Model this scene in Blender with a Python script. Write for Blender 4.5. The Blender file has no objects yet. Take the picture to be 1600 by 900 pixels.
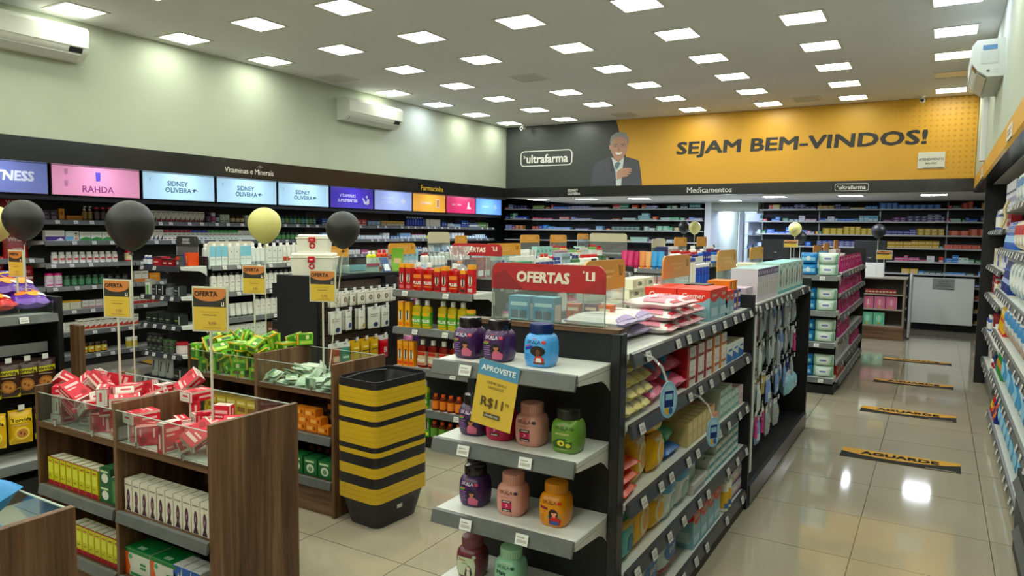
import bpy, math, random, colorsys
from mathutils import Vector, Matrix
random.seed(11)
sc = bpy.context.scene
COL = sc.collection
PI = math.pi
# ------------------------------------------------------------------ camera, world, exposure
YAW, PITCH, ROLL, FPX = 0.533249, -0.0800129, 0.0124516, 1126.56
cf = Vector((-math.sin(YAW)*math.cos(PITCH), math.cos(YAW)*math.cos(PITCH), math.sin(PITCH)))
cr = Vector((math.cos(YAW), math.sin(YAW), 0))
cu_ = cr.cross(cf)
c_r = cr*math.cos(ROLL) + cu_*math.sin(ROLL)
c_u = -cr*math.sin(ROLL) + cu_*math.cos(ROLL)
camd = bpy.data.cameras.new('camera')
camd.sensor_fit = 'HORIZONTAL'; camd.sensor_width = 36; camd.lens = FPX/1600*36
camd.clip_start = .05; camd.clip_end = 100
cam = bpy.data.objects.new('camera', camd); COL.objects.link(cam)
m3 = Matrix((c_r, c_u, -cf)).transposed().to_4x4(); m3.translation = Vector((0, 0, 1.6))
cam.matrix_world = m3
sc.camera = cam
w = bpy.data.worlds.new('world'); sc.world = w; w.use_nodes = True
w.node_tree.nodes['Background'].inputs[0].default_value = (.6, .65, .7, 1)
w.node_tree.nodes['Background'].inputs[1].default_value = .05
PANEL = 12.0          # strength of the ceiling panels
SOFFIT = 26.0          # strength of the small panels under the soffit
sc.view_settings.view_transform = 'Standard'
sc.view_settings.look = 'None'
sc.view_settings.exposure = 0.85
sc.view_settings.gamma = 1.0
sc.view_settings.use_curve_mapping = False
sc.cycles.max_bounces = 8
sc.cycles.transparent_max_bounces = 24
sc.cycles.sample_clamp_indirect = 6
sc.cycles.caustics_reflective = False
sc.cycles.caustics_refractive = False

# ------------------------------------------------------------------ materials
def lin(h):
    h = h.lstrip('#')
    if len(h) == 3: h = ''.join(c+c for c in h)
    o = []
    for i in (0, 2, 4):
        c = int(h[i:i+2], 16)/255
        o.append(c/12.92 if c <= .04045 else ((c+.055)/1.055)**2.4)
    return (*o, 1)
MATS = {}
VIVID = [False]       # printed packaging is more vivid than the fittings
def vivid(h):
    h = h.lstrip('#')
    if len(h) == 3: h = ''.join(c+c for c in h)
    a, b, c = colorsys.rgb_to_hsv(*(int(h[i:i+2], 16)/255 for i in (0, 2, 4)))
    return '%02x%02x%02x' % tuple(round(255*x) for x in colorsys.hsv_to_rgb(a, min(1, b*1.22) if b > .12 else b, min(.93, c*1.12)))
def mat(h, rough=.45, metal=0., emit=0., spec=.5):
    if not isinstance(h, str): return h
    if VIVID[0]: h = vivid(h)
    k = (h, rough, metal, emit, spec)
    if k in MATS: return MATS[k]
    m = bpy.data.materials.new('paint_'+h.strip('#')); m.use_nodes = True
    b = m.node_tree.nodes['Principled BSDF']
    b.inputs['Base Color'].default_value = lin(h)
    b.inputs['Roughness'].default_value = rough
    b.inputs['Metallic'].default_value = metal
    b.inputs['Specular IOR Level'].default_value = spec
    if emit:
        b.inputs['Emission Color'].default_value = lin(h)
        b.inputs['Emission Strength'].default_value = emit
    MATS[k] = m
    return m
def nodes(name):
    m = bpy.data.materials.new(name); m.use_nodes = True
    nt = m.node_tree
    return m, nt, nt.nodes['Principled BSDF'], (lambda t: nt.nodes.new(t)), nt.links.new
def wood_mat(name, cols, axis='Z', scale=1.0, rough=.5):
    m, nt, b, N, L = nodes(name)
    tc = N('ShaderNodeTexCoord'); mp = N('ShaderNodeMapping')
    s = [7*scale, 7*scale, 7*scale]; s['XYZ'.index(axis)] = .35*scale
    mp.inputs['Scale'].default_value = s
    L(tc.outputs['Object'], mp.inputs['Vector'])
    n = N('ShaderNodeTexNoise'); n.inputs['Scale'].default_value = 2.2; n.inputs['Detail'].default_value = 6; n.inputs['Distortion'].default_value = .6
    L(mp.outputs[0], n.inputs['Vector'])
    n2 = N('ShaderNodeTexNoise'); n2.inputs['Scale'].default_value = 14; n2.inputs['Detail'].default_value = 3
    L(mp.outputs[0], n2.inputs['Vector'])
    mx = N('ShaderNodeMath'); mx.operation = 'MULTIPLY_ADD'; mx.inputs[1].default_value = .35
    L(n2.outputs[0], mx.inputs[0]); L(n.outputs[0], mx.inputs[2])
    r = N('ShaderNodeValToRGB'); r.color_ramp.elements[0].position = .45; r.color_ramp.elements[1].position = .95
    r.color_ramp.elements[0].color = lin(cols[0]); r.color_ramp.elements[1].color = lin(cols[2])
    e = r.color_ramp.elements.new(.68); e.color = lin(cols[1])
    L(mx.outputs[0], r.inputs[0]); L(r.outputs[0], b.inputs['Base Color'])
    b.inputs['Roughness'].default_value = rough
    return m
WOOD = wood_mat('walnut_laminate', ('#33200f', '#62442a', '#86664a'))
WOODX = wood_mat('walnut_laminate_flat', ('#33200f', '#62442a', '#86664a'), 'X')
WOODD = wood_mat('dark_slat_wood', ('#2b211b', '#43352b', '#54453a'), 'Y')
def glass_mat(name, tint='#f4fff8', refl=.06, film=0.0):
    m, nt, b, N, L = nodes(name)
    nt.nodes.remove(b)
    out = nt.nodes['Material Output']
    t = N('ShaderNodeBsdfTransparent'); t.inputs[0].default_value = lin(tint)
    g = N('ShaderNodeBsdfGlossy'); g.inputs['Roughness'].default_value = .04; g.inputs[0].default_value = (1, 1, 1, 1)
    d = N('ShaderNodeBsdfDiffuse'); d.inputs[0].default_value = lin('#cfd6d4')
    lw = N('ShaderNodeLayerWeight'); lw.inputs[0].default_value = .12
    ad = N('ShaderNodeMath'); ad.operation = 'MULTIPLY_ADD'; ad.inputs[1].default_value = .5; ad.inputs[2].default_value = refl
    L(lw.outputs['Fresnel'], ad.inputs[0])
    m1 = N('ShaderNodeMixShader'); L(ad.outputs[0], m1.inputs[0]); L(t.outputs[0], m1.inputs[1]); L(g.outputs[0], m1.inputs[2])
    m2 = N('ShaderNodeMixShader'); m2.inputs[0].default_value = film; L(m1.outputs[0], m2.inputs[1]); L(d.outputs[0], m2.inputs[2])
    L(m2.outputs[0], out.inputs['Surface'])
    return m
ACRYL = glass_mat('clear_acrylic', '#f3faf6', .03, .015)
FILM = glass_mat('clear_film', '#ffffff', .14, .24)
HAZY = glass_mat('milky_acrylic', '#f2f6f4', .05, .12)
EDGE = mat('#a9b8ac', .2)
def noise_mat(name, c0, c1, scale, rough, bump=0.):
    m, nt, b, N, L = nodes(name)
    tc = N('ShaderNodeTexCoord'); n = N('ShaderNodeTexNoise'); n.inputs['Scale'].default_value = scale; n.inputs['Detail'].default_value = 4
    L(tc.outputs['Object'], n.inputs['Vector'])
    r = N('ShaderNodeValToRGB'); r.color_ramp.elements[0].color = lin(c0); r.color_ramp.elements[1].color = lin(c1)
    r.color_ramp.elements[0].position = .35; r.color_ramp.elements[1].position = .65
    L(n.outputs[0], r.inputs[0]); L(r.outputs[0], b.inputs['Base Color'])
    b.inputs['Roughness'].default_value = rough
    if bump:
        bp = N('ShaderNodeBump'); bp.inputs['Strength'].default_value = bump; L(n.outputs[0], bp.inputs['Height']); L(bp.outputs[0], b.inputs['Normal'])
    return m
PLASTER = noise_mat('white_plaster', '#adb5a1', '#b3bba8', 1.5, .75)
CEIL = noise_mat('ceiling_paint', '#d0d0ce', '#d6d6d4', .8, .8)
BLACK = mat('#15161a', .4)
BLACKG = noise_mat('glossy_black_acrylic', '#1b1b1c', '#202021', 2, .16)
BLACKM = noise_mat('black_laminate', '#090a0c', '#0d0e10', 3, .55)
WHITE = mat('#d9dcd6', .4)
SHELFW = noise_mat('shelf_paint', '#cdd1ca', '#d3d7d0', 9, .35)
GREY = mat('#7d8080', .35)
RAIL = noise_mat('rail_plastic', '#565a59', '#616564', 14, .3)
RAILD = noise_mat('dark_rail_plastic', '#34353a', '#3d3e43', 14, .3)
CHROME = mat('#b9bcbc', .22, .9)
def floor_mat():
    m, nt, b, N, L = nodes('polished_porcelain_tile')
    tc = N('ShaderNodeTexCoord'); mp = N('ShaderNodeMapping'); mp.inputs['Location'].default_value = (.302, -3.835+.61*7, 0)
    L(tc.outputs['Object'], mp.inputs[0])
    br = N('ShaderNodeTexBrick'); br.offset = 0; br.inputs['Scale'].default_value = 1
    br.inputs['Brick Width'].default_value = .61; br.inputs['Row Height'].default_value = .61
    br.inputs['Mortar Size'].default_value = .0022; br.inputs['Mortar Smooth'].default_value = .1; br.inputs['Bias'].default_value = -.4
    br.inputs['Color1'].default_value = lin('#b6ae97'); br.inputs['Color2'].default_value = lin('#b0a892'); br.inputs['Mortar'].default_value = lin('#524c42')
    L(mp.outputs[0], br.inputs['Vector'])
    n = N('ShaderNodeTexNoise'); n.inputs['Scale'].default_value = 1.6; n.inputs['Detail'].default_value = 5; L(mp.outputs[0], n.inputs['Vector'])
    mx = N('ShaderNodeMix'); mx.data_type = 'RGBA'; mx.blend_type = 'MULTIPLY'; mx.inputs[0].default_value = .25
    L(br.outputs['Color'], mx.inputs[6]); L(n.outputs[0], mx.inputs[7]); L(mx.outputs[2], b.inputs['Base Color'])
    b.inputs['Roughness'].default_value = .07
    b.inputs['Specular IOR Level'].default_value = .62
    b.inputs['Coat Weight'].default_value = .25; b.inputs['Coat Roughness'].default_value = .05
    return m
FLOOR = floor_mat()
def mural_mat():
    m, nt, b, N, L = nodes('yellow_mural_print')
    tc = N('ShaderNodeTexCoord'); sp = N('ShaderNodeSeparateXYZ'); L(tc.outputs['Object'], sp.inputs[0])
    def mth(op, a, c=None):
        x = N('ShaderNodeMath'); x.operation = op
        for i, v in enumerate((a, c)):
            if v is None: continue
            if isinstance(v, (int, float)): x.inputs[i].default_value = v
            else: L(v, x.inputs[i])
        return x.outputs[0]
    u = mth('ADD', sp.outputs['X'], sp.outputs['Z']); v = mth('SUBTRACT', sp.outputs['X'], sp.outputs['Z'])
    d = mth('MULTIPLY', mth('SINE', mth('MULTIPLY', u, 46.)), mth('SINE', mth('MULTIPLY', v, 46.)))
    g = mth('ADD', mth('MULTIPLY', sp.outputs['X'], .55), mth('MULTIPLY', sp.outputs['Z'], .35))   # towards the upper right corner
    dots = mth('GREATER_THAN', mth('ADD', d, mth('MULTIPLY', mth('SUBTRACT', g, .62), 1.0)), .28)
    mask = mth('MULTIPLY', dots, mth('GREATER_THAN', sp.outputs['X'], -1.0))
    mx = N('ShaderNodeMix'); mx.data_type = 'RGBA'; L(mask, mx.inputs[0])
    mx.inputs[6].default_value = lin('#d6a02c'); mx.inputs[7].default_value = lin('#bd8a22')
    L(mx.outputs[2], b.inputs['Base Color']); b.inputs['Roughness'].default_value = .45
    return m
MURAL = mural_mat()

# ------------------------------------------------------------------ mesh builder
_gl = {}
def glyphs(s, bold=0., shear=0.):
    k = (s, bold, shear)
    if k in _gl: return _gl[k]
    cu = bpy.data.curves.new('t', 'FONT'); cu.body = s; cu.size = 1; cu.shear = shear; cu.resolution_u = 2
    ob = bpy.data.objects.new('t', cu)
    me = ob.to_mesh()
    vs = [(v.co.x, v.co.y, 0) for v in me.vertices]; fs = [tuple(p.vertices) for p in me.polygons]
    if bold > .004:      # heavier strokes: the outline laid down again, a little shifted
        n = len(vs); b = bold*.8; v0, f0 = vs, fs; vs, fs = [], []
        for i, (dx, dy) in enumerate(((-b, -b), (b, b), (b, -b), (-b, b)) if bold > .018 else ((-b, 0), (b, 0))):
            vs += [(x+dx, y+dy, i) for x, y, _ in v0]; fs += [tuple(k+i*n for k in f) for f in f0]
    ob.to_mesh_clear(); bpy.data.objects.remove(ob); bpy.data.curves.remove(cu)
    if vs:
        x0 = min(v[0] for v in vs); x1 = max(v[0] for v in vs); y0 = min(v[1] for v in vs); y1 = max(v[1] for v in vs)
    else: x0 = y0 = 0; x1 = y1 = 1
    r = ([((x-x0), (y-y0), k) for x, y, k in vs], fs, x1-x0, y1-y0)
    _gl[k] = r
    return r
def clip(poly, lo, hi):
    for side, lim in ((1, lo), (-1, hi)):
        out = []
        for i in range(len(poly)):
            a, b = poly[i-1], poly[i]
            ia, ib = (a[0]-lim)*side >= 0, (b[0]-lim)*side >= 0
            if ia != ib:
                t = (lim-a[0])/(b[0]-a[0]); out.append((lim, a[1]+t*(b[1]-a[1])))
            if ib: out.append(b)
        poly = out
        if len(poly) < 3: return []
    return poly
class MB:
    def __init__(s): s.v = []; s.f = []; s.m = []; s.mats = []
    def mi(s, m):
        m = mat(m)
        if m not in s.mats: s.mats.append(m)
        return s.mats.index(m)
    def add(s, vs, fs, m):
        b = len(s.v); k = s.mi(m); s.v.extend(vs)
        for f in fs: s.f.append(tuple(b+i for i in f)); s.m.append(k)
        return s
    def box(s, x0, x1, y0, y1, z0, z1, m):
        return s.add([(x0,y0,z0),(x1,y0,z0),(x1,y1,z0),(x0,y1,z0),(x0,y0,z1),(x1,y0,z1),(x1,y1,z1),(x0,y1,z1)],
                     [(0,3,2,1),(4,5,6,7),(0,1,5,4),(1,2,6,5),(2,3,7,6),(3,0,4,7)], m)
    def bbox(s, x0, x1, y0, y1, z0, z1, m, c=.004):
        # box with chamfered edges
        vs = []; idx = {}
        X = (x0, x1); Y = (y0, y1); Z = (z0, z1)
        for i in (0, 1):
            for j in (0, 1):
                for k in (0, 1):
                    sx = c*(1-2*i); sy = c*(1-2*j); sz = c*(1-2*k)
                    for a in range(3):
                        p = [X[i], Y[j], Z[k]]
                        if a != 0: p[0] += sx
                        if a != 1: p[1] += sy
                        if a != 2: p[2] += sz
                        idx[(i, j, k, a)] = len(vs); vs.append(tuple(p))
        fs = []
        q = [(0,0),(1,0),(1,1),(0,1)]
        for i in (0, 1):
            f = [idx[(i, j, k, 0)] for j, k in q]; fs.append(f if i else f[::-1])
            f = [idx[(k, i, j, 1)] for j, k in q]; fs.append(f if i else f[::-1])
            f = [idx[(j, k, i, 2)] for j, k in q]; fs.append(f if i else f[::-1])
        for i in (0, 1):
            for j in (0, 1):
                for a, mk in ((2, lambda k: (i, j, k)), (0, lambda k: (k, i, j)), (1, lambda k: (i, k, j))):
                    o = [x for x in range(3) if x != a]
                    f = [idx[mk(0)+(o[0],)], idx[mk(0)+(o[1],)], idx[mk(1)+(o[1],)], idx[mk(1)+(o[0],)]]
                    fs.append(f)
                for k in (0, 1):
                    pass
        for i in (0, 1):
            for j in (0, 1):
                for k in (0, 1): fs.append([idx[(i, j, k, a)] for a in range(3)])
        # orient outwards
        cx = Vector(((x0+x1)/2, (y0+y1)/2, (z0+z1)/2)); out = []
        for f in fs:
            a, b, d = (Vector(vs[t]) for t in f[:3]); n = (b-a).cross(d-a)
            mid = sum((Vector(vs[t]) for t in f), Vector())/len(f)
            out.append(tuple(f) if n.dot(mid-cx) > 0 else tuple(f[::-1]))
        return s.add(vs, out, m)
    def poly(s, pts, m): return s.add(list(pts), [tuple(range(len(pts)))], m)
    def prism(s, pts, a0, a1, m, ax='X'):
        # pts in the plane normal to ax: X -> (y,z), Y -> (x,z), Z -> (x,y)
        mk = {'X': lambda p, a: (a, p[0], p[1]), 'Y': lambda p, a: (p[0], a, p[1]), 'Z': lambda p, a: (p[0], p[1], a)}[ax]
        n = len(pts); vs = [mk(p, a0) for p in pts]+[mk(p, a1) for p in pts]
        ar = sum(pts[i-1][0]*pts[i][1]-pts[i][0]*pts[i-1][1] for i in range(n))
        fl = (ar > 0) != (ax == 'Y')
        fs = [tuple(range(n)), tuple(range(2*n-1, n-1, -1))]+[(i, n+i, n+(i+1) % n, (i+1) % n) for i in range(n)]
        if fl: fs = [f[::-1] for f in fs]
        return s.add(vs, fs, m)
    def lathe(s, prof, m, n=14, p=2, sx=1, sy=1, cx=0, cy=0, caps=True):
        vs = []
        for r, z in prof:
            for i in range(n):
                t = 2*PI*i/n; c, d = math.cos(t), math.sin(t)
                k = 1 if p == 2 else 1/(abs(c)**p+abs(d)**p)**(1/p)
                vs.append((cx+r*k*c*sx, cy+r*k*d*sy, z))
        fs = []
        for j in range(len(prof)-1):
            for i in range(n):
                fs.append((j*n+i, j*n+(i+1) % n, (j+1)*n+(i+1) % n, (j+1)*n+i))
        if caps:
            fs.append(tuple(range(n-1, -1, -1))); e = (len(prof)-1)*n; fs.append(tuple(range(e, e+n)))
        return s.add(vs, fs, m)
    def tube(s, pts, r, m, n=6):
        vs = []; fs = []; P = [Vector(p) for p in pts]
        for j, p in enumerate(P):
            d = (P[min(j+1, len(P)-1)]-P[max(j-1, 0)]).normalized()
            a = d.cross(Vector((0, 0, 1)) if abs(d.z) < .9 else Vector((1, 0, 0))).normalized(); b = d.cross(a)
            for i in range(n):
                t = 2*PI*i/n; vs.append(tuple(p+a*(r*math.cos(t))+b*(r*math.sin(t))))
        for j in range(len(P)-1):
            for i in range(n): fs.append((j*n+i, (j+1)*n+i, (j+1)*n+(i+1) % n, j*n+(i+1) % n))
        fs.append(tuple(range(n))); e = (len(P)-1)*n; fs.append(tuple(range(e+n-1, e-1, -1)))
        return s.add(vs, fs, m)
    def emit(s, mp, poly, m, e, du=0):
        if not du:
            return s.poly([mp(u, v, e) for u, v in poly], m)
        lo = min(p[0] for p in poly); hi = max(p[0] for p in poly); k = max(1, math.ceil((hi-lo)/du))
        for i in range(k):
            q = clip(poly, lo+(hi-lo)*i/k, lo+(hi-lo)*(i+1)/k)
            if q: s.poly([mp(u, v, e) for u, v in q], m)
    def art(s, mp, W, H, ops, du=0, e0=.0006):
        # printed design: ops in fractions of a W x H face
        for i, o in enumerate(ops):
            e = e0*(1+.4*i)
            if o[0] == 'r': s.emit(mp, [(o[1],o[2]),(o[3],o[2]),(o[3],o[4]),(o[1],o[4])], o[5], e, du)
            elif o[0] == 'p': s.emit(mp, o[1], o[2], e, du)
            elif o[0] == 'e':
                n = 14; s.emit(mp, [(o[1]+o[3]*math.cos(2*PI*t/n), o[2]+o[4]*math.sin(2*PI*t/n)) for t in range(n)], o[5], e, du)
            elif o[0] == 't':   # text, centre u, centre v, height fraction, colour, widest fraction, bold, shear
                t = o[1]; u, v, h, c = o[2:6]; wm = o[6] if len(o) > 6 else .9; bo = o[7] if len(o) > 7 else .02; sh = o[8] if len(o) > 8 else 0
                vs, fs, tw, th = glyphs(t, bo, sh)
                kv = h/th; ku = h*H/th/W
                if tw*ku > wm: f = wm/(tw*ku); ku *= f; kv *= f if f > .6 else .6+.4*f
                s.add([mp(u+(x-tw/2)*ku, v+(y-th/2)*kv, e+.00025*k) for x, y, k in vs], fs, c)
        return s
    def mesh(s, name='mesh', ang=.6):
        me = bpy.data.meshes.new(name); me.from_pydata(s.v, [], s.f)
        for m in s.mats: me.materials.append(m)
        me.polygons.foreach_set('material_index', s.m)
        me.polygons.foreach_set('use_smooth', [True]*len(s.f))
        me.set_sharp_from_angle(angle=ang)
        me.update()
        return me
def face(O, U, V, n):
    O, U, V, n = map(Vector, (O, U, V, n))
    return lambda u, v, e: tuple(O+U*u+V*v+n*e)
def fF(w, h, y=0, z=0): return face((-w/2, y, z), (w, 0, 0), (0, 0, h), (0, -1, 0))

# ------------------------------------------------------------------ objects
def link(name, me, loc=(0, 0, 0), rot=(0, 0, 0), parent=None, label=None, kind=None, scale=None):
    o = bpy.data.objects.new(name, me); COL.objects.link(o)
    o.location = loc; o.rotation_euler = rot
    if scale: o.scale = scale
    if parent is not None: o.parent = parent
    if label: o['label'] = label
    if kind: o['kind'] = kind
    return o
def tag(o, label, cat, group=None):
    while len(label.split()) > 16 and ' the ' in label: label = label.replace(' the ', ' ', 1)
    if len(label.split()) > 16: label = label.replace(', front,', ',').replace('behind another', 'behind').replace(' hook row of', ' hook row,')
    o['label'] = label; o['category'] = cat
    if group: o['group'] = group
    return o
def put(name, label, cat, parts, loc, rz=0, group=None, rx=0, ry=0):
    """one thing: a single mesh, or an Empty with its parts [(name, mesh or [mesh, subparts], local loc, local rz)]"""
    rot = (rx, ry, rz)
    if isinstance(parts, bpy.types.Mesh):
        return tag(link(name, parts, loc, rot), label, cat, group)
    r = tag(link(name, None, loc, rot), label, cat, group)
    for p in parts:
        link(p[0], p[1], p[2] if len(p) > 2 else (0, 0, 0), (0, 0, p[3] if len(p) > 3 else 0), r, p[4] if len(p) > 4 else None)
    return r
def struct(name, mb):
    o = link(name, mb.mesh(name)); o['kind'] = 'structure'; return o
ONES = 'first second third fourth fifth sixth seventh eighth ninth tenth eleventh twelfth thirteenth fourteenth fifteenth sixteenth seventeenth eighteenth nineteenth'.split()
TENS = {2: 'twent', 3: 'thirt', 4: 'fort', 5: 'fift', 6: 'sixt', 7: 'sevent', 8: 'eight', 9: 'ninet'}
def ordw(n):
    if n < 20: return ONES[n-1]
    t, o = divmod(n, 10)
    return TENS[t]+'ieth' if o == 0 else TENS[t]+'y-'+ONES[o-1]
CNT = {}
def lab(desc, where, extra='', frm='from left'):
    k = (desc, where, extra, frm); CNT[k] = CNT.get(k, 0)+1
    return f"{desc}, {ordw(CNT[k])} {frm}{', '+extra if extra else ''}, {where}"
class Fr:
    """a shelf front: u runs along it, d into its depth"""
    def __init__(s, x, y, rz):
        s.x, s.y, s.rz = x, y, rz; s.c, s.s = round(math.cos(rz), 6), round(math.sin(rz), 6)
    def w(s, u, d, z): return (s.x+s.c*u-s.s*d, s.y+s.s*u+s.c*d, z)
LAYER = ['bottom layer', 'second layer', 'third layer', 'fourth layer', 'fifth layer', 'sixth layer']
def row(fr, z, u0, u1, pr, w, name, desc, cat, where, d=.02, h=.1, layers=1, gap=.004, group=None, jit=.0, dep=.1, back=0, frm='from left', top=None):
    """things side by side along a shelf, in layers, and rows behind one another"""
    n = max(1, int((u1-u0+gap*1.5)/(w+gap)+.2)); st = (u1-u0)/n
    for b in range(back+1):
        for L in range(layers):
            for i in range(n):
                if top and L >= top[0] and not (top[1] <= i/n < top[2]): continue
                ex = (LAYER[L] if layers > 1 else '')+(' ' if layers > 1 and b else '')+(ONES[b]+' row back' if b else '')
                u = u0+st*(i+.5)+random.uniform(-jit, jit)*w
                put(name, lab(desc, where, ex, frm), cat, pr[i % len(pr)] if isinstance(pr, list) and isinstance(pr[0], (list, bpy.types.Mesh)) else pr,
                    fr.w(u, d+b*(dep+.006)+random.uniform(0, jit)*.1, z+L*h+.0005), fr.rz+random.uniform(-jit, jit)*.6, group or desc+'s')
# ------------------------------------------------------------------ the setting
CZ = 3.39
struct('floor', MB().box(-8.95, 1.15, -4.1, 17.2, -.06, 0, FLOOR))
struct('ceiling', MB().box(-6.75, .45, -4.1, 11.1, CZ, CZ+.06, CEIL))
struct('wall_left', MB().box(-8.85, -8.75, -4.1, 14.6, 0, 2.4, BLACKM))
struct('wall_left_upper', MB().box(-6.75, -6.65, -4.1, 11.1, 2.335, CZ, PLASTER))
struct('trim_1', MB().box(-6.76, -6.64, -4.1, 11.0, 2.13, 2.335, BLACKG))
struct('ceiling_left', MB().box(-8.85, -6.76, -4.1, 14.6, 2.33, 2.39, mat('#2a2a2c', .6)))
struct('wall_right', MB().box(.98, 1.08, -4.1, 14.6, 0, 2.4, BLACKM))
struct('wall_right_upper', MB().box(.35, .45, -4.1, 11.1, 2.335, CZ, PLASTER))
struct('trim_2', MB().box(.345, .46, -4.1, 10.985, 2.195, 2.335, mat('#cf9a2a', .4)).box(.343, .46, -4.1, 10.985, 2.15, 2.195, BLACKG))
struct('ceiling_right', MB().box(.46, 1.08, -4.1, 11.1, 2.15, 2.2, mat('#b9b8b0', .35)))
struct('wall_back_upper', MB().box(-6.75, .45, 11.02, 11.12, 2.335, CZ, PLASTER))
struct('trim_3', MB().box(-6.64, .36, 10.985, 11.12, 2.175, 2.335, BLACKG))
struct('ceiling_back', MB().box(-6.75, 1.08, 11.12, 14.6, 2.18, 2.24, mat('#c9c9c4', .6)))
struct('wall_back', MB().box(-8.85, -3.9, 14.5, 14.6, 0, 2.4, BLACKM).box(-2.97, 1.08, 14.5, 14.6, 0, 2.4, BLACKM).box(-3.9, -2.97, 14.1, 14.6, 2.02, 2.4, PLASTER))
struct('wall_front', MB().box(-8.85, 1.08, -4.2, -4.1, 0, CZ, PLASTER))
struct('wall_passage', MB().box(-3.95, -3.85, 14.6, 17.2, 0, 2.4, PLASTER).box(-3.95, -2.4, 17.1, 17.2, 0, 2.4, PLASTER).box(-2.5, -2.4, 14.6, 17.2, 0, 2.4, PLASTER))
struct('ceiling_passage', MB().box(-3.95, -2.4, 14.6, 17.2, 2.3, 2.36, PLASTER))
struct('trim_4', MB().bbox(-3.95, -3.83, 14.02, 14.55, 0, 2.18, WHITE).box(-3.45, -3.38, 14.75, 14.85, 0, 2.05, mat('#b9bfc8')))
o = link('wall_passage_panel', MB().box(-3.84, -3.45, 16.3, 16.34, 0, 2.1, PLASTER).mesh()); o['kind'] = 'structure'
# black end panel that closes the right-hand shelving
o = link('wall_right_end', MB().box(.40, .98, 9.3, 9.36, 0, 2.15, BLACKM).mesh()); o['kind'] = 'structure'
# ------------------------------------------------------------------ ceiling lights
PX = [-6.32, -5.285, -4.265, -3.2, -2.14, -1.07, .03]
PY = [10.55, 9.55, 8.54, 7.55, 6.52, 5.51, 4.48, 3.47, 2.45, 1.43, .4, -.63, -1.65, -2.68, -3.6]
def em(h, s): return mat(h, .5, 0, s)
WARM = em('#f8fbec', PANEL); COOL = em('#dfe9ff', PANEL*1.1); YEL = em('#fff0c0', PANEL*.8); DIM = em('#e8f0d8', PANEL*.6)
def lightmesh(w):
    f = MB()
    for a in ((-w, w, -w, -w+.025), (-w, w, w-.025, w), (-w, -w+.025, -w+.025, w-.025), (w-.025, w, -w+.025, w-.025)):
        f.box(*a, -.006, .01, mat('#c9c9c2'))
    return f.mesh()
LF = lightmesh(.185)
def diff(m, w=.16): return MB().add([(-w, -w, -.001), (-w, w, -.001), (w, w, -.001), (w, -w, -.001)], [(0, 1, 2, 3)], m).mesh()
DM = {k: diff(k) for k in (WARM, COOL, YEL, DIM)}
OFF = diff(mat('#cfcfca', .3)); VENTP = diff(mat('#b7b6ae', .7), .165)
off = {(0, 3), (2, 3)}; blank = {(0, 4), (2, 0)}
special = {(0, 2): COOL, (6, 4): COOL, (6, 3): COOL, (6, 2): YEL, (0, 5): WARM, (0, 8): DIM, (2, 1): WARM, (5, 0): DIM, (3, 6): COOL}
for i, x in enumerate(PX):
    for j, y in enumerate(PY):
        wh = f'{ordw(i+1)} line from the white wall, {ordw(j+1)} from the banner'
        if (i, j) in ((0, 4), (2, 3)) or (i, j) == (2, 0) :
            put('ceiling_hatch', 'blank square ceiling cover, '+wh, 'vent', [('frame', LF), ('cover', VENTP)], (x, y, CZ), 0, 'ceiling covers'); continue
        if (i, j) == (6, 1):
            put('ceiling_light', 'unlit square LED panel, '+wh, 'ceiling light', [('frame', LF), ('diffuser', OFF)], (x, y, CZ), 0, 'ceiling LED panels'); continue
        put('ceiling_light', 'lit square LED panel, '+wh, 'ceiling light', [('frame', LF), ('diffuser', DM[special.get((i, j), WARM)])], (x, y, CZ), 0, 'ceiling LED panels')
put('ceiling_hatch', 'blank ceiling cover close to the yellow banner', 'vent', [('frame', LF), ('cover', VENTP)], (-1.62, 10.4, CZ), 0, 'ceiling covers')
SM = diff(em('#eef3ff', SOFFIT), .17); SMB = diff(em('#d3deff', SOFFIT*2.2), .17)
for i, (x, y) in enumerate(((-7.6, 12.6), (-6.53, 12.0), (-5.54, 12.0), (-4.53, 12.0), (-3.25, 13.15), (-2.28, 12.0), (-1.18, 12.0), (-.1, 12.0))):
    put('soffit_light', f'small white LED panel under the soffit, {ordw(i+1)} from left', 'ceiling light', [('frame', LF), ('diffuser', SMB if i == 4 else SM)], (x, y, 2.18 if x > -6.7 else 2.33), 0, 'soffit LED panels')
SML = diff(em('#e6ecff', SOFFIT*.8), .1)
for k in range(-4, 10):
    y = 3.62+1.015*k
    put('soffit_light', f'small LED panel above the lightboxes, {ordw(k+5)} unit', 'ceiling light', [('diffuser', SML), ('frame', LF)], (-7.78, y, 2.33), 0, 'soffit LED panels over lightboxes')
put('passage_light', 'cool LED panel in the passage behind the counter', 'ceiling light', [('frame', LF), ('diffuser', diff(em('#c9d6ff', SOFFIT*5), .17))], (-3.55, 15.35, 2.3))
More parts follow.
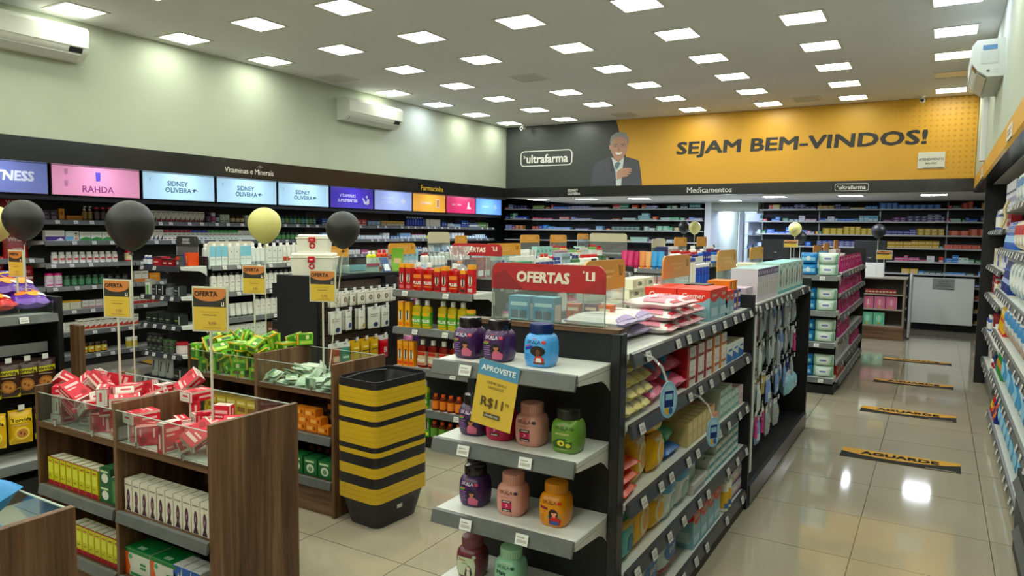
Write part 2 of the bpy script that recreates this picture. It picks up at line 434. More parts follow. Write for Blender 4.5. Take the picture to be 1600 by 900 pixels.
# ------------------------------------------------------------------ furniture builders
TAGM = MB().box(-.024, .024, -.003, 0, -.036, 0, mat('#d5d8d4', .4)).box(-.018, .010, -.0036, -.003, -.013, -.009, mat('#a09c96')).box(-.018, .018, -.0036, -.003, -.028, -.018, mat('#b0aaa4')).mesh()
_sh = {}
def shelf_mesh(L, D, plate):
    k = (round(L, 3), round(D, 3), plate)
    if k not in _sh: _sh[k] = MB().bbox(0, L, .002, D, -.022, 0, plate, .003).mesh()
    return _sh[k]
def rail_mesh(L, m):
    k = ('r', round(L, 3), m)
    if k not in _sh: _sh[k] = MB().prism([(.002, .003), (-.012, 0), (-.024, -.044), (-.014, -.05), (-.004, -.024), (.002, -.024)], 0, L, m).mesh()
    return _sh[k]
def brk_mesh(D):
    k = ('b', round(D, 3))
    if k not in _sh: _sh[k] = MB().prism([(.01, -.022), (D, -.022), (D, -.10), (D-.03, -.075), (D-.08, -.05), (.01, -.034)], 0, .008, SHELFW).mesh()
    return _sh[k]
def sub(root, name, me, wloc, rz=0, label=None, parent=None):
    if parent is None:
        v = Vector(wloc)-root.location
        return link(name, me, v, (0, 0, rz), root, label)
    return link(name, me, wloc, (0, 0, rz), parent, label)
def bay(root, fr, L, D, zs, rail=RAIL, plate=SHELFW, step=.24, brk=True, tags=True):
    for z in zs:
        s = sub(root, 'shelf', shelf_mesh(L, D, plate), fr.w(0, 0, z), fr.rz)
        if rail:
            link('price_rail', rail_mesh(L, rail), (0, 0, 0), (0, 0, 0), s)
            if tags:
                n = max(2, int(L/step))
                for i in range(n):
                    if random.random() < .86:
                        link('price_tag', TAGM, (L*(i+.5)/n+random.uniform(-.06, .06)*L/n*3, -.019, -.005), (-.27, 0, 0), s)
        if brk:
            link('bracket', brk_mesh(D), (0, 0, 0), (0, 0, 0), s); link('bracket', brk_mesh(D), (L-.008, 0, 0), (0, 0, 0), s)
def root(name, label, cat, loc, group=None): return tag(link(name, None, loc), label, cat, group)
def part(rt, name, mb, label=None):
    """mesh in world coordinates, moved to its thing's base"""
    l = rt.location; mb.v = [(x-l.x, y-l.y, z-l.z) for x, y, z in mb.v]
    return link(name, mb.mesh(), (0, 0, 0), (0, 0, 0), rt, label)
R90, L90 = PI/2, -PI/2
# --- near gondola with the jars on its end
g1 = root('gondola', 'black gondola shelf with hair cream jars on its end, nearest the camera', 'shelf', (-1.225, 2.3, 0))
part(g1, 'end_panel', MB().box(-1.53, -.93, 2.31, 2.34, .1, 1.245, BLACKM))
part(g1, 'post', MB().bbox(-.952, -.915, 2.285, 2.345, .0, 1.25, BLACK, .003)); part(g1, 'post', MB().bbox(-1.545, -1.508, 2.285, 2.345, .0, 1.25, BLACK, .003))
part(g1, 'ledge', MB().box(-1.53, -.93, 2.30, 2.36, 1.245, 1.262, WOODX))
part(g1, 'back_panel', MB().box(-1.245, -1.205, 2.34, 4.2, .1, 1.16, BLACKM))
part(g1, 'base', MB().box(-1.55, -.90, 2.0, 4.2, 0, .09, BLACKM))
part(g1, 'divider', MB().box(-1.56, -.885, 4.2, 4.235, 0, 1.25, BLACKM))
FE = Fr(-1.51, 2.03, 0); FG1 = Fr(-.905, 2.345, R90); FG1L = Fr(-1.545, 4.19, L90)
ZE = [1.145, .865, .605, .335]; ZG1 = [1.175, .92, .635, .385, .12]
bay(g1, FE, .555, .28, ZE, step=.5)
bay(g1, FG1, 1.85, .315, ZG1, rail=RAILD, step=.17)
bay(g1, FG1L, 1.85, .30, ZG1, step=.3)
# --- hook gondola behind it
g2 = root('hook_gondola', 'black hook gondola of baby accessories behind the jar gondola', 'shelf', (-1.225, 5.3, 0))
part(g2, 'back_panel', MB().box(-1.245, -1.205, 4.24, 6.3, .1, 1.17, BLACKM))
part(g2, 'base', MB().box(-1.56, -.90, 4.24, 6.33, 0, .12, BLACKM).box(-.90, -.875, 4.24, 6.3, .02, .13, RAILD))
part(g2, 'divider', MB().box(-1.56, -.885, 6.3, 6.335, 0, 1.24, BLACKM)); part(g2, 'strip', MB().bbox(-.915, -.885, 4.26, 4.30, .2, 1.18, WHITE, .004))
FG2 = Fr(-.905, 4.25, R90); FG2L = Fr(-1.545, 6.29, L90)
bay(g2, FG2, 2.04, .32, [1.18], rail=RAILD, step=.17); bay(g2, FG2L, 2.04, .3, [1.18, .9, .6], step=.3)
def peg_mesh(D): return MB().tube([(0, 0, 0), (0, -D+.02, 0), (0, -D, .02)], .0025, CHROME, 5).tube([(0, 0, .03), (0, -D, .03)], .0018, CHROME, 4).box(-.016, .016, -D-.004, -D-.001, .01, .04, mat('#d5d8d4')).mesh()
PEG = peg_mesh(.22); PEGS = peg_mesh(.16)
# --- wipes gondola further down the aisle
g3 = root('gondola', 'black gondola with baby wipes stacked on its end, far down the aisle', 'shelf', (-1.15, 8, 0))
part(g3, 'end_panel', MB().box(-1.44, -.86, 7.98, 8.01, .08, 1.25, BLACKM)); part(g3, 'back_panel', MB().box(-1.17, -1.13, 8.0, 10.5, .08, 1.19, BLACKM))
part(g3, 'base', MB().box(-1.45, -.835, 7.74, 10.52, 0, .085, BLACKM)); part(g3, 'divider', MB().box(-1.45, -.82, 10.5, 10.53, 0, 1.42, BLACKM))
FG3E = Fr(-1.36, 7.72, 0); FG3 = Fr(-.83, 8.01, R90)
bay(g3, FG3E, .52, .27, [1.185, .83, .515, .16], rail=RAIL, step=.5); bay(g3, FG3, 2.48, .29, [1.21, .99, .77, .53, .29, .1], rail=RAIL, step=.3)
# --- mouthwash gondola
g4 = root('gondola', 'black gondola with mouthwash on its end, beside the basket stack', 'shelf', (-3.08, 4.4, 0))
part(g4, 'end_panel', MB().box(-3.44, -2.72, 4.41, 4.44, .08, 1.24, BLACKM)); part(g4, 'base', MB().box(-3.45, -2.7, 4.16, 7.0, 0, .08, BLACKM))
part(g4, 'back_panel', MB().box(-3.1, -3.06, 4.44, 7.0, .08, 1.19, BLACKM)); part(g4, 'divider', MB().box(-3.46, -2.69, 7.0, 7.03, 0, 1.24, BLACKM))
FM = Fr(-3.44, 4.12, 0); ZM = [1.155, .88, .59, .29]; FM2 = Fr(-2.70, 4.46, R90)
bay(g4, FM, .7, .28, ZM, step=.25); bay(g4, FM2, 2.52, .33, [1.19, .92, .64, .37], step=.3); bay(g4, Fr(-3.46, 6.98, L90), 2.52, .33, [1.19, .9, .6], step=.4)
# --- sun cream gondola behind
g5 = root('gondola', 'gondola with pink and orange tubes on its end, behind the mouthwash gondola', 'shelf', (-2.8, 7.8, 0))
part(g5, 'end_panel', MB().box(-3.06, -2.56, 7.80, 7.83, .08, 1.22, BLACKM)); part(g5, 'back_panel', MB().box(-2.82, -2.78, 7.83, 10.2, .08, 1.19, BLACKM)); part(g5, 'base', MB().box(-3.08, -2.55, 7.55, 10.2, 0, .08, BLACKM))
FT = Fr(-3.06, 7.5, 0); FT2 = Fr(-2.55, 7.84, R90)
bay(g5, FT, .52, .29, [1.2, .95, .7], step=.12); bay(g5, FT2, 2.3, .25, [1.2, .93, .66, .4], step=.3)
# --- far middle gondola left of it
g6 = root('gondola', 'long gondola of toiletries in front of the pharmacy counter', 'shelf', (-4.8, 8.4, 0))
part(g6, 'back_panel', MB().box(-4.82, -4.78, 7.2, 10.4, .08, 1.19, BLACKM)); part(g6, 'base', MB().box(-5.15, -4.42, 7.0, 10.4, 0, .08, BLACKM)); part(g6, 'end_panel', MB().box(-5.15, -4.43, 7.17, 7.2, .08, 1.24, BLACKM))
F6 = Fr(-4.41, 7.2, R90); bay(g6, F6, 3.2, .36, [1.2, .93, .66, .4], step=.3); bay(g6, Fr(-5.16, 10.4, L90), 3.2, .36, [1.2, .9], step=.4)
F6E = Fr(-5.14, 6.9, 0); bay(g6, F6E, .7, .26, [1.2, .93, .66], step=.25)
# --- slatwall counter
c1 = root('slatwall_counter', 'black counter with wooden slatwall of hanging bandages', 'counter', (-4.6, 5.2, 0))
part(c1, 'body', MB().box(-4.82, -4.43, 4.3, 6.7, 0, 1.165, BLACKM)); part(c1, 'end_panel', MB().bbox(-4.85, -4.38, 4.26, 4.3, 0, 1.2, BLACKM, .003))
part(c1, 'top', MB().bbox(-4.85, -4.375, 4.3, 6.7, 1.168, 1.2, mat('#23252a', .25), .003)); part(c1, 'column', MB().bbox(-4.43, -4.36, 5.10, 5.26, 0, 1.167, BLACKM, .003))
sw = MB()
for a, b in ((4.3, 5.1), (5.26, 6.7)):
    for k in range(9): sw.box(-4.43, -4.41, a, b, .12+k*.115, .12+k*.115+.105, WOODD)
part(c1, 'slatwall', sw, 'dark brown wooden slatwall')
bay(c1, Fr(-4.83, 6.7, L90), 2.4, .05, [1.0], rail=None, brk=False)
for z, dy in ((1.0, .06), (.72, .04)): part(c1, 'side_bracket', MB().box(-4.95, -4.82, 4.30, 4.34, z, z+dy*2, BLACKM))
# --- end gondola with dark hair products
e1 = root('gondola', 'gondola with black jars on its end shelves beside the vitamin wall', 'shelf', (-6.7, 4.7, 0))
part(e1, 'end_panel', MB().box(-7.02, -6.38, 4.70, 4.73, .06, 1.295, BLACKM)); part(e1, 'base', MB().box(-7.02, -6.36, 4.42, 6.3, 0, .07, BLACKM)); part(e1, 'back_panel', MB().box(-6.72, -6.68, 4.73, 6.3, .07, 1.19, BLACKM))
FEE = Fr(-7.0, 4.4, 0); ZEE = [1.2, .905, .616, .326, .05]; FEW = Fr(-6.35, 4.74, R90); ZEW = [1.2, .92, .64, .37, .12]
bay(e1, FEE, .64, .30, ZEE, rail=RAILD, step=.15); bay(e1, FEW, 1.55, .32, ZEW, step=.2); bay(e1, Fr(-7.04, 6.29, L90), 1.55, .3, [1.2, .9, .6], step=.3)
# --- snack gondola at the left
f1 = root('gondola', 'snack gondola with crisps on top and hanging bags, left edge', 'shelf', (-4.75, 1.5, 0))
part(f1, 'end_panel', MB().box(-5.0, -4.5, 2.3, 2.33, 0, 1.17, BLACKM)); part(f1, 'back_panel', MB().box(-4.80, -4.77, .5, 2.3, .1, 1.12, BLACKM)); part(f1, 'base', MB().box(-5.05, -4.49, .5, 2.3, 0, .12, BLACKM))
FF = Fr(-4.49, .5, R90)
bay(f1, FF, 1.79, .4, [1.075, .22], step=.3)
part(f1, 'front_lip', MB().box(-4.515, -4.507, .5, 2.28, 1.077, 1.15, ACRYL), 'clear acrylic front lip'); part(f1, 'crossbar', MB().box(-4.60, -4.585, .5, 2.28, .84, .90, GREY))
for z, n in ((.80, 9), (.52, 7)):
    for i in range(n): sub(f1, 'peg', peg_mesh(.24), (-4.76, 2.23-i*(.098 if z > .6 else .14), z), R90)
# --- wood end post behind the snacks
wp = put('wooden_panel', 'upright walnut side panel between the snacks and the vitamin wall', 'panel', MB().bbox(-.055, .055, 0, .03, 0, 1.0, WOOD, .002).mesh(), (-4.445, 2.365, 0))
# ------------------------------------------------------------------ wooden bins
def bin_unit(label, x0, n, y0, D=.43, H=.86, W=.615, zs=(.10, .33, .60)):
    x1 = x0+W*n
    r = root('promotion_bin', label, 'display bin', ((x0+x1)/2, y0+D/2, 0))
    for i in range(n+1):
        x = x0+i*W; part(r, 'side_panel' if i in (0, n) else 'partition', MB().bbox(x-.011, x+.011, y0+.004, y0+D, .0, H, WOOD, .0015))
    for i in range(n):
        a, b = x0+i*W+.012, x0+(i+1)*W-.012
        part(r, 'tray', MB().bbox(a, b, y0+.012, y0+D-.012, H-.185, H-.165, mat('#c6cbbf', .3), .002).box(a, b, y0+.004, y0+.012, H-.19, H-.163, WOODX))
        part(r, 'back_panel', MB().box(a, b, y0+D-.012, y0+D-.001, .0, H-.19, WOODX))
        part(r, 'front_guard', MB().box(a, b, y0+.006, y0+.011, H-.155, H-.03, ACRYL).box(a, b, y0+.0055, y0+.0115, H-.03, H-.028, EDGE), 'clear acrylic front guard')
        part(r, 'rear_guard', MB().box(a, b, y0+D-.011, y0+D-.006, H-.163, H-.01, ACRYL).box(a, b, y0+D-.0115, y0+D-.0055, H-.01, H-.007, EDGE), 'clear acrylic rear guard')
        for t in (.25, .75):
            part(r, 'clip', MB().lathe([(.007, H-.165), (.007, H-.14)], CHROME, 8, cx=a+(b-a)*t, cy=y0+.004))
        part(r, 'plinth', MB().box(a, b, y0+.02, y0+.035, 0, zs[0]-.02, WOODX))
        for z in zs[:2]:
            s = sub(r, 'shelf', MB().bbox(0, b-a, 0, D-.02, -.018, 0, WOODX, .002).mesh(), (a, y0+.008, z))
            link('price_rail', MB().prism([(.002, .003), (-.012, 0), (-.020, -.042), (-.012, -.046), (.002, -.02)], 0, b-a, RAIL).mesh(), (0, 0, 0), (0, 0, 0), s)
    return r
YA, YB = 1.70, 2.83
bin_unit('walnut promotion bin with heaps of red medicine boxes', -3.545, 2, YA, zs=(.12, .40, .6))
bin_unit('walnut promotion bin with heaps of green boxes and sachets', -4.03, 2, YB, zs=(.20, .45, .6))
bin_unit('walnut promotion bin holding one blue pack, bottom left corner', -3.165, 2, .58, zs=(.12, .40, .6))
# ------------------------------------------------------------------ wall shelving units
for k in range(-3, 10):
    y = 3.11+1.015*k
    woodb = k >= 5
    r = root('wall_shelf_unit', f'{"brown-backed" if woodb else "black"} wall shelf unit under the {ordw(k+4)} lightbox from left', 'shelf', (-8.5, y+.5, 0), 'wall shelving units')
    part(r, 'back_panel', MB().box(-8.74, -8.66, y+.003, y+1.012, .05, 1.9, WOODD if woodb else BLACKM))
    part(r, 'base', MB().box(-8.72, -8.31, y, y+1.015, 0, .1, BLACKM)); 
    part(r, 'upright', MB().box(-8.66, -8.645, y, y+.024, .1, 1.9, BLACK))
    part(r, 'canopy', MB().box(-8.74, -8.12, y, y+1.015, 1.86, 1.905, BLACKM))
    zs = [1.65, 1.42, 1.17, .915, .65, .40, .13] if k > 0 else [1.62, 1.235, .92, .6, .3]
    bay(r, Fr(-8.3, y+.006, R90), 1.003, .35, zs, step=.2, brk=(k == 1))
BZ = [2.05, 1.83, 1.60, 1.38, 1.15, .945, .735, .54, .34, .145]
def back_unit(x, L, zs, n, side):
    r = root('pharmacy_shelf_unit', f'black medicine shelf unit behind the counter, {ordw(n)} {side}', 'shelf', (x+L/2, 14.3, 0), 'medicine shelf units')
    part(r, 'back_panel', MB().box(x+.001, x+L-.001, 14.45, 14.49, 0, 2.17, BLACKM)); part(r, 'base', MB().box(x+.001, x+L-.001, 14.12, 14.45, 0, .1, BLACKM))
    if side.startswith('right'): part(r, 'upright', MB().box(x+.001, x+.024, 14.40, 14.45, .1, 2.17, mat('#8c9096', .3, .7)), 'slotted metal upright')
    bay(r, Fr(x+.004, 14.1, 0), L-.008, .34, zs, rail=None, brk=False)
for i, (x, L) in enumerate(((-2.95, 1.01), (-1.94, 1.0), (-.94, 1.03), (.09, .87))): back_unit(x, L, BZ, i+1, 'right of the passage')
for i in range(4): back_unit(-7.84+i*.963, .963, [2.075, 1.842, 1.63, 1.40, 1.15], i+1, 'left of the passage')
back_unit(-8.55, .58, [2.085, 1.855, 1.625, 1.4], 1, 'in the corner')
# right-hand wall shelving
FR_ = Fr(.44, 7.3, L90); ZR = [1.82, 1.50, 1.16, .82, .48, .13]
r = root('wall_shelf_unit', 'tall wall shelving of cotton packs and diapers along the aisle, right edge', 'shelf', (.7, 5.9, 0))
part(r, 'back_panel', MB().box(.90, .96, 3.5, 7.3, 0, 2.12, BLACKM)); part(r, 'base', MB().box(.47, .9, 3.5, 7.3, 0, .1, RAIL))
bay(r, FR_, 3.8, .42, ZR, step=.2)
FR2 = Fr(.47, 9.28, L90); ZR2 = [1.66, 1.3, 1.0, .62, .3]
r = root('wall_shelf_unit', 'wall shelving between the long shelf run and the black end panel', 'shelf', (.7, 8.3, 0))
part(r, 'back_panel', MB().box(.90, .96, 7.34, 9.28, 0, 2.12, BLACKM)); part(r, 'base', MB().box(.5, .9, 7.34, 9.28, 0, .1, RAIL)); bay(r, FR2, 1.94, .4, ZR2, step=.3)
r = root('low_rack', 'low black rack at the foot of the right-hand shelving, bottom right corner', 'rack', (.43, 4.0, 0))
part(r, 'end_panel', MB().box(.402, .432, 3.4, 4.40, 0, .43, BLACKM)); part(r, 'rail', MB().prism([(.402, .40), (.38, .36), (.385, .34), (.402, .36)], 3.4, 4.36, RAIL, 'Y')); part(r, 'rail', MB().prism([(.402, .20), (.375, .16), (.38, .14), (.402, .16)], 3.4, 4.2, RAIL, 'Y'))
# ------------------------------------------------------------------ welcome mural
bn = root('welcome_mural', 'dark and yellow welcome mural above the pharmacy counter', 'mural', (0, 11.0, 2.34))
part(bn, 'dark_panel', MB().prism([(-6.64, 2.337), (-4.25, 2.337), (-4.58, CZ-.003), (-6.64, CZ-.003)], 10.996, 11.018, mat('#3c3e3d', .4), 'Y'), 'dark grey mural panel')
part(bn, 'yellow_panel', MB().prism([(-4.25, 2.337), (.345, 2.337), (.345, CZ-.003), (-4.58, CZ-.003)], 10.996, 11.018, MURAL, 'Y'), 'yellow mural panel with halftone dots')
INK = '#2b2b28'
def wall_text(s, x0, x1, z0, z1, y, m, bold=.02, shear=0):
    b = MB(); vs, fs, w, h = glyphs(s, bold, shear); kx = (x1-x0)/w; kz = (z1-z0)/h
    b.add([(x0+a*kx, y-.0004*k, z0+c*kz) for a, c, k in vs], fs, m); return b
part(bn, 'slogan', wall_text('SEJAM BEM-VINDOS!', -3.57, -.2, 2.735, 2.985, 10.9945, INK, .036, .05), 'black slogan lettering')
def rounded(x0, x1, z0, z1, r, n=5):
    o = []
    for cx, cz, a in ((x1-r, z0+r, -PI/2), (x1-r, z1-r, 0), (x0+r, z1-r, PI/2), (x0+r, z0+r, PI)):
        for i in range(n+1): t = a+PI/2*i/n; o.append((cx+r*math.cos(t), cz+r*math.sin(t)))
    return o
def logo_mb(x0, x1, z0, z1, y, m=mat('#dcdcd6', .4), bg='#3c3e3d'):
    b = MB(); W = x1-x0; H = z1-z0
    o = rounded(x0, x1, z0, z1, H*.28); i = rounded(x0+H*.06, x1-H*.06, z0+H*.06, z1-H*.06, H*.22); n = len(o)
    b.add([(p[0], y, p[1]) for p in o]+[(p[0], y, p[1]) for p in i], [(k, (k+1) % n, n+(k+1) % n, n+k) for k in range(n)], m)
    vs, fs, w, h = glyphs('ultrafarma', .03); kx = W*.80/w; kz = H*.56/h
    b.add([(x0+W*.12+a*kx, y-.0004*k, z0+H*.2+c*kz) for a, c, k in vs], fs, m)
    for dx, dz in ((.065, .5), (.065, .62), (.09, .56)): b.box(x0+W*dx, x0+W*(dx+.018), y-.0004, y, z0+H*dz, z0+H*(dz+.08), m)
    return b
part(bn, 'logo', logo_mb(-6.35, -5.35, 2.70, 2.965, 10.9945), 'white outlined logo')
pm = MB(); PX0, PZ0, PW, PH = -5.02, 2.339, .91, .865
mpP = lambda u, v, e: (PX0+PW*(u-570)/320, 10.9945-e, PZ0+PH*(440-v)/335)
SK = '#b98d78'
for k, (c, pts) in enumerate((
    ('#4a4c55', [(574,440),(582,370),(598,300),(630,281),(690,258),(735,300),(790,262),(845,280),(866,290),(876,340),(889,440)]),
    ('#c9d2d2', [(694,258),(706,300),(730,440),(766,440),(772,330),(778,262),(745,285)]),
    ('#5f7a84', [(726,296),(746,290),(758,300),(744,330),(728,345),(722,315)]), ('#3d3f48', [(690,260),(700,258),(728,360),(733,440),(722,440),(700,340)]), ('#3d3f48', [(779,262),(788,264),(776,340),(768,440),(764,440),(770,340)]),
    ('#a87d69', [(712,240),(716,275),(744,294),(774,270),(776,240)]),
    (SK, [(694,190),(698,160),(712,140),(745,132),(780,140),(796,165),(798,200),(790,240),(768,270),(742,281),(716,262),(702,236)]),
    (SK, [(690,185),(685,190),(687,210),(694,216),(700,214),(698,188)]), ('#8f908e', [(692,190),(690,155),(700,128),(725,112),(755,107),(785,115),(801,140),(803,175),(798,190),(792,160),(775,143),(745,136),(715,145),(702,165),(698,192)]),
    ('#7c5c4e', [(711,182),(738,181),(738,184),(711,186)]), ('#7c5c4e', [(754,181),(784,182),(784,186),(754,184)]),
    ('#5a5450', [(710,187),(741,188),(738,201),(714,199)]), ('#c2a597', [(713,189),(739,190),(736,199),(716,197)]), ('#5a5450', [(753,188),(785,187),(782,199),(756,201)]), ('#c2a597', [(755,190),(783,189),(780,197),(758,199)]),
    ('#2c2826', [(722,191),(731,191),(731,196),(722,196)]), ('#2c2826', [(765,191),(774,191),(774,196),(765,196)]),
    ('#a57764', [(743,195),(752,222),(748,226),(738,224)]), ('#e8e4dc', [(724,232),(745,236),(768,232),(760,246),(744,250),(730,246)]), ('#8f5f52', [(730,246),(744,251),(760,246),(744,255)]),
    ('#4a4c55', [(600,420),(640,360),(735,350),(742,400),(660,430),(620,440)]), ('#c9d2d2', [(728,352),(738,350),(742,398),(733,401)]),
    (SK, [(735,365),(744,345),(762,334),(805,331),(828,337),(827,344),(800,346),(829,350),(826,357),(800,357),(822,365),(816,372),(795,368),(808,378),(800,385),(770,388),(752,398),(738,396)]),
    ('#97705e', [(775,344),(800,346),(800,348),(775,346)]), ('#97705e', [(775,355),(800,357),(800,359),(775,357)]), ('#97705e', [(772,366),(795,368),(795,370),(772,368)]))):
    pm.poly([mpP(u, v, .0002*(k+1)) for u, v in pts], c)
part(bn, 'portrait', pm, 'printed portrait of a smiling man in a grey suit, hand on chest')
pn = MB().box(-.30, .01, 10.985, 10.992, 2.475, 2.685, mat('#d6d6c8', .6)).box(-.24, 0, 10.984, 10.9855, 2.479, 2.487, mat('#3a3a36'))
pn.art(face((-.30, 10.985, 2.475), (.31, 0, 0), (0, 0, .21), (0, -1, 0)), .31, .21, [('t', 'ATENDIMENTO', .5, .56, .14, INK, .92, .02), ('t', 'BALCÃO', .5, .33, .14, INK, .5, .02)])
put('paper_notice', 'white paper notice taped on the yellow mural under the slogan', 'notice', pn.mesh(), (0, 0, 0))
put('fascia_lettering', 'white lettering about medicines on the black fascia over the counter', 'lettering', wall_text('Medicamentos', -3.38, -2.70, 2.205, 2.29, 10.983, mat('#d0d0ca'), .012).mesh(), (0, 0, 0))
put('fascia_logo', 'small white outlined logo on the black fascia under the slogan', 'logo', logo_mb(-1.29, -.865, 2.197, 2.30, 10.983).mesh(), (0, 0, 0))
b = wall_text('SIDNEY', -5.42, -5.23, 2.255, 2.30, 10.983, mat('#d0d0ca'), .03); vs = wall_text('OLIVEIRA', -5.42, -5.19, 2.20, 2.245, 10.983, mat('#d0d0ca'), .03); b.add(vs.v, vs.f, mat('#d0d0ca'))
put('fascia_logo', 'small white two-line name on the black fascia under the portrait', 'logo', b.mesh(), (0, 0, 0))
def side_text(s, y0, y1, z0, z1, x, m, bold=.012):
    b = MB(); vs, fs, w, h = glyphs(s, bold)
    return b.add([(x+.0004*k, y0+a*(y1-y0)/w, z0+c*(z1-z0)/h) for a, c, k in vs], fs, m)
b = side_text('Vitaminas e Minerais', 5.15, 5.81, 2.185, 2.245, -6.637, mat('#d6d2c8'))
b.tube([(-6.637, 5.58, 2.27), (-6.637, 5.62, 2.285), (-6.637, 5.66, 2.275)], .004, '#8a8a84').tube([(-6.637, 5.60, 2.26), (-6.637, 5.65, 2.275)], .004, '#8a8a84')
put('fascia_lettering', 'white lettering about vitamins on the black left fascia', 'lettering', b.mesh(), (0, 0, 0))
put('fascia_lettering', 'yellow lettering on the black left fascia near the corner', 'lettering', side_text('Farmacinha', 8.56, 9.12, 2.175, 2.25, -6.637, mat('#d8b02c')).mesh(), (0, 0, 0))
for y, n in ((5.3, 'larger white'), (8.75, 'small white')):
    b = MB().box(.338, .344, y, y+.35, 2.20, 2.29, mat('#d8d4c4', .5)).box(.337, .338, y+.05, y+.3, 2.225, 2.24, mat('#8a8478')).box(.337, .338, y+.05, y+.3, 2.25, 2.265, mat('#8a8478'))
    put('fascia_notice', f'{n} notice on the yellow right-hand fascia', 'notice', b.mesh(), (0, 0, 0))
# ------------------------------------------------------------------ lightboxes
LBX = -8.1
def icon(b, k, mp, W, H, c):
    if k == 'cross': b.art(mp, W, H, [('r', .70, .42, .82, .58, c), ('r', .737, .30, .783, .70, c)])
    if k == 'pill': b.art(mp, W, H, [('p', [(.70, .25), (.80, .25), (.80, .78), (.70, .78)], c), ('r', .715, .3, .785, .72, '#c98a30')])
    if k == 'foot': b.art(mp, W, H, [('p', [(.74, .72), (.78, .72), (.79, .45), (.85, .36), (.85, .28), (.70, .28), (.72, .42)], c)])
    if k == 'flex': b.art(mp, W, H, [('e', .84, .62, .025, .07, c), ('p', [(.74, .42), (.80, .36), (.84, .40), (.86, .55), (.90, .50), (.90, .28), (.86, .2), (.78, .24)], c), ('p', [(.72, .52), (.75, .55), (.80, .40), (.77, .38)], c)])
BX = [('grey blue', '#626c9c', [('FITNESS', .62, .55, .34, '#e8ecf6', .5, .05, .1)], None), ('pink', '#cf8aa6', [('RAHDA', .5, .24, .24, '#8a3a80', .36, .01)], 'rahda'),
      ('pale cyan', '#a9cfe0', 'SO', None), ('pale cyan', '#a9cfe0', 'SO', None), ('pale cyan', '#a9cfe0', 'SO', None),
      ('violet', '#3f2f9c', [('VITAMINAS', .38, .62, .16, '#e4dff4', .4, .01), ('SUPLEMENTOS', .38, .38, .16, '#e4dff4', .5, .03)], 'flex'), ('lilac blue', '#8f9fd0', [('PRIMEIROS', .32, .64, .15, '#dfe6f6', .4, .02), ('SOCORROS', .32, .40, .15, '#dfe6f6', .4, .02)], 'cross'),
      ('orange', '#d99a35', [('ANTIGRIPAIS', .38, .5, .14, '#f6e6c4', .6, .03)], 'pill'), ('crimson', '#c02f5c', [('DOR  |  FEBRE', .34, .5, .16, '#f4d6de', .46, .02)], 'foot'), ('sky blue', '#5f8fd8', [('HIGIENE', .35, .5, .16, '#9cc0ee', .45, .02)], 'cross')]
for k, (cn, c, tx, ic) in enumerate(BX):
    y = 3.125+1.015*k; W, H = .965, .31
    r = root('lightbox_sign', f'{cn} backlit sign over the vitamin shelves, {ordw(k+1)} from left', 'lightbox sign', (LBX, y+W/2, 1.92))
    part(r, 'frame', MB().box(LBX-.12, LBX-.012, y-.014, y+W+.014, 1.908, 2.246, BLACK))
    part(r, 'panel', MB().box(LBX-.012, LBX, y, y+W, 1.92, 1.92+H, mat(c, .22, 0, .36)))
    b = MB(); mp = face((LBX+.001, y, 1.92), (0, W, 0), (0, 0, H), (1, 0, 0))
    D = '#3a5a6a'
    if tx == 'SO': b.art(mp, W, H, [('t', 'SIDNEY', .46, .63, .20, D, .34, .03), ('t', 'OLIVEIRA', .47, .38, .20, D, .38, .02), ('p', [(.66, .42), (.70, .31), (.71, .40), (.76, .36), (.71, .46)], D), ('r', .08, .7, .09, .8, '#8fb8cc')])
    else: b.art(mp, W, H, [('t',)+t for t in tx])
    if ic == 'rahda': b.art(mp, W, H, [('p', [(.475, .52), (.525, .54), (.53, .84), (.47, .84)], '#5a4ac0'), ('p', [(.13, .7), (.16, .7), (.165, .9), (.125, .9)], '#e49ab8'), ('p', [(.13, .3), (.16, .3), (.165, .5), (.125, .5)], '#e49ab8')])
    elif ic: icon(b, ic, mp, W, H, tx[0][4])
    part(r, 'lettering', b)
# ------------------------------------------------------------------ air conditioners, cameras, pipe
def aircon(label, loc, rz, L):
    # local: wall plane y = 0, front at -y
    r = tag(link('air_conditioner', None, loc, (0, 0, rz)), label, 'air conditioner')
    prof = [(0, 0), (-.10, 0), (-.165, .05), (-.20, .10), (-.205, .24), (-.18, .275), (0, .28)]
    W1 = mat('#d0d4ca', .6)
    link('body', MB().prism(prof, 0, L, W1).mesh(), (0, 0, 0), (0, 0, 0), r)
    link('front_panel', MB().prism([(-.198, .105), (-.206, .105), (-.211, .24), (-.203, .24)], .012, L-.012, mat('#d3d6cd', .55)).mesh(), (0, 0, 0), (0, 0, 0), r)
    link('louver', MB().prism([(-.108, -.004), (-.166, .044), (-.172, .048), (-.170, .040), (-.112, -.008)], .06, L-.06, mat('#b9bdb4', .3)).mesh(), (0, 0, 0), (0, 0, 0), r)
    link('display', MB().prism([(-.172, .058), (-.196, .096), (-.2, .096), (-.176, .056)], L-.16, L-.05, mat('#2c2c30', .2)).mesh(), (0, 0, 0), (0, 0, 0), r)
    return r
aircon('white split air conditioner at the top left of the white wall', (-6.65, 2.72, 3.02), R90, .92)
aircon('white split air conditioner high on the middle of the white wall', (-6.65, 6.85, 2.965), R90, 1.06)
a = aircon('white split air conditioner on the right-hand wall, seen from its end', (.35, 7.55, 2.80), L90, .95)
link('label', MB().box(.951, .952, -.14, -.05, .20, .235, mat('#5a86b0')).box(.951, .952, -.15, -.04, .10, .19, mat('#c3c8c0')).box(.951, .952, -.07, -.03, .03, .06, mat('#c8ccc4')).box(.951, .953, -.11, -.09, .04, .05, mat('#444')).mesh(), (0, 0, 0), (0, 0, 0), a, 'printed rating label')
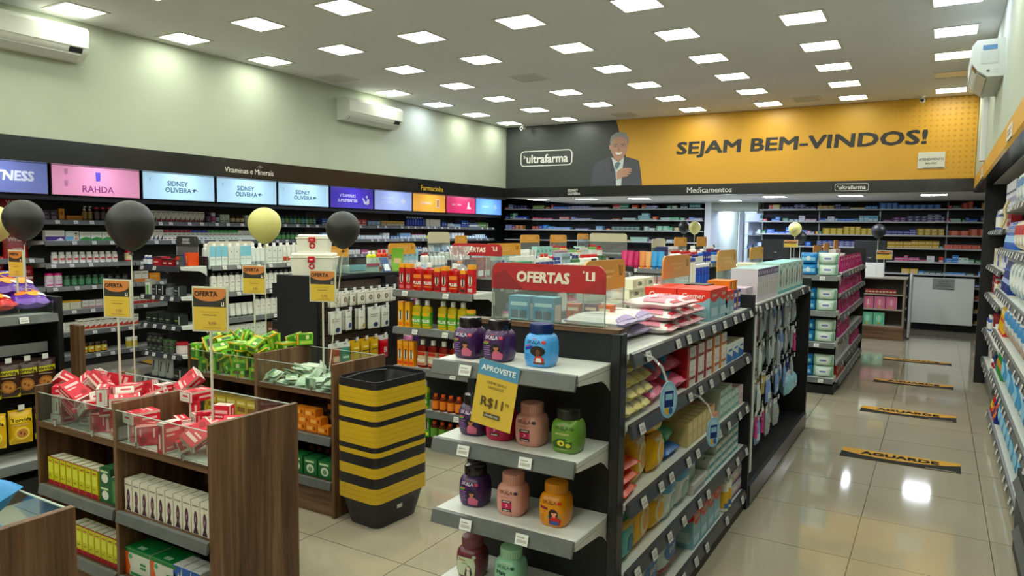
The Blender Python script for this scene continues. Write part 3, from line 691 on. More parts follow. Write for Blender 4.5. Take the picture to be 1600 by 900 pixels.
put('pipe_cover', 'white vertical pipe cover below the right-hand air conditioner', 'pipe', [('cover', MB().bbox(.30, .352, 8.55, 8.66, 2.34, 2.98, WHITE).mesh()), ('elbow', MB().tube([(.31, 8.6, 2.98), (.30, 8.5, 3.02), (.30, 8.35, 3.03)], .035, mat('#c3c6be'), 10).mesh())], (0, 0, 0))
for n, x in (('over the dark panel', -6.2), ('over the yellow panel', -.28)):
    put('security_camera', f'small white security camera under the ceiling {n}', 'camera', [('mount', MB().lathe([(.03, -.02), (.03, 0)], WHITE, 12).mesh()), ('housing', MB().tube([(0, .03, -.055), (0, -.07, -.065)], .03, mat('#d3d5d0', .3), 12).mesh()), ('lens', MB().tube([(0, -.07, -.065), (0, -.075, -.0655)], .022, '#17181a', 12).mesh())], (x, 10.82, CZ))
# ------------------------------------------------------------------ acrylic header signs
def header(label, loc, rz, w, hh, hc, col, text=None, tc='#efe2d0', bars=None):
    r = tag(link('header_sign', None, loc, (0, 0, rz)), label, 'sign', 'acrylic header signs')
    rr = hh*.35; o = []
    for cx, cz, a in ((w/2-rr, hc+hh-rr, 0), (-w/2+rr, hc+hh-rr, PI/2)):
        for i in range(6): t = a+PI/2*i/5; o.append((cx+rr*math.cos(t), cz+rr*math.sin(t)))
    o += [(-w/2, hc), (w/2, hc)]
    link('header_panel', MB().prism(o, -.004, .004, mat(col, .35), 'Y').mesh(), (0, 0, 0), (0, 0, 0), r)
    link('clear_panel', MB().box(-w/2, w/2, -.002, .002, .0, hc, HAZY).box(w/2-.003, w/2, -.003, .003, 0, hc, EDGE).box(-w/2, -w/2+.003, -.003, .003, 0, hc, EDGE).mesh(), (0, 0, 0), (0, 0, 0), r, 'clear acrylic lower panel')
    link('foot', MB().box(-w/2, w/2, -.03, .03, 0, .004, ACRYL).mesh(), (0, 0, 0), (0, 0, 0), r)
    for s in (1, -1):
        b = MB(); mp = face((-w/2*s, -.0045*s, hc), (w*s, 0, 0), (0, 0, hh), (0, -s, 0))
        if text: b.art(mp, w, hh, [('p', [(0.02, .02), (.30, .02), (.12, .72), (.02, .55)], '#8f1f27') if s else None, ('p', [(.80, .02), (.985, .02), (.985, .6)], '#a3242c'), ('t', text, .47, .5, .42, tc, .5, .05, .06)])
        elif bars: b.art(mp, w, hh, [('r', .28, .56, .70, .66, bars), ('r', .32, .38, .64, .48, bars)])
        if text or bars:
            c = tc if text else '#7a5a20'
            b.art(mp, w, hh, [('p', [(.84, .78), (.86, .78), (.86, .52), (.88, .48), (.89, .52), (.89, .78), (.915, .78), (.915, .45), (.84, .45)], c), ('r', .815, .72, .83, .80, c)])
            link('lettering', b.mesh(), (0, 0, 0), (0, 0, 0), r)
    return r
RED = '#b3262e'; ORA = '#d0922e'
header('red offers header sign above the hair cream jars, nearest', (-1.24, 2.352, 1.262), 0, .472, .10, .115, RED, 'OFERTAS')
header('red offers header sign above the mouthwash end shelves', (-2.93, 4.44, 1.245), 0, .44, .088, .165, RED, 'OFERTAS')
for n, (x, y, z, w, hh, tz, wh) in enumerate((
    (-1.225, 2.86, 1.175, .44, .13, 1.478, 'behind the nearest red header'), (-1.225, 3.84, 1.175, .47, .12, 1.475, 'behind the boxes on the nearest gondola'), (-1.225, 4.92, 1.18, .5, .135, 1.485, 'first on the baby hook gondola'), (-1.225, 5.83, 1.18, .46, .09, 1.492, 'at the far end of the baby hook gondola'),
    (-3.08, 5.08, 1.19, .54, .10, 1.492, 'behind the second red header'), (-4.6, 4.70, 1.2, .34, .10, 1.443, 'behind the first aid boxes on the counter'), (-4.6, 5.63, 1.2, .42, .11, 1.458, 'beside the folded green leaflet on the counter'), (-4.8, 8.6, 1.2, .53, .105, 1.54, 'first on the toiletries gondola'), (-4.8, 9.45, 1.2, .52, .11, 1.54, 'second on the toiletries gondola'), (-4.8, 10.3, 1.2, .4, .09, 1.56, 'last on the toiletries gondola'), (-4.8, 6.95, 1.2, .24, .09, 1.53, 'at the near end of the toiletries gondola'),
    (-2.8, 8.9, 1.2, .5, .107, 1.536, 'nearer of two behind the sun cream tubes'), (-2.8, 9.84, 1.2, .46, .125, 1.542, 'farther of two behind the sun cream tubes'), (-1.15, 8.56, 1.21, .62, .13, 1.478, 'first on the wipes gondola'), (-1.15, 9.3, 1.21, .5, .14, 1.492, 'second on the wipes gondola'), (-1.15, 10.2, 1.21, .45, .17, 1.523, 'last on the wipes gondola'))):
    header(f'orange header sign with clear panel, {wh}', (x, y, z), R90, w, hh, tz-hh-z, ORA, None, bars='#dcaa5a')
header('cream blank header sign behind the sun cream tubes', (-2.8, 8.08, 1.2), R90, .46, .10, .22, '#c3bd9e')
header('cream blank header sign at the far end of the toiletries gondola', (-4.4, 10.35, 1.2), 0, .62, .13, .24, '#c3bd9e')
header('cream blank header sign above the white hair bottles', (-6.68, 5.25, 1.2), R90, .6, .10, .14, '#cfc8b0')
header('cream blank header sign left of the bagged gift', (-4.75, 6.45, 1.2), R90, .4, .12, .25, '#c3bd9e')
hs = header('grey header sign with white name above the black jars', (-6.72, 4.74, 1.29), 0, .36, .105, .10, '#3a3f38')
b = MB().art(face((-.18, -.0045, .10), (.36, 0, 0), (0, 0, .105), (0, -1, 0)), .36, .105, [('t', 'SIDNEY', .46, .66, .26, '#d5d7cf', .36, .04), ('t', 'OLIVEIRA', .46, .36, .22, '#d5d7cf', .4, .03), ('p', [(.84, .8), (.88, .8), (.9, .6), (.87, .5)], '#77796f')])
link('lettering', b.mesh(), (0, 0, 0), (0, 0, 0), hs)
# ------------------------------------------------------------------ offer signs and balloons
STICK = mat('#c9cbb8', .35)
def offer(label, x, y, zc, zb, rz, W=.15, H=.175, price='9,99'):
    r = tag(link('offer_sign', None, (x, y, zb), (0, 0, rz)), label, 'price sign', 'offer signs on sticks')
    z0 = zc-H/2-zb
    link('pole', MB().tube([(0, .004, 0), (0, .004, z0+.02)], .0055, STICK, 8).mesh(), (0, 0, 0), (0, 0, 0), r)
    link('frame', MB().box(-W/2-.007, W/2+.007, 0, .008, z0-.007, z0+H+.007, STICK).mesh(), (0, 0, 0), (0, 0, 0), r)
    b = MB().box(-W/2, W/2, -.002, 0, z0, z0+H, mat('#d2b23a', .5))
    mp = face((-W/2, -.002, z0), (W, 0, 0), (0, 0, H), (0, -1, 0))
    arc = [(.5+.5*math.cos(t), .86-.17*math.sin(t)) for t in [PI*i/10 for i in range(11)]]
    b.art(mp, W, H, [('r', 0, .56, 1, 1, '#2c2a26'), ('p', [(1, 1), (0, 1)]+arc[::-1], '#c87a3a'), ('p', [(.86, .68), (.885, .68), (.885, .61), (.92, .61), (.92, .68), (.95, .68), (.95, .58), (.86, .58)], '#d8d2c8')])
    link('card', b.mesh(), (0, 0, 0), (0, 0, 0), r)
    t = MB().art(mp, W, H, [('t', 'OFERTA', .40, .87, .13, '#1d1a16', .72, .03), ('r', .3, .36, .72, .375, '#8a6c2a'), ('r', .22, .44, .8, .445, '#8a6c2a'), ('t', price, .58, .16, .10, '#9a6a4a', .4, .0), ('r', .3, .06, .85, .07, '#a07a3a')], e0=.0014)
    link('lettering', t.mesh(), (0, 0, 0), (0, 0, 0), r)
def balloon(label, x, y, zc, zb, col, rb=.105, tilt=.0, stick=True):
    r = tag(link('balloon', None, (x, y, zb)), label, 'balloon', 'black and yellow balloons')
    pr = []
    for i in range(17):
        t = PI*i/16; z = -math.cos(t); rad = math.sin(t)
        if z < 0: rad *= (1-.20*z*z); z *= 1.26
        pr.append((max(rad*rb, .004), zc-zb+z*rb))
    b = MB().lathe(pr, mat(col, .46), 24).mesh(ang=3)
    link('skin', b, (tilt, 0, 0), (0, 0, 0), r)
    zk = zc-zb-rb*1.26
    link('knot', MB().lathe([(.004, zk-.004), (.009, zk-.012), (.010, zk-.018), (.003, zk-.018)], mat(col, .4), 10).mesh(), (tilt, 0, 0), (0, 0, 0), r)
    if stick: link('stick', MB().tube([(0, 0, 0), (tilt, 0, zk-.006)], .0035, STICK, 6).mesh(), (0, 0, 0), (0, 0, 0), r)
BLK, YLW = '#1d1e20', '#cfcb7c'
TZ = .70
balloon('large black balloon over the bin of red boxes', -3.285, 2.02, 1.612, TZ, BLK)
offer('offer sign beside the black balloon stick in the red box bin', -3.26, 1.93, 1.262, TZ, .30, .135, .165)
offer('offer sign standing in the nearer heap of red boxes', -2.598, 1.93, 1.256, TZ, .34, .15, .175)
balloon('pale yellow balloon over the heap of green boxes', -3.745, 3.20, 1.622, TZ, YLW, .104)
offer('offer sign in front of the white bottles, in the green box bin', -3.735, 3.10, 1.266, TZ, .30, .15, .17)
balloon('black balloon beside the first aid boxes', -3.19, 3.20, 1.60, TZ, BLK, .10, .125)
offer('offer sign in front of the first aid boxes, in the sachet bin', -3.115, 3.08, 1.258, TZ, .30, .155, .175)
balloon('black balloon over the snack gondola at the left edge', -4.66, 2.21, 1.635, 1.18, BLK, .108)
balloon('pale yellow balloon partly behind the black one at the left edge', -4.98, 2.2, 1.61, 1.18, YLW, .10)
offer('narrow offer sign on the snack gondola at the left edge', -4.66, 2.16, 1.37, 1.077, .15, .115, .145)
balloon('small black balloon over the pharmacy counter, left of a yellow one', -3.80, 12.25, 1.697, 1.06, BLK, .10)
balloon('small yellow balloon over the pharmacy counter near the passage', -3.60, 12.2, 1.689, 1.06, YLW, .10)
balloon('small yellow balloon in front of the medicine shelves', -1.985, 12.2, 1.683, 1.06, YLW, .10)
balloon('small black balloon tucked below the yellow one at the medicine shelves', -1.93, 12.4, 1.55, 1.06, BLK, .095)
balloon('black balloon over the right end of the pharmacy counter', -.80, 12.25, 1.665, .97, BLK, .10)
offer('small offer sign on the counter beside the left monitor', -2.03, 12.15, 1.44, 1.06, 0, .2, .1)
offer('small offer sign at the right end of the counter', -.70, 12.16, 1.30, .97, 0, .2, .12)
# price card clipped to the jar shelf
W, H = .155, .22
r = tag(link('price_card', None, (-1.257, 1.995, .945), (-.05, .14, .03)), 'blue and yellow price card hanging from the top jar shelf', 'price sign')
b = MB().box(-W/2, W/2, 0, .0012, 0, H, mat('#cfae3a', .5)); mp = face((-W/2, 0, 0), (W, 0, 0), (0, 0, H), (0, -1, 0))
b.art(mp, W, H, [('r', 0, .76, 1, 1, '#4f8db3')])
link('card', b.mesh(), (0, 0, 0), (0, 0, 0), r)
link('lettering', MB().art(mp, W, H, [('t', 'APROVEITE', .5, .88, .10, '#e6ecec', .84, .03), ('t', 'CREME SKALA', .5, .67, .045, '#6a5a2a', .5, .01), ('t', 'VARIADOS', .5, .60, .045, '#6a5a2a', .4, .01), ('t', 'R$11', .46, .36, .17, '#54431f', .56, .02), ('t', '99', .83, .40, .05, '#54431f', .1, .01), ('r', .3, .14, .70, .21, '#4a4238'), ('t', 'ultrafarma', .5, .175, .05, '#d8cfae', .34, .01)], e0=.0012).mesh(), (0, 0, 0), (0, 0, 0), r)
# ------------------------------------------------------------------ floor stickers
for k, y in enumerate((5.62, 7.17, 8.69, 10.3)):
    x0, x1, d = -.545, .208, .26
    b = MB().box(x0, x1, y, y+d, 0, .0012, mat('#c9952e', .6, 0, 0, .2)); mp = face((x0, y, .0012), (x1-x0, 0, 0), (0, d, 0), (0, 0, 1))
    arc = [(i/12, .34*(1-math.sin(PI*min(1, i/12*1.0))**1*.9)+.02) for i in range(13)]
    b.art(mp, x1-x0, d, [('p', [(1, 0), (1, .74), (.88, .56), (.72, .42), (.5, .33), (.3, .35), (.14, .45), (0, .62), (0, 0)], mat('#2b2a26', .7, 0, 0, .1))], e0=.0004)
    t = MB().art(mp, x1-x0, d, [('t', 'AGUARDE', .50, .68, .42, mat('#1c1a15', .7, 0, 0, .1), .66, .05), ('r', .72, .08, .96, .12, '#a9a595')], e0=.0009)
    put('floor_sticker', f'yellow and black waiting-line floor sticker, {ordw(k+1)} from the camera', 'floor sticker', [('sticker', b.mesh()), ('lettering', t.mesh())], (0, 0, 0), 0, 'floor stickers')
b = MB().box(-8.05, -7.6, 4.95, 5.15, 0, .0012, mat('#c9952e', .6, 0, 0, .2)); b.art(face((-8.05, 4.95, .0012), (.45, 0, 0), (0, .2, 0), (0, 0, 1)), .45, .2, [('p', [(0, 0), (1, 0), (1, .4), (.5, .2), (0, .4)], mat('#2b2a26', .7, 0, 0, .1))], e0=.0004)
put('floor_sticker', 'yellow and black floor sticker before the vitamin shelves', 'floor sticker', b.mesh(), (0, 0, 0))
# ------------------------------------------------------------------ shopping basket stack
def basket_body(top=False):
    W2, D2, H2 = .145, .20, .175; w2, d2 = .112, .158; bm_, cm = MB(), None
    bl = mat('#17171a', .45)
    def ringp(k, z):   # rounded rectangle outline at fraction k of the way up
        a, c = w2+(W2-w2)*k, d2+(D2-d2)*k
        return [(p[0], p[1], z) for p in rounded(-a, a, -c, c, .045, 3)]
    lv = [0, .1, .3, .36, .5, .56, .7, .8, 1]
    rings = [ringp(k, k*H2) for k in lv]; n = len(rings[0]); vs = sum(rings, []); fs = []
    for j in range(len(lv)-1):
        for i in range(n): fs.append((j*n+i, j*n+(i+1) % n, (j+1)*n+(i+1) % n, (j+1)*n+i))
    fs.append(tuple(range(n-1, -1, -1)))
    bm_.add(vs, fs, bl)
    # slots in the walls: dark bars raised between openings
    for s in (1, -1):
        for i in range(6):
            x = (-.063+.022*i)
            for k0, k1 in ((.12, .32), (.38, .58)):
                p = lambda xx, k, o: (xx, s*(d2+(D2-d2)*k+o), k*H2)
                bm_.poly([p(x, k0, .001), p(x+.014, k0, .001), p(x+.014, k1, .001), p(x, k1, .001)][::s], '#050506')
        for i in range(10):
            y = (-.106+.022*i)
            for k0, k1 in ((.12, .32), (.38, .58)):
                p = lambda yy, k, o: (s*(w2+(W2-w2)*k+o), yy, k*H2)
                bm_.poly([p(y, k0, .001), p(y+.014, k0, .001), p(y+.014, k1, .001), p(y, k1, .001)][::-s], '#050506')
    return bm_
def rim_mesh(h, m, lip):
    b = MB(); o = [(p[0], p[1]) for p in rounded(-.152, .152, -.207, .207, .045, 4)]; i = [(p[0], p[1]) for p in rounded(-.1458, .1458, -.2008, .2008, .041, 4)]; n = len(o)
    vs = [(x, y, 0) for x, y in o]+[(x, y, h) for x, y in o]+[(x, y, h) for x, y in i]+[(x, y, 0) for x, y in i]
    fs = []
    for k in range(n):
        q = (k+1) % n
        fs += [(k, q, n+q, n+k), (n+k, n+q, 2*n+q, 2*n+k), (2*n+k, 2*n+q, 3*n+q, 3*n+k), (3*n+k, 3*n+q, q, k)]
    return b.add(vs, fs, m)
BB = basket_body().mesh()
YB_, KB = mat('#c9a41c', .4), mat('#1b1b1e', .4)
seq = 'YYYKKYYKKYKYYYYKYYKYYYK'      # bottom to top
N = len(seq); ph = .0277
bz = .155
bl_ = {}
RM = {c: rim_mesh(ph*.97, YB_ if c == 'Y' else KB, 0).mesh() for c in 'YK'}
TOPR = rim_mesh(.042, KB, 0).mesh()
HND = MB().tube([(-.13, .16, -.01), (-.115, .05, .004), (-.115, -.05, .004), (-.13, -.16, -.01)], .006, KB, 6).mesh()
for i, c in enumerate(seq):
    last = i == N-1
    lb = f'{"yellow" if c == "Y" else "black"}-rimmed shopping basket, ' + ('topmost of the stack by the bin' if last else f'{ordw(i+1)} from the floor in the stack' if i else 'bottom of the stack, its slotted body showing')
    r = tag(link('shopping_basket', None, (-2.592, 3.01, ph*i), (0, 0, -.07)), lb, 'basket', 'stack of shopping baskets')
    link('body', BB, (0, 0, .002), (0, 0, 0), r)
    link('rim', TOPR if last else RM[c], (0, 0, bz), (0, 0, 0), r, 'yellow rim' if c == 'Y' else 'black rim')
    if last: link('handle', HND, (0, 0, bz+.035), (0, 0, 0), r)
    if i == 0: link('label', MB().box(.1288, .1335, -.03, .01, .085, .105, mat('#b9b9b4')).mesh(), (0, 0, 0), (0, 0, 0), r)
# ------------------------------------------------------------------ pharmacy counter end
ct = root('service_counter', 'long dark service counter in front of the medicine shelves', 'counter', (-3, 12.6, 0))
part(ct, 'body', MB().box(-6.6, -1.06, 12.35, 12.9, 0, 1.03, BLACKM)); part(ct, 'top', MB().bbox(-6.65, -1.04, 12.05, 12.95, 1.03, 1.06, WHITE, .004))
cb = root('counter_cabinet', 'open walnut counter cabinet at the end of the aisle', 'cabinet', (-.69, 12.5, 0))
part(cb, 'plinth', MB().bbox(-1.0, -.40, 12.30, 12.75, 0, .20, WOODX, .003)); part(cb, 'side_panel', MB().bbox(-.43, -.40, 12.32, 12.78, .2, .93, mat('#8a7a68', .5), .003)); part(cb, 'side_panel', MB().bbox(-1.0, -.97, 12.32, 12.78, .2, .93, WOOD, .003))
part(cb, 'back_panel', MB().box(-.97, -.43, 12.74, 12.77, .2, .93, mat('#6a6458')))
for z in (.20, .45, .68): part(cb, 'shelf', MB().bbox(-.97, -.43, 12.31, 12.74, z, z+.018, mat('#8f8a7c', .5), .002))
part(cb, 'top', MB().bbox(-1.02, -.38, 12.28, 12.8, .93, .955, mat('#9a9688', .4), .003)); part(cb, 'upstand', MB().bbox(-1.0, -.70, 12.35, 12.4, .955, 1.17, WHITE, .003))
part(cb, 'white_side', MB().bbox(-.36, -.33, 12.6, 13.3, .02, .99, WHITE, .003), 'white side board')
gt = root('counter_gate', 'white hanging counter gate with a grey notice, end of the aisle', 'gate', (.08, 13.9, .13))
part(gt, 'panel', MB().bbox(-.36, .53, 13.88, 13.92, .13, .90, mat('#d9ddd2', .35), .004))
part(gt, 'hinge', MB().box(-.38, -.36, 13.88, 13.92, .25, .32, CHROME)); part(gt, 'hinge', MB().box(-.38, -.36, 13.88, 13.92, .70, .77, CHROME)); part(gt, 'post', MB().box(-.42, -.38, 13.86, 13.94, 0, .95, BLACK))
b = MB().box(-.06, .25, 13.872, 13.879, .71, .89, mat('#8b8f88', .5)).box(.01, .25, 13.871, 13.8725, .712, .722, mat('#2a2a28'))
b.art(face((-.06, 13.872, .71), (.31, 0, 0), (0, 0, .18), (0, -1, 0)), .31, .18, [('t', 'SOMENTE', .5, .74, .12, INK, .5, .01), ('t', 'PESSOAS', .5, .53, .12, INK, .5, .01), ('t', 'AUTORIZADAS', .5, .32, .12, INK, .76, .01)])
put('paper_notice', 'grey notice taped on the white counter gate', 'notice', b.mesh(), (0, 0, 0))
for n, x in (('left', -2.35), ('right', -.93)):
    mo = put('monitor', f'back of the {n} black monitor on the pharmacy counter', 'monitor', [('housing', MB().bbox(-.23, .23, 0, .05, .10, .44, BLACK, .012).box(-.2, .2, -.003, 0, .30, .305, mat('#2e2f33')).mesh()), ('stand', MB().box(-.03, .03, .02, .05, 0, .12, BLACK).bbox(-.1, .1, -.03, .1, 0, .012, BLACK, .003).mesh()), ('emblem', MB().box(-.02, .02, -.004, -.002, .22, .23, mat('#8a8c90')).mesh())], (x, 12.62, 1.061 if n == 'left' else .957))
    mo.scale = (1, 1, 1 if n == 'left' else 1.25)
# shelf rack seen through the passage
rk = root('storage_rack', 'grey storage rack seen through the passage', 'shelf', (-3.1, 15.2, 0))
for x in (-3.42, -2.78): part(rk, 'post', MB().box(x-.015, x+.015, 15.0, 15.03, 0, 2.0, mat('#8f949c')))
part(rk, 'back_panel', MB().box(-3.42, -2.78, 15.38, 15.4, 0, 2.0, mat('#6d7078')))
for k in range(7): part(rk, 'shelf', MB().box(-3.42, -2.78, 15.0, 15.38, .2+k*.27, .215+k*.27, mat('#aab0b8')))
VIVID[0] = True
# ------------------------------------------------------------------ product shapes
PC = {}
def memo(f):
    def g(*a, **k):
        key = (f.__name__, repr(a), repr(sorted(k.items())))
        if key not in PC: PC[key] = f(*a, **k)
        return PC[key]
    return g
@memo
def carton(w, d, h, body, front=(), top=(), side=(), rough=.45, allround=False):
    b = MB().box(-w/2, w/2, 0, d, 0, h, mat(body, rough))
    b.art(fF(w, h), w, h, front)
    b.art(face((-w/2, 0, h), (w, 0, 0), (0, d, 0), (0, 0, 1)), w, d, top or [('r', .0, .47, 1, .49, '#8a8780'), ('r', .0, .0, .03, 1, mat(body, .5))])
    if allround:      # printed on its back and underside too
        b.art(face((w/2, d, 0), (-w, 0, 0), (0, 0, h), (0, 1, 0)), w, h, front); b.art(face((-w/2, d, 0), (w, 0, 0), (0, -d, 0), (0, 0, -1)), w, d, top)
    if side:
        b.art(face((w/2, 0, 0), (0, d, 0), (0, 0, h), (1, 0, 0)), d, h, side); b.art(face((-w/2, d, 0), (0, -d, 0), (0, 0, h), (-1, 0, 0)), d, h, side)
    return b.mesh()
def shade(h, k):
    h = h.lstrip('#'); return '#'+''.join('%02x' % max(0, min(255, int(int(h[i:i+2], 16)*k))) for i in (0, 2, 4))
@memo
def medbox(w, h, c, v=0, d=.12):
    lt = '#d9dcdc'; dk = shade(c, .7)
    art = [[('r', 0, .0, 1, .16, lt), ('r', .12, .45, .7, .6, lt)], [('r', .0, .0, .25, 1, dk), ('r', .36, .5, .9, .64, lt), ('r', .36, .25, .7, .32, lt)], [('r', 0, .72, 1, .86, dk), ('r', .1, .35, .62, .5, lt), ('e', .82, .4, .08, .2, lt)], [('r', .06, .1, .94, .38, lt), ('r', .12, .6, .6, .76, dk)]][v % 4]
    return carton(w, d, h, c, art, [('r', .05, .05, .5, .95, dk)])
@memo
def bottle(h, r, body, cap, label=None, neck=.45, caph=.16, sh=.12, lab_=(.12, .62), n=12, art=(), split=False, p=2, pump=False, sy=1, labm=None):
    hb = h*(1-caph); z1 = hb-h*sh
    prof = [(r*.88, 0), (r, h*.02), (r, z1), (r*.93, z1+h*sh*.4), (r*neck*1.1, hb-h*.015), (r*neck, hb)]
    B = MB(); K = MB() if split else B; Lb = MB() if split else B
    B.lathe(prof, body if not isinstance(body, str) else mat(body, .25), n, p, 1, sy)
    rc = r*neck*1.12
    if pump:
        K.lathe([(rc, hb-.001), (rc, hb+h*caph*.35), (rc*.4, hb+h*caph*.4), (rc*.4, hb+h*caph*.75)], mat(cap, .3), n)
        K.box(-rc*.5, rc*.5, -rc*2.1, rc*.6, hb+h*caph*.75, hb+h*caph, mat(cap, .3))
    else:
        K.lathe([(rc, hb-.001), (rc, h*.985), (rc*.9, h)], mat(cap, .3), n)
    if label:
        a, c = lab_[0]*h, lab_[1]*h
        Lb.lathe([(r*1.006, a), (r*1.006, c)], mat(label, .4), n, p, 1, sy, caps=False)
        kp = lambda t: 1 if p == 2 else 1/(abs(math.cos(t))**p+abs(math.sin(t))**p)**(1/p)
        def mp(u, v, e):
            t = -PI/2+(u-.5)*1.9; k = kp(t)
            return ((r*1.006*k+e)*math.cos(t), (r*1.006*k+e)*math.sin(t)*sy, a+(c-a)*v)
        Lb.art(mp, r*1.9, c-a, art, du=.18)
    if split:
        return [('bottle', B.mesh()), ('cap', K.mesh())]+([('label', Lb.mesh())] if label else [])
    return B.mesh()
@memo
def jar(h, r, body, lid, label=None, lidh=.25, lr=1.0, split=False, n=14, art=()):
    hb = h*(1-lidh)
    B = MB(); K = MB() if split else B
    B.lathe([(r*.9, 0), (r, h*.04), (r, hb*.88), (r*.9, hb)], mat(body, .25), n)
    K.lathe([(r*lr, hb), (r*lr, h*.97), (r*lr*.93, h)], mat(lid, .3), n)
    if label:
        L = MB() if split else B
        L.lathe([(r*1.01, hb*.12), (r*1.01, hb*.82)], mat(label, .4), n, caps=False)
        mp = lambda u, v, e: ((r*1.01+e)*math.cos(-PI/2+(u-.5)*1.9), (r*1.01+e)*math.sin(-PI/2+(u-.5)*1.9), hb*(.12+.7*v))
        L.art(mp, r*1.9, hb*.7, art, du=.18)
        if split: return [('jar', B.mesh()), ('lid', K.mesh()), ('label', L.mesh())]
    if split: return [('jar', B.mesh()), ('lid', K.mesh())]
    return B.mesh()
@memo
def tubep(h, r, body, cap):
    # squeeze tube standing on its cap
    B = MB(); vs = []; n = 12; lv = [(0, r*.8, r*.8), (.14, r*.8, r*.8), (.15, r, r*.95), (.5, r*1.05, r*.7), (.97, r*1.15, .003), (1, r*1.15, .003)]
    for z, a, c in lv:
        for i in range(n): t = 2*PI*i/n; vs.append((a*math.cos(t), c*math.sin(t), z*h))
    fs = [(j*n+i, j*n+(i+1) % n, (j+1)*n+(i+1) % n, (j+1)*n+i) for j in range(1, 5) for i in range(n)]+[tuple(range(5*n, 6*n))]
    B.add(vs, fs, mat(body, .3)); B.add(vs[:2*n], [(i, (i+1) % n, n+(i+1) % n, n+i) for i in range(n)]+[tuple(range(n-1, -1, -1))], mat(cap, .3))
    B.emit(lambda u, v, e: (r*1.0*(u-.5), -(r*.72+e)*(1-(2*u-1)**2*.25)-.002, h*(.3+.4*v)), [(.1, .1), (.9, .1), (.9, .35), (.1, .35)], shade(body, 1.25), .001, .2)
    return B.mesh()
def pil(w, h, t, seal=.05, ex=2.2, wr=.0, seed=0):
    """surface of a soft pack lying in x-y (w x h), bulging to +-t/2; returns f(u, v, side) -> point"""
    rd = random.Random(seed); ph = [rd.uniform(0, 6) for _ in range(4)]
    def f(u, v, s, e=0):
        x, y = 2*u-1, 2*v-1
        k = min(1, max(0, 1-abs(x)**(ex*2.2)))*min(1, max(0, (1-abs(y)/(1-seal) if abs(y) < 1-seal else 0)*3.2)) if False else max(0, 1-abs(x)**(ex*1.6))**.6*max(0, 1-(min(1, abs(y)/(1-seal)))**(ex*1.8))**.6
        z = s*(t/2*k+.0006)+wr*math.sin(7*x+ph[0])*math.sin(6*y+ph[1])*(.3+.7*(1-k))
        pinch = 1-.06*(1-abs(x)**2)*(abs(y)**6)
        return (w/2*x*(1-.04*(abs(y)**4)), h/2*y, z+t/2+s*e)
    return f
@memo
def pillow(w, h, t, body, art=(), back=None, stand=False, seal=.05, nx=10, ny=12, wr=.0, seed=0, rough=.3, ends=None, under=()):
    f = pil(w, h, t, seal, 2.2, wr, seed); B = MB()
    bm = body if not isinstance(body, str) else mat(body, rough)
    P = (lambda p: (p[0], -p[2]+t, p[1]+h/2)) if stand else (lambda p: (p[0], p[1]+h/2, p[2]))
    for s in (1, -1):
        vs = [P(f(i/nx, j/ny, s)) for j in range(ny+1) for i in range(nx+1)]; fs = []; fe = []
        for j in range(ny):
            for i in range(nx):
                q = (j*(nx+1)+i, j*(nx+1)+i+1, (j+1)*(nx+1)+i+1, (j+1)*(nx+1)+i)
                if s < 0: q = q[::-1]
                (fe if ends and (j == 0 or j == ny-1) else fs).append(q)
        B.add(vs, fs, bm)
        if fe: B.add(vs, fe, mat(ends, rough))
    def fine(ops, s):
        mp = lambda u, v, e: P(f(u, v, s, e))
        for i, o in enumerate(ops):
            e = .0012+.0004*i
            if o[0] == 't': B.art(mp, w, h, [o], e0=e)
            else:
                pts = [(o[1], o[2]), (o[3], o[2]), (o[3], o[4]), (o[1], o[4])] if o[0] == 'r' else o[1] if o[0] == 'p' else [(o[1]+o[3]*math.cos(2*PI*k/16), o[2]+o[4]*math.sin(2*PI*k/16)) for k in range(16)]
                col = o[2] if o[0] == 'p' else o[5]
                v0 = min(p[1] for p in pts); v1 = max(p[1] for p in pts); n = max(1, int((v1-v0)*ny*.99)+1)
                for k in range(n):
                    q = clip([(p[1], p[0]) for p in pts], v0+(v1-v0)*k/n, v0+(v1-v0)*(k+1)/n)
                    if q: B.emit(mp, [(b, a) for a, b in q], col, e, 1/nx)
    fine(art, 1); fine(under, -1)
    return B.mesh(ang=1.2)
@memo
def pouchbag(w, t, h, body, art=()):   # stand-up pouch with a gusset
    B = MB(); nx, ny = 10, 10
    def f(u, v, s, e=0):
        x = 2*u-1; k = (1-abs(x)**3)**.6*(1-max(0, (v-.05)/.95)**1.6) if v < 1 else 0
        return (w/2*x*(1-.05*math.sin(PI*v)), -s*(t/2*k+.001+e), h*v)
    for s in (1, -1):
        vs = [f(i/nx, j/ny, s) for j in range(ny+1) for i in range(nx+1)]
        fs = [(j*(nx+1)+i, j*(nx+1)+i+1, (j+1)*(nx+1)+i+1, (j+1)*(nx+1)+i)[::s] for j in range(ny) for i in range(nx)]
        B.add(vs, fs, mat(body, .25))
    for i, o in enumerate(art):
        mp = lambda u, v, e: f(u, v, 1, e)
        if o[0] == 't': B.art(mp, w, h, [o], e0=.0015)
        else:
            q = [(o[1], o[2]), (o[3], o[2]), (o[3], o[4]), (o[1], o[4])] if o[0] == 'r' else o[1]
            B.emit(mp, q, o[5] if o[0] == 'r' else o[2], .001+.0004*i, .1)
    return B.mesh(ang=1.2)
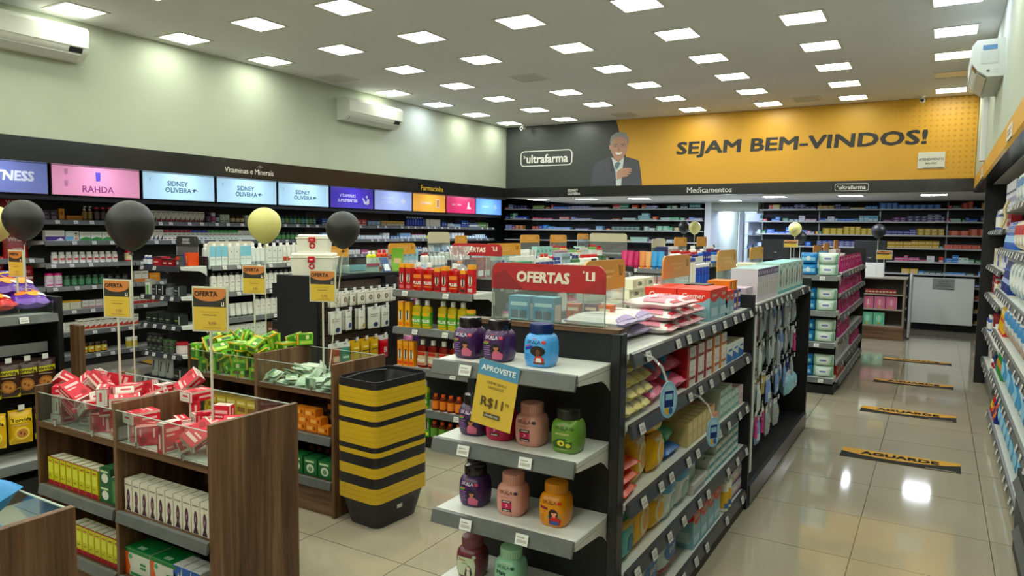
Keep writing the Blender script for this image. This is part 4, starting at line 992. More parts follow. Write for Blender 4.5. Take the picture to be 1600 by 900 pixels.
@memo
def hangpack(w, h, t, body, art=(), card='#d7dbd6', cardh=.18):
    # a clear or printed pack hanging from its header card; origin at the hole
    B = MB(); f = pil(w, h*(1-cardh), t, .03); nx, ny = 6, 8
    bm = body if not isinstance(body, str) else mat(body, .3)
    P = lambda p: (p[0], -p[2]+t/2, p[1]-h*cardh-h*(1-cardh)/2+.01)
    for s in (1, -1):
        vs = [P(f(i/nx, j/ny, s)) for j in range(ny+1) for i in range(nx+1)]
        B.add(vs, [(j*(nx+1)+i, j*(nx+1)+i+1, (j+1)*(nx+1)+i+1, (j+1)*(nx+1)+i)[::s] for j in range(ny) for i in range(nx)], bm)
    B.box(-w/2, w/2, -.001, .001, -h*cardh+.01, .01, mat(card, .4)).box(-.012, .012, -.0015, .0015, -.003, .003, '#55585a')
    for i, o in enumerate(art):
        mp = lambda u, v, e: P(f(u, v, 1, e))
        if o[0] == 't': B.art(mp, w, h, [o], e0=.002)
        else:
            q = [(o[1], o[2]), (o[3], o[2]), (o[3], o[4]), (o[1], o[4])] if o[0] == 'r' else [(o[1]+o[3]*math.cos(2*PI*k/12), o[2]+o[4]*math.sin(2*PI*k/12)) for k in range(12)] if o[0] == 'e' else o[1]
            B.emit(mp, q, o[2] if o[0] == 'p' else o[5], .001+.0004*i, .17)
    return B.mesh(ang=1.2)
# ---- hair cream jars
SKP = [(.041, 0), (.047, .006), (.0515, .025), (.053, .055), (.0515, .085), (.047, .10), (.039, .108), (.0365, .110)]
def skr(z):
    for (a, z0), (b, z1) in zip(SKP, SKP[1:]):
        if z0 <= z <= z1: return a+(b-a)*(z-z0)/(z1-z0)
    return SKP[-1][0]
def woman(hair, top, face_='#a9765c', cx=.64, s=1., curly=False, arms=False):
    o = []
    if curly: o.append(('e', cx, .52, .24*s, .17*s, hair))
    else: o += [('p', [(cx-.13*s, .06), (cx+.02*s, .06), (cx+.13*s, .30), (cx+.13*s, .52), (cx+.06*s, .62), (cx-.06*s, .62), (cx-.13*s, .52)], hair)]
    o += [('p', [(cx-.10*s, .04), (cx+.20*s, .04), (cx+.22*s, .24), (cx+.10*s, .36), (cx-.04*s, .36), (cx-.10*s, .24)], top), ('p', [(cx-.02*s, .33), (cx+.07*s, .33), (cx+.06*s, .42), (cx-.01*s, .42)], face_), ('e', cx+.025*s, .48, .075*s, .085*s, face_)]
    if arms: o += [('p', [(cx-.16, .05), (cx+.26, .05), (cx+.26, .13), (cx-.16, .13)], face_), ('p', [(cx-.06, .12), (cx+.16, .12), (cx+.13, .28), (cx-.03, .28)], '#c9c4bc')]
    else: o.append(('p', [(cx-.05*s, .50), (cx+.10*s, .50), (cx+.09*s, .59), (cx-.03*s, .59)], hair))
    o += [('r', cx-.005, .475, cx+.012, .487, '#2a1a14'), ('r', cx+.04, .475, cx+.057, .487, '#2a1a14'), ('r', cx+.01, .435, cx+.045, .445, '#8a3a3a')]
    return o
def skala(body, lid, txt, deco, badge='#b8506a', lidr=.35):
    B = MB().lathe(SKP, mat(body, .28), 32, 3.2)
    K = MB().lathe([(.0385, .109), (.0405, .112), (.0405, .139), (.039, .1435), (.034, .145)], mat(lid, lidr), 28)
    for i in range(28):
        t = 2*PI*i/28; K.add([(.0406*math.cos(t-.03), .0406*math.sin(t-.03), .113), (.0406*math.cos(t+.03), .0406*math.sin(t+.03), .113), (.0406*math.cos(t+.03), .0406*math.sin(t+.03), .137), (.0406*math.cos(t-.03), .0406*math.sin(t-.03), .137)], [(0, 1, 2, 3)], mat(shade(lid, .85), lidr))
    def mp(u, v, e):
        t = -PI/2+(u-.5)*1.75; z = .008+.092*v; k = 1/(abs(math.cos(t))**3.2+abs(math.sin(t))**3.2)**(1/3.2)
        r = skr(z)*k+e; return (r*math.cos(t), r*math.sin(t), z)
    L = MB()
    base = [('t', 'SKALA', .47, .85, .13, txt, .54, .016), ('r', .40, .95, .56, .965, '#c0403f'), ('r', .28, .855, .31, .87, txt), ('r', .42, .775, .62, .79, txt)]
    ops = base+[('e', .84, .85, .075, .06, badge)]+deco
    # cut prints into bands so they follow the curved side
    for i, o in enumerate(ops):
        e = .0005+.00012*i
        if o[0] == 't': L.art(mp, .09, .092, [o], e0=e); continue
        pts = [(o[1], o[2]), (o[3], o[2]), (o[3], o[4]), (o[1], o[4])] if o[0] == 'r' else o[1] if o[0] == 'p' else [(o[1]+o[3]*math.cos(2*PI*k/16), o[2]+o[4]*math.sin(2*PI*k/16)) for k in range(16)]
        col = o[2] if o[0] == 'p' else o[5]
        v0 = min(p[1] for p in pts); v1 = max(p[1] for p in pts); n = max(1, math.ceil((v1-v0)/.09))
        for k in range(n):
            q = clip([(p[1], p[0]) for p in pts], v0+(v1-v0)*k/n, v0+(v1-v0)*(k+1)/n)
            if q: L.emit(mp, [(b, a) for a, b in q], col, e, .07)
    return [('jar', B.mesh()), ('lid', K.mesh()), ('label', L.mesh())]
def lines(c, x0=.16, x1=.44, ys=(.20, .28, .36, .44, .52)): return [('r', x0, y, x1-.04*(i % 2), y+.022, c) for i, y in enumerate(ys)]
PUR = skala('#3a2448', '#1b181c', '#d6c9dc', lines('#8f7aa0')+woman('#17121a', '#b0647c', s=1.25)+[('p', [(.14, .62), (.22, .72), (.36, .70), (.40, .63), (.28, .58)], '#5f8f3a'), ('p', [(.2, .66), (.4, .72), (.42, .69), (.22, .63)], '#c83a78')], lidr=.15)
BLU = skala('#5a9ace', '#1d2f5c', '#173a5c', lines('#2f6a9c', .14, .34, (.14, .22, .30, .38))+[('p', [(.14, .62), (.44, .72), (.44, .62), (.16, .54)], '#23408f'), ('p', [(.16, .70), (.34, .76), (.34, .72), (.16, .66)], '#c23a5a')]+woman('#1c1412', '#b8423a', '#5f3a2c', .62, 1.12, True, True), '#b8423a')
def square(body, txt, sq='#2a1a24', acc='#b02a58'): return skala(body, body, txt, [('r', .30, .12, .70, .56, sq), ('r', .30, .24, .70, .46, acc), ('p', [(.46, .28), (.56, .34), (.5, .42), (.46, .40), (.51, .34), (.45, .30)], '#e0b0c0'), ('r', .36, .49, .64, .53, '#c9b9b4'), ('r', .36, .15, .64, .19, '#c9b9b4'), ('r', .22, .68, .74, .685, txt), ('r', .22, .66, .6, .665, txt)], sq, .35)
HOT = square('#a81f50', '#2a1420', '#2f2a28', '#8f1f4a'); PEA = square('#bf9187', '#5a3a34')
GRN = skala('#5f7f3a', '#1f211c', '#23301a', [('t', 'AVOCADO', .5, .64, .09, '#c9c49a', .5, .02), ('p', [(.16, .12), (.84, .12), (.86, .36), (.6, .48), (.3, .44), (.14, .3)], '#2f4a1c'), ('e', .46, .30, .14, .11, '#b9b84a'), ('e', .47, .29, .06, .05, '#7a2f20'), ('e', .72, .24, .09, .08, '#a8a83f'), ('p', [(.6, .40), (.8, .46), (.78, .36)], '#6fa03a'), ('r', .3, .06, .7, .075, '#b9b88a')], '#3f5a24')
GLD = skala('#c58a24', '#c2841c', '#4a2f1a', [('p', [(.12, .70), (.40, .66), (.42, .56), (.14, .60)], '#6a2a3a'), ('p', [(.40, .30), (.52, .50), (.50, .20)], '#3f8f7a'), ('p', [(.86, .30), (.80, .50), (.80, .20)], '#3f8f7a'), ('e', .2, .14, .03, .02, '#c23a3a'), ('e', .3, .5, .03, .02, '#c23a3a')]+woman('#2a1512', '#b0342f', '#d09a80', .62, 1.25)+[('p', [(.48, .03), (.82, .03), (.82, .18), (.50, .18)], '#41558f')]+lines('#8a6020', .14, .3, (.2, .28, .36)), '#b8402f')
BRN = skala('#5c3038', '#6a4048', '#5c3038', [('p', [(.14, .05), (.86, .05), (.90, .5), (.84, .80), (.16, .80), (.10, .5)], '#a9b09a'), ('t', 'Dona', .34, .70, .10, '#8f2f3a', .34, .01), ('t', 'Skala', .48, .58, .08, '#4f7a3a', .34, .01), ('p', [(.44, .06), (.52, .4), (.62, .52), (.72, .46), (.78, .2), (.74, .06)], '#2c2a28'), ('e', .62, .38, .08, .09, '#c2b5a4'), ('p', [(.54, .06), (.70, .06), (.68, .28), (.56, .28)], '#bdb5a2')], '#a9b09a')
MNT = skala('#86ad94', '#93b69c', '#1f4a44', [('t', 'Mais', .4, .62, .16, '#2a3a34', .5, .04), ('r', .2, .2, .8, .5, '#6a9a80')], '#2a4a44')
JW = {0: 'on the top end shelf', 1: 'on the second end shelf', 2: 'on the third end shelf', 3: 'on the lowest end shelf in view'}
JARS = [(0, .082, PUR, 'first purple hair cream jar from left'), (0, .205, PUR, 'second purple hair cream jar from left'), (0, .372, BLU, 'light blue hair cream jar with dark blue lid'),
        (1, .095, PUR, 'purple hair cream jar with black lid'), (1, .21, HOT, 'bright crimson hair cream jar behind the price card'), (1, .332, PEA, 'pale pink hair cream jar beside the price card'), (1, .472, GRN, 'green avocado hair cream jar'),
        (2, .10, PUR, 'purple hair cream jar with black lid'), (2, .26, PEA, 'pale pink hair cream jar with pink lid'), (2, .43, GLD, 'golden yellow hair cream jar'),
        (3, .09, BRN, 'maroon hair cream jar with a pale label'), (3, .255, MNT, 'mint green hair cream jar')]
for l, u, p, t in JARS: put('cream_jar', f'{t}, {JW[l]}', 'jar', p, FE.w(u, .115 if l else .10, ZE[l]+.0005), random.uniform(-.06, .06), 'hair cream jars on the end shelves')
# ------------------------------------------------------------------ medicine boxes behind the counter
# block, shelf, from x, to x, colour, layers, height, name code
BACK = """R 0 -2.78 -2.71 c9553f 2 .04 t
R 0 -2.71 -2.58 c9b878 1 .085 o
R 0 -2.57 -2.33 3d3f63 1 .05 m
R 0 -2.33 -2.14 3d3f63 2 .045 m
R 0 -2.14 -1.96 3d3f63 1 .05 m
R 0 -1.93 -1.65 a98f38 2 .03 c
R 0 -1.64 -1.55 3f4270 2 .045 m
R 0 -1.55 -1.40 3f4270 1 .05 m
R 0 -1.39 -1.15 d8c89a 1 .025 o
R 0 -1.15 -0.96 5f9ad6 1 .05 t
R 0 -0.93 -0.65 5a92d8 3 .033 t
R 0 -0.65 -0.01 5a92d8 2 .033 t
R 0 0.09 0.15 d2603f 1 .05 o
R 0 0.16 0.29 2d3f38 1 .055 m
R 0 0.29 0.37 d2604a 3 .03 o
R 0 0.37 0.45 d2604a 4 .028 o
R 0 0.46 0.50 5a92d8 1 .03 t
R 0 0.57 0.65 c9a822 2 .045 c
R 1 -2.93 -2.88 2f6a58 1 .12 o
R 1 -2.87 -2.80 c8506a 1 .04 o
R 1 -2.72 -2.65 5f90d0 1 .04 t
R 1 -2.65 -2.57 5f90d0 2 .04 t
R 1 -2.52 -2.43 7fb09a 2 .027 o
R 1 -2.42 -2.25 b9cfd6 1 .03 m
R 1 -2.24 -2.14 e3e3e6 1 .10 o
R 1 -2.13 -1.94 d6bcc8 1 .04 o
R 1 -1.89 -1.80 3f74c8 1 .05 t
R 1 -1.80 -1.75 b9cfe6 1 .045 m
R 1 -1.75 -1.64 dfe3e8 1 .085 o
R 1 -1.64 -1.59 b9d6e6 1 .05 m
R 1 -1.59 -1.31 3f86d8 2 .022 t
R 1 -1.31 -1.25 4f96b0 1 .05 m
R 1 -1.24 -1.09 a6cfe0 1 .10 m
R 1 -1.09 -0.94 7fb6c8 1 .10 m
R 1 -0.86 -0.73 70407a 1 .03 o
R 1 -0.72 -0.52 71357f 2 .035 o
R 1 -0.51 -0.20 41446a 2 .05 m
R 1 -0.20 0.01 3c4066 3 .043 m
R 1 0.01 0.06 3c4066 2 .045 m
R 1 0.08 0.13 c04f78 1 .05 o
R 1 0.14 0.29 8fc0a8 2 .025 o
R 1 0.31 0.35 5fae74 1 .035 o
R 1 0.36 0.40 3f78cc 2 .035 t
R 1 0.40 0.52 3f78cc 1 .045 t
R 1 0.57 0.64 3a5a58 1 .10 m
R 2 -2.97 -2.91 c3ddd8 1 .07 o
R 2 -2.88 -2.82 3f8a58 1 .06 o
R 2 -2.80 -2.67 2f74c0 2 .04 t
R 2 -2.67 -2.47 3f86d8 1 .035 t
R 2 -2.46 -2.39 3f8ad8 1 .12 o
R 2 -2.18 -2.10 8a9ad8 1 .07 t
R 2 -2.10 -2.04 d8b0c8 1 .06 o
R 2 -2.04 -1.97 9a9ab8 1 .045 t
R 2 -1.95 -1.90 d8b030 1 .05 c
R 2 -1.89 -1.85 3f8a7a 1 .06 o
R 2 -1.83 -1.50 e0c41c 3 .036 c
R 2 -1.49 -1.21 e0c41c 4 .034 c
R 2 -1.21 -0.93 e0c41c 3 .036 c
R 2 -0.81 -0.45 3a4490 2 .038 m
R 2 -0.45 -0.35 3a4490 3 .034 m
R 2 -0.34 0.06 c4a838 2 .055 c
R 2 0.12 0.41 d8714a 4 .021 n
R 2 0.41 0.66 d8714a 5 .022 n
R 3 -2.96 -2.87 a9c9e0 2 .025 m
R 3 -2.12 -2.02 2f7ac8 1 .08 o
R 3 -1.92 -1.26 3a4a88 3 .035 m
R 3 -0.78 -0.41 c4a42c 2 .055 c
R 3 -0.41 0.00 c4a42c 2 .062 c
R 3 0.01 0.06 4a9aa0 1 .04 o
R 3 0.07 0.59 d8683f 3 .023 n
R 4 -0.65 -0.51 c45f8a 2 .035 n
R 4 -0.51 -0.45 c45f8a 3 .034 n
R 4 -0.45 -0.28 c45f8a 2 .034 n
R 4 -0.28 -0.17 c45f8a 1 .034 n
R 4 -0.17 -0.06 d8d8d6 2 .05 o
R 4 0.01 0.07 d8502f 1 .09 o
R 4 0.08 0.20 5a90c8 2 .035 t
R 4 0.20 0.29 3f90d0 2 .06 t
R 4 0.29 0.36 c0d8d0 1 .085 o
R 4 0.36 0.43 b0d0c0 1 .085 o
R 4 0.43 0.51 7fae90 1 .06 o
R 4 0.53 0.63 4f8a5f 1 .05 o
R 5 -0.54 -0.29 d8b01c 2 .04 c
R 5 -0.28 -0.20 4f86c8 1 .05 t
R 5 -0.20 0.06 3f5a58 1 .05 m
R 5 0.07 0.13 4f8a7a 1 .04 o
R 5 0.13 0.40 5f9ad0 1 .04 t
R 5 0.41 0.52 4f6a60 1 .035 m
R 5 0.58 0.63 5f9ad8 1 .07 t
R 6 0.54 0.62 4a5a98 2 .03 t
R 7 0.55 0.63 d8683f 2 .035 n
R 8 0.56 0.64 c9a82c 1 .045 c
R 9 0.56 0.64 c9a82c 1 .045 c
L 0 -7.82 -7.55 8fa850 1 .075 o
L 0 -7.50 -7.40 a87a3f 2 .022 o
L 0 -7.36 -7.31 c8503f 1 .09 o
L 0 -7.31 -6.97 4f86d8 1 .05 t
L 0 -6.97 -6.89 9aa0c8 1 .05 t
L 0 -6.87 -6.44 8d8fae 2 .03 m
L 0 -6.44 -6.01 c3c3c8 1 .03 o
L 0 -5.91 -5.75 c8604f 1 .085 n
L 0 -5.75 -5.57 3f8a6a 1 .09 o
L 0 -5.49 -5.36 d8602f 1 .07 n
L 0 -5.28 -5.20 d8602f 1 .07 n
L 0 -5.20 -4.95 a0a8c8 3 .018 t
L 0 -4.75 -4.66 6aa088 2 .025 o
L 0 -4.64 -4.55 c8d0b8 2 .025 o
L 0 -4.47 -4.32 2c4a4a 1 .085 m
L 0 -4.29 -4.07 2f6a68 1 .10 m
L 1 -7.83 -7.67 c8506a 1 .05 n
L 1 -7.67 -7.33 c8507a 1 .035 n
L 1 -7.16 -6.92 d07f6a 2 .03 n
L 1 -6.87 -6.79 9aa0d0 1 .06 t
L 1 -6.79 -6.40 a8aed0 1 .03 t
L 1 -5.93 -5.76 d0906a 1 .025 n
L 1 -5.69 -5.41 b8d8c8 1 .04 o
L 1 -5.35 -5.11 8fc8cc 2 .045 m
L 1 -5.27 -5.13 8fc8cc 3 .045 m
L 1 -5.11 -5.05 a0c8b0 1 .03 o
L 1 -5.04 -4.95 d8702f 1 .07 n
L 1 -4.88 -4.67 a8d0c8 2 .025 m
L 1 -4.67 -4.49 6fc090 2 .027 o
L 1 -4.46 -4.38 a0d0b0 1 .045 o
L 1 -4.34 -4.29 c85a3f 1 .03 n
L 1 -4.29 -4.20 4f86c8 2 .03 t
L 1 -4.20 -4.02 a0a8b0 1 .04 m
L 2 -7.84 -7.67 d0705a 2 .032 n
L 2 -7.67 -7.55 2f3f90 1 .09 m
L 2 -7.55 -7.44 3f9ae0 1 .10 t
L 2 -7.44 -7.30 7fb0e0 1 .065 t
L 2 -7.30 -6.89 8fb8e0 1 .05 t
L 2 -6.77 -6.46 9a9ac0 1 .03 m
L 2 -6.29 -6.13 8fb8d8 1 .08 o
L 2 -6.06 -5.96 d0905a 1 .03 n
L 2 -5.93 -5.31 3f6a5c 3 .025 m
L 2 -5.22 -5.14 d0e0d0 2 .04 o
L 2 -5.14 -4.99 c8e0d0 1 .05 o
L 2 -4.96 -4.72 a8d8b8 2 .045 o
L 2 -4.72 -4.62 6fb888 1 .07 o
L 2 -4.59 -4.49 c8b890 1 .065 o
L 3 -5.83 -5.72 4a4a6a 1 .05 m
L 3 -5.71 -5.62 5a8ad0 1 .055 t
L 3 -5.62 -5.52 c8b87a 1 .03 o
L 3 -5.51 -5.15 b8dcc8 2 .045 o
L 3 -5.12 -4.99 5a3a6a 2 .025 m
L 3 -4.96 -4.84 e0e0dc 1 .075 o
L 3 -4.74 -4.62 d0dcd8 1 .05 o
C 0 -8.54 -8.45 c85a7a 1 .035 n
C 0 -8.45 -8.33 a8c0e0 1 .09 t
C 0 -8.33 -7.98 4a4478 2 .035 m
C 1 -8.53 -8.45 5a60b0 1 .07 t
C 1 -8.41 -8.33 2f7a5a 1 .12 o
C 1 -8.33 -8.28 b8e0d8 1 .13 o
C 1 -8.28 -7.98 3f58b8 1 .06 t
C 2 -8.53 -8.36 8fa0d8 2 .05 t
C 2 -8.36 -8.29 c870a8 1 .06 n
C 2 -8.29 -8.07 d0905a 2 .045 n"""
def cname(h):
    r, g, b = (int(h[i:i+2], 16) for i in (0, 2, 4)); mx, mn = max(r, g, b), min(r, g, b)
    if mx-mn < 34: return 'white' if mx > 205 else 'pale grey' if mx > 150 else 'dark grey'
    hu = ((g-b)/(mx-mn) % 6 if mx == r else (b-r)/(mx-mn)+2 if mx == g else (r-g)/(mx-mn)+4)*60
    s = (mx-mn)/mx; base = 'red' if hu < 9 or hu >= 345 else 'orange' if hu < 33 else 'yellow' if hu < 62 else 'green' if hu < 165 else 'teal' if hu < 192 else 'blue' if hu < 238 else 'violet' if hu < 285 else 'pink'
    return ('dark ' if mx < 125 else 'pale ' if s < .38 and mx > 150 else '')+base
BKZ = {'R': BZ, 'L': [2.075, 1.842, 1.63, 1.40], 'C': [2.085, 1.855, 1.625]}
BKW = {'R': 'shelf right of the passage', 'L': 'shelf left of the passage', 'C': 'shelf in the back corner'}
KN = {'m': 'medicine_carton', 't': 'remedy_carton', 'o': 'pharmacy_carton', 'c': 'drug_carton', 'n': 'medication_carton'}  # all are medicine cartons, contents unknown; the several names only split them up
FB = Fr(0, 14.1, 0)
for ln in BACK.split('\n'):
    bk, l, a, b, c, n, h, k = ln.split(); l = int(l); a = float(a); b = float(b); h = float(h)
    wd = min(b-a-.004, {'m': .085, 't': .095, 'o': .10, 'c': .105, 'n': .10}[k]*(1.25 if h < .03 else 1))
    cnt = max(1, round((b-a)/(wd+.004))); wd = (b-a)/cnt-.004
    pr = medbox(round(wd, 2), h-.001, '#'+c, l+len(c+k)+int(c[1], 16))
    row(FB, BKZ[bk][l], a, b, pr, wd, KN[k], f'{cname(c)} {KN[k].replace("_", " ")}', 'box', f'{ordw(l+1)} {BKW[bk]}', d=.02, h=h, layers=int(n), group=f'{cname(c)} medicine boxes behind the counter', jit=.03)
for i in range(9):
    k = i % 3; put('medicine_carton', lab('small pale carton', 'storage rack seen through the passage', LAYER[k]), 'box', medbox(.1, .07, ('#b9c4d0', '#6f86a8', '#cfd6dc')[k], i), (-3.3+.14*(i//3), 15.02, .215+.27*(3+k)), 0, 'cartons on the storage rack')
# ------------------------------------------------------------------ vitamin wall
FL = Fr(-8.3, 0, R90); V = {0: 1.65, 1: 1.42, 2: 1.17, 3: .915, 4: .65, 5: .40, 6: .13}
VW = ['top vitamin wall shelf', 'second vitamin wall shelf', 'third vitamin wall shelf', 'fourth vitamin wall shelf', 'fifth vitamin wall shelf', 'sixth vitamin wall shelf', 'lowest vitamin wall shelf']
def vrow(l, a, b, pr, w, name, desc, cat, **k): row(FL, V[l]+.001, a, b, pr, w, name, desc, cat, VW[l], d=k.pop('d', .075), **k)
WB = '#cfd2cc'
vrow(0, 4.17, 4.32, carton(.065, .06, .105, '#3a2c44', [('r', .1, .1, .9, .4, '#7f6f8a'), ('r', .1, .6, .6, .7, '#9a8aa0')]), .065, 'supplement_box', 'purple supplement box', 'box')
vrow(0, 4.33, 4.40, carton(.055, .06, .125, '#c98f2a', [('e', .5, .62, .3, .18, '#8a5a1c'), ('r', .2, .2, .8, .3, '#e2b866')]), .055, 'supplement_box', 'tall orange supplement box', 'box')
vrow(0, 4.41, 4.60, carton(.17, .06, .05, '#c98f2a', [('r', .1, .3, .9, .6, '#a86f20')]), .17, 'supplement_box', 'flat orange supplement box', 'box')
vrow(0, 4.58, 4.70, bottle(.16, .026, '#5a4424', '#d5d8d2', '#8a744a', pump=True, caph=.3), .055, 'pump_bottle', 'amber pump bottle with white pump', 'bottle')
vrow(0, 4.71, 4.93, bottle(.155, .032, '#2a2228', '#c2356a', '#4a3a42', caph=.14, neck=.6), .068, 'supplement_bottle', 'dark bottle with pink cap', 'bottle')
art = [('r', 0, .02, .62, .22, '#a8273a'), ('p', [(.45, .02), (.95, .02), (.95, .48)], '#26242a'), ('r', .1, .84, .9, .9, '#3a3a40'), ('r', .15, .70, .7, .74, '#7a7a80')]
vrow(0, 5.35, 6.17, [carton(.065, .05, .135, '#d5d4cc', art), carton(.065, .05, .1351, '#d5d4cc', [art[0][:5]+('#b02a4a',)]+art[1:])], .065, 'supplement_box', 'white supplement box with red print', 'box')
vrow(0, 6.19, 6.26, bottle(.13, .032, '#33233f', '#2a1d33', '#5a4a68'), .066, 'supplement_bottle', 'dark purple bottle', 'bottle')
vrow(0, 6.26, 6.33, jar(.13, .033, '#c9c6cc', '#d8d6d4', '#a04a7a', .2), .066, 'supplement_jar', 'white jar with pink label', 'jar')
vrow(0, 6.33, 6.40, bottle(.115, .03, '#20304a', '#182236', '#a9b4b8'), .06, 'supplement_bottle', 'navy bottle with pale label', 'bottle')
vrow(0, 6.41, 6.56, carton(.07, .06, .11, '#c6cfca', [('r', .12, .6, .5, .66, '#4a5a58'), ('r', .12, .2, .8, .3, '#4a5a58')]), .07, 'supplement_box', 'white supplement box with grey print', 'box')
vrow(0, 6.57, 6.80, bottle(.105, .034, '#4a2f20', '#2f2018', '#bdb49a', lab_=(.15, .6)), .07, 'supplement_bottle', 'brown bottle with cream label', 'bottle')
vrow(0, 6.81, 6.98, carton(.06, .05, .11, '#cbd2cd', [('r', .1, .5, .8, .6, '#5a6a68')]), .06, 'supplement_box', 'small white supplement box', 'box')
vrow(0, 7.0, 7.36, carton(.09, .05, .10, '#b9c9c4', [('r', 0, 0, 1, .3, '#4a8a8a')]), .09, 'supplement_box', 'white and teal supplement box', 'box')
vrow(0, 7.36, 8.14, [bottle(.125, .036, '#2f5a5c', '#20302c', '#6f9aa0', neck=.6), bottle(.125, .036, '#2f5a5c', '#20302c', '#7fa6a8', neck=.6), bottle(.125, .0361, '#3a5a34', '#20302c', '#7f9a68', neck=.6)], .074, 'supplement_bottle', 'dark capped supplement bottle', 'bottle')
vrow(1, 4.18, 4.39, carton(.20, .06, .115, '#cfd0cc', [('r', 0, .02, 1, .42, '#4a2f78'), ('r', .06, .6, .9, .66, '#b9b4c8'), ('p', [(.5, .02), (.8, .3), (1, .02)], '#c9c6d4')]), .2, 'supplement_box', 'wide white box with violet base', 'box')
vrow(1, 4.40, 4.54, carton(.14, .06, .105, '#cfd6d4', [('r', 0, .05, .6, .45, '#6fa6c4'), ('e', .78, .6, .09, .17, '#c9a08a'), ('p', [(.68, .7), (.88, .7), (.86, .84), (.70, .84)], '#33261f'), ('p', [(.62, .05), (.95, .05), (.88, .4), (.70, .4)], '#b98f7a')]), .14, 'supplement_box', 'white and blue box with printed face', 'box')
vrow(1, 4.55, 4.93, carton(.12, .06, .10, '#c6cabe', [('p', [(0, 0), (1, 0), (1, .3), (.5, .42), (0, .2)], '#2f7a3f'), ('r', .1, .7, .8, .76, '#9aa694')]), .12, 'supplement_box', 'white box with green wave', 'box')
vrow(1, 5.30, 5.57, carton(.05, .05, .13, '#d2d2cc', [('p', [(.35, .05), (.95, .05), (.95, .5)], '#26242a'), ('r', .1, .82, .9, .88, '#3a3a40'), ('r', .1, .05, .3, .2, '#3f5a9a')]), .05, 'supplement_box', 'slim white box with black print', 'box')
for a, b, c, n in ((5.57, 5.96, '#8f2f4a', 'maroon'), (5.96, 6.22, '#3f4f9a', 'blue'), (6.22, 6.70, '#3f8a4f', 'green'), (6.70, 7.3, '#c3cac4', 'grey')):
    vrow(1, a, b, carton(.062, .05, .13, '#c9cdc6', [('r', 0, .72, 1, 1, c), ('r', .15, .5, .85, .6, '#7a807a'), ('r', .15, .1, .7, .2, c)], [('r', 0, 0, 1, 1, c)]), .062, 'supplement_box', f'white box with {n} top', 'box')
vrow(1, 7.36, 8.12, jar(.11, .037, '#24422c', '#1c2a20', '#4f7a4a', .25), .075, 'supplement_jar', 'dark green supplement jar', 'jar')
vrow(2, 4.23, 4.98, bottle(.125, .033, '#d2d3ce', '#d8d9d6', '#d5cfc9', neck=.72, caph=.2, sh=.1, art=(('r', .1, .35, .9, .7, '#b04a4a'), ('r', .2, .1, .8, .18, '#9a9a98'))), .067, 'vitamin_bottle', 'white vitamin bottle with red label', 'bottle')
vrow(2, 5.06, 5.16, bottle(.16, .042, '#c02a48', '#c2357a', '#d8c8a0', neck=.6), .084, 'supplement_bottle', 'red bottle with pink cap', 'bottle')
vrow(2, 6.4, 8.1, [bottle(.12, .035, '#c9cac6', '#3a5a8a', '#8fa0c0', neck=.7), bottle(.12, .0351, '#c9cac6', '#3a5a8a', '#b0b8c8', neck=.7)], .072, 'vitamin_bottle', 'white vitamin bottle with blue cap', 'bottle')
vrow(3, 4.16, 4.34, jar(.15, .043, '#d2cdcf', '#c21f86', '#c9bcc6', .17, .92, art=(('r', 0, 0, 1, .16, '#b02a7a'), ('r', .2, .5, .8, .6, '#c98ab0'))), .086, 'supplement_jar', 'large white jar with magenta lid', 'jar')
vrow(3, 4.35, 4.82, jar(.115, .033, '#1f4a34', '#1c3a28', '#4f7a5c', .22, .95), .067, 'supplement_jar', 'green jar with green lid', 'jar')
vrow(3, 4.83, 5.1, jar(.11, .034, '#1d1d22', '#151518', '#2f3036', .22), .07, 'supplement_jar', 'black supplement jar', 'jar')
vrow(3, 5.18, 5.36, carton(.085, .07, .13, '#d0cdc4', [('r', 0, .0, 1, .3, '#c9803a'), ('r', .1, .75, .9, .85, '#8a8478')]), .085, 'supplement_box', 'white box with orange base', 'box')
vrow(3, 5.37, 5.52, carton(.14, .08, .10, '#d0922a', [('r', .1, .55, .8, .7, '#e6c07a'), ('r', .1, .2, .5, .3, '#a8641a')]), .14, 'supplement_box', 'flat orange vitamin box', 'box')
vrow(4, 4.17, 4.54, carton(.118, .06, .095, '#c9c8b4', [('r', 0, .8, 1, 1, '#c2a02a'), ('r', .1, .4, .9, .6, '#e0dfd2'), ('r', .15, .48, .7, .53, '#8a8870')], [('r', 0, 0, 1, 1, '#c9a82c')]), .118, 'supplement_box', 'cream box with yellow lid', 'box')
vrow(4, 4.55, 4.86, carton(.07, .06, .085, '#cbc9c4', [('r', 0, 0, 1, .2, '#b88a98'), ('r', .1, .6, .8, .68, '#9a98a0')]), .07, 'supplement_box', 'small white and pink box', 'box')
vrow(4, 5.07, 5.5, carton(.08, .06, .085, '#cfc9c0', [('r', 0, 0, 1, .4, '#a8403a'), ('r', .1, .6, .8, .7, '#6a4a3a')]), .08, 'supplement_box', 'white box with brick red base', 'box')
vrow(5, 4.30, 4.49, carton(.06, .05, .10, '#cfcfc6', [('r', .1, .6, .8, .66, '#8a8a84'), ('r', 0, .1, 1, .16, '#a0a09a')]), .06, 'supplement_box', 'plain white box', 'box')
vrow(5, 4.49, 5.22, carton(.062, .05, .125, '#d2cfc4', [('p', [(.0, .05), (1, .05), (1, .42), (.5, .3), (0, .2)], '#b8503f'), ('r', .1, .74, .9, .82, '#55504a'), ('r', .1, .58, .6, .62, '#9a968c')]), .062, 'supplement_box', 'white box with coral print', 'box')
vrow(6, 4.44, 4.82, jar(.12, .034, '#2f2012', '#3a2a20', '#c2b04a', .2, art=(('r', .2, .5, .8, .8, '#d8d4b8'), ('e', .5, .3, .3, .2, '#c98a2a'))), .069, 'honey_jar', 'brown jar with yellow label', 'jar')
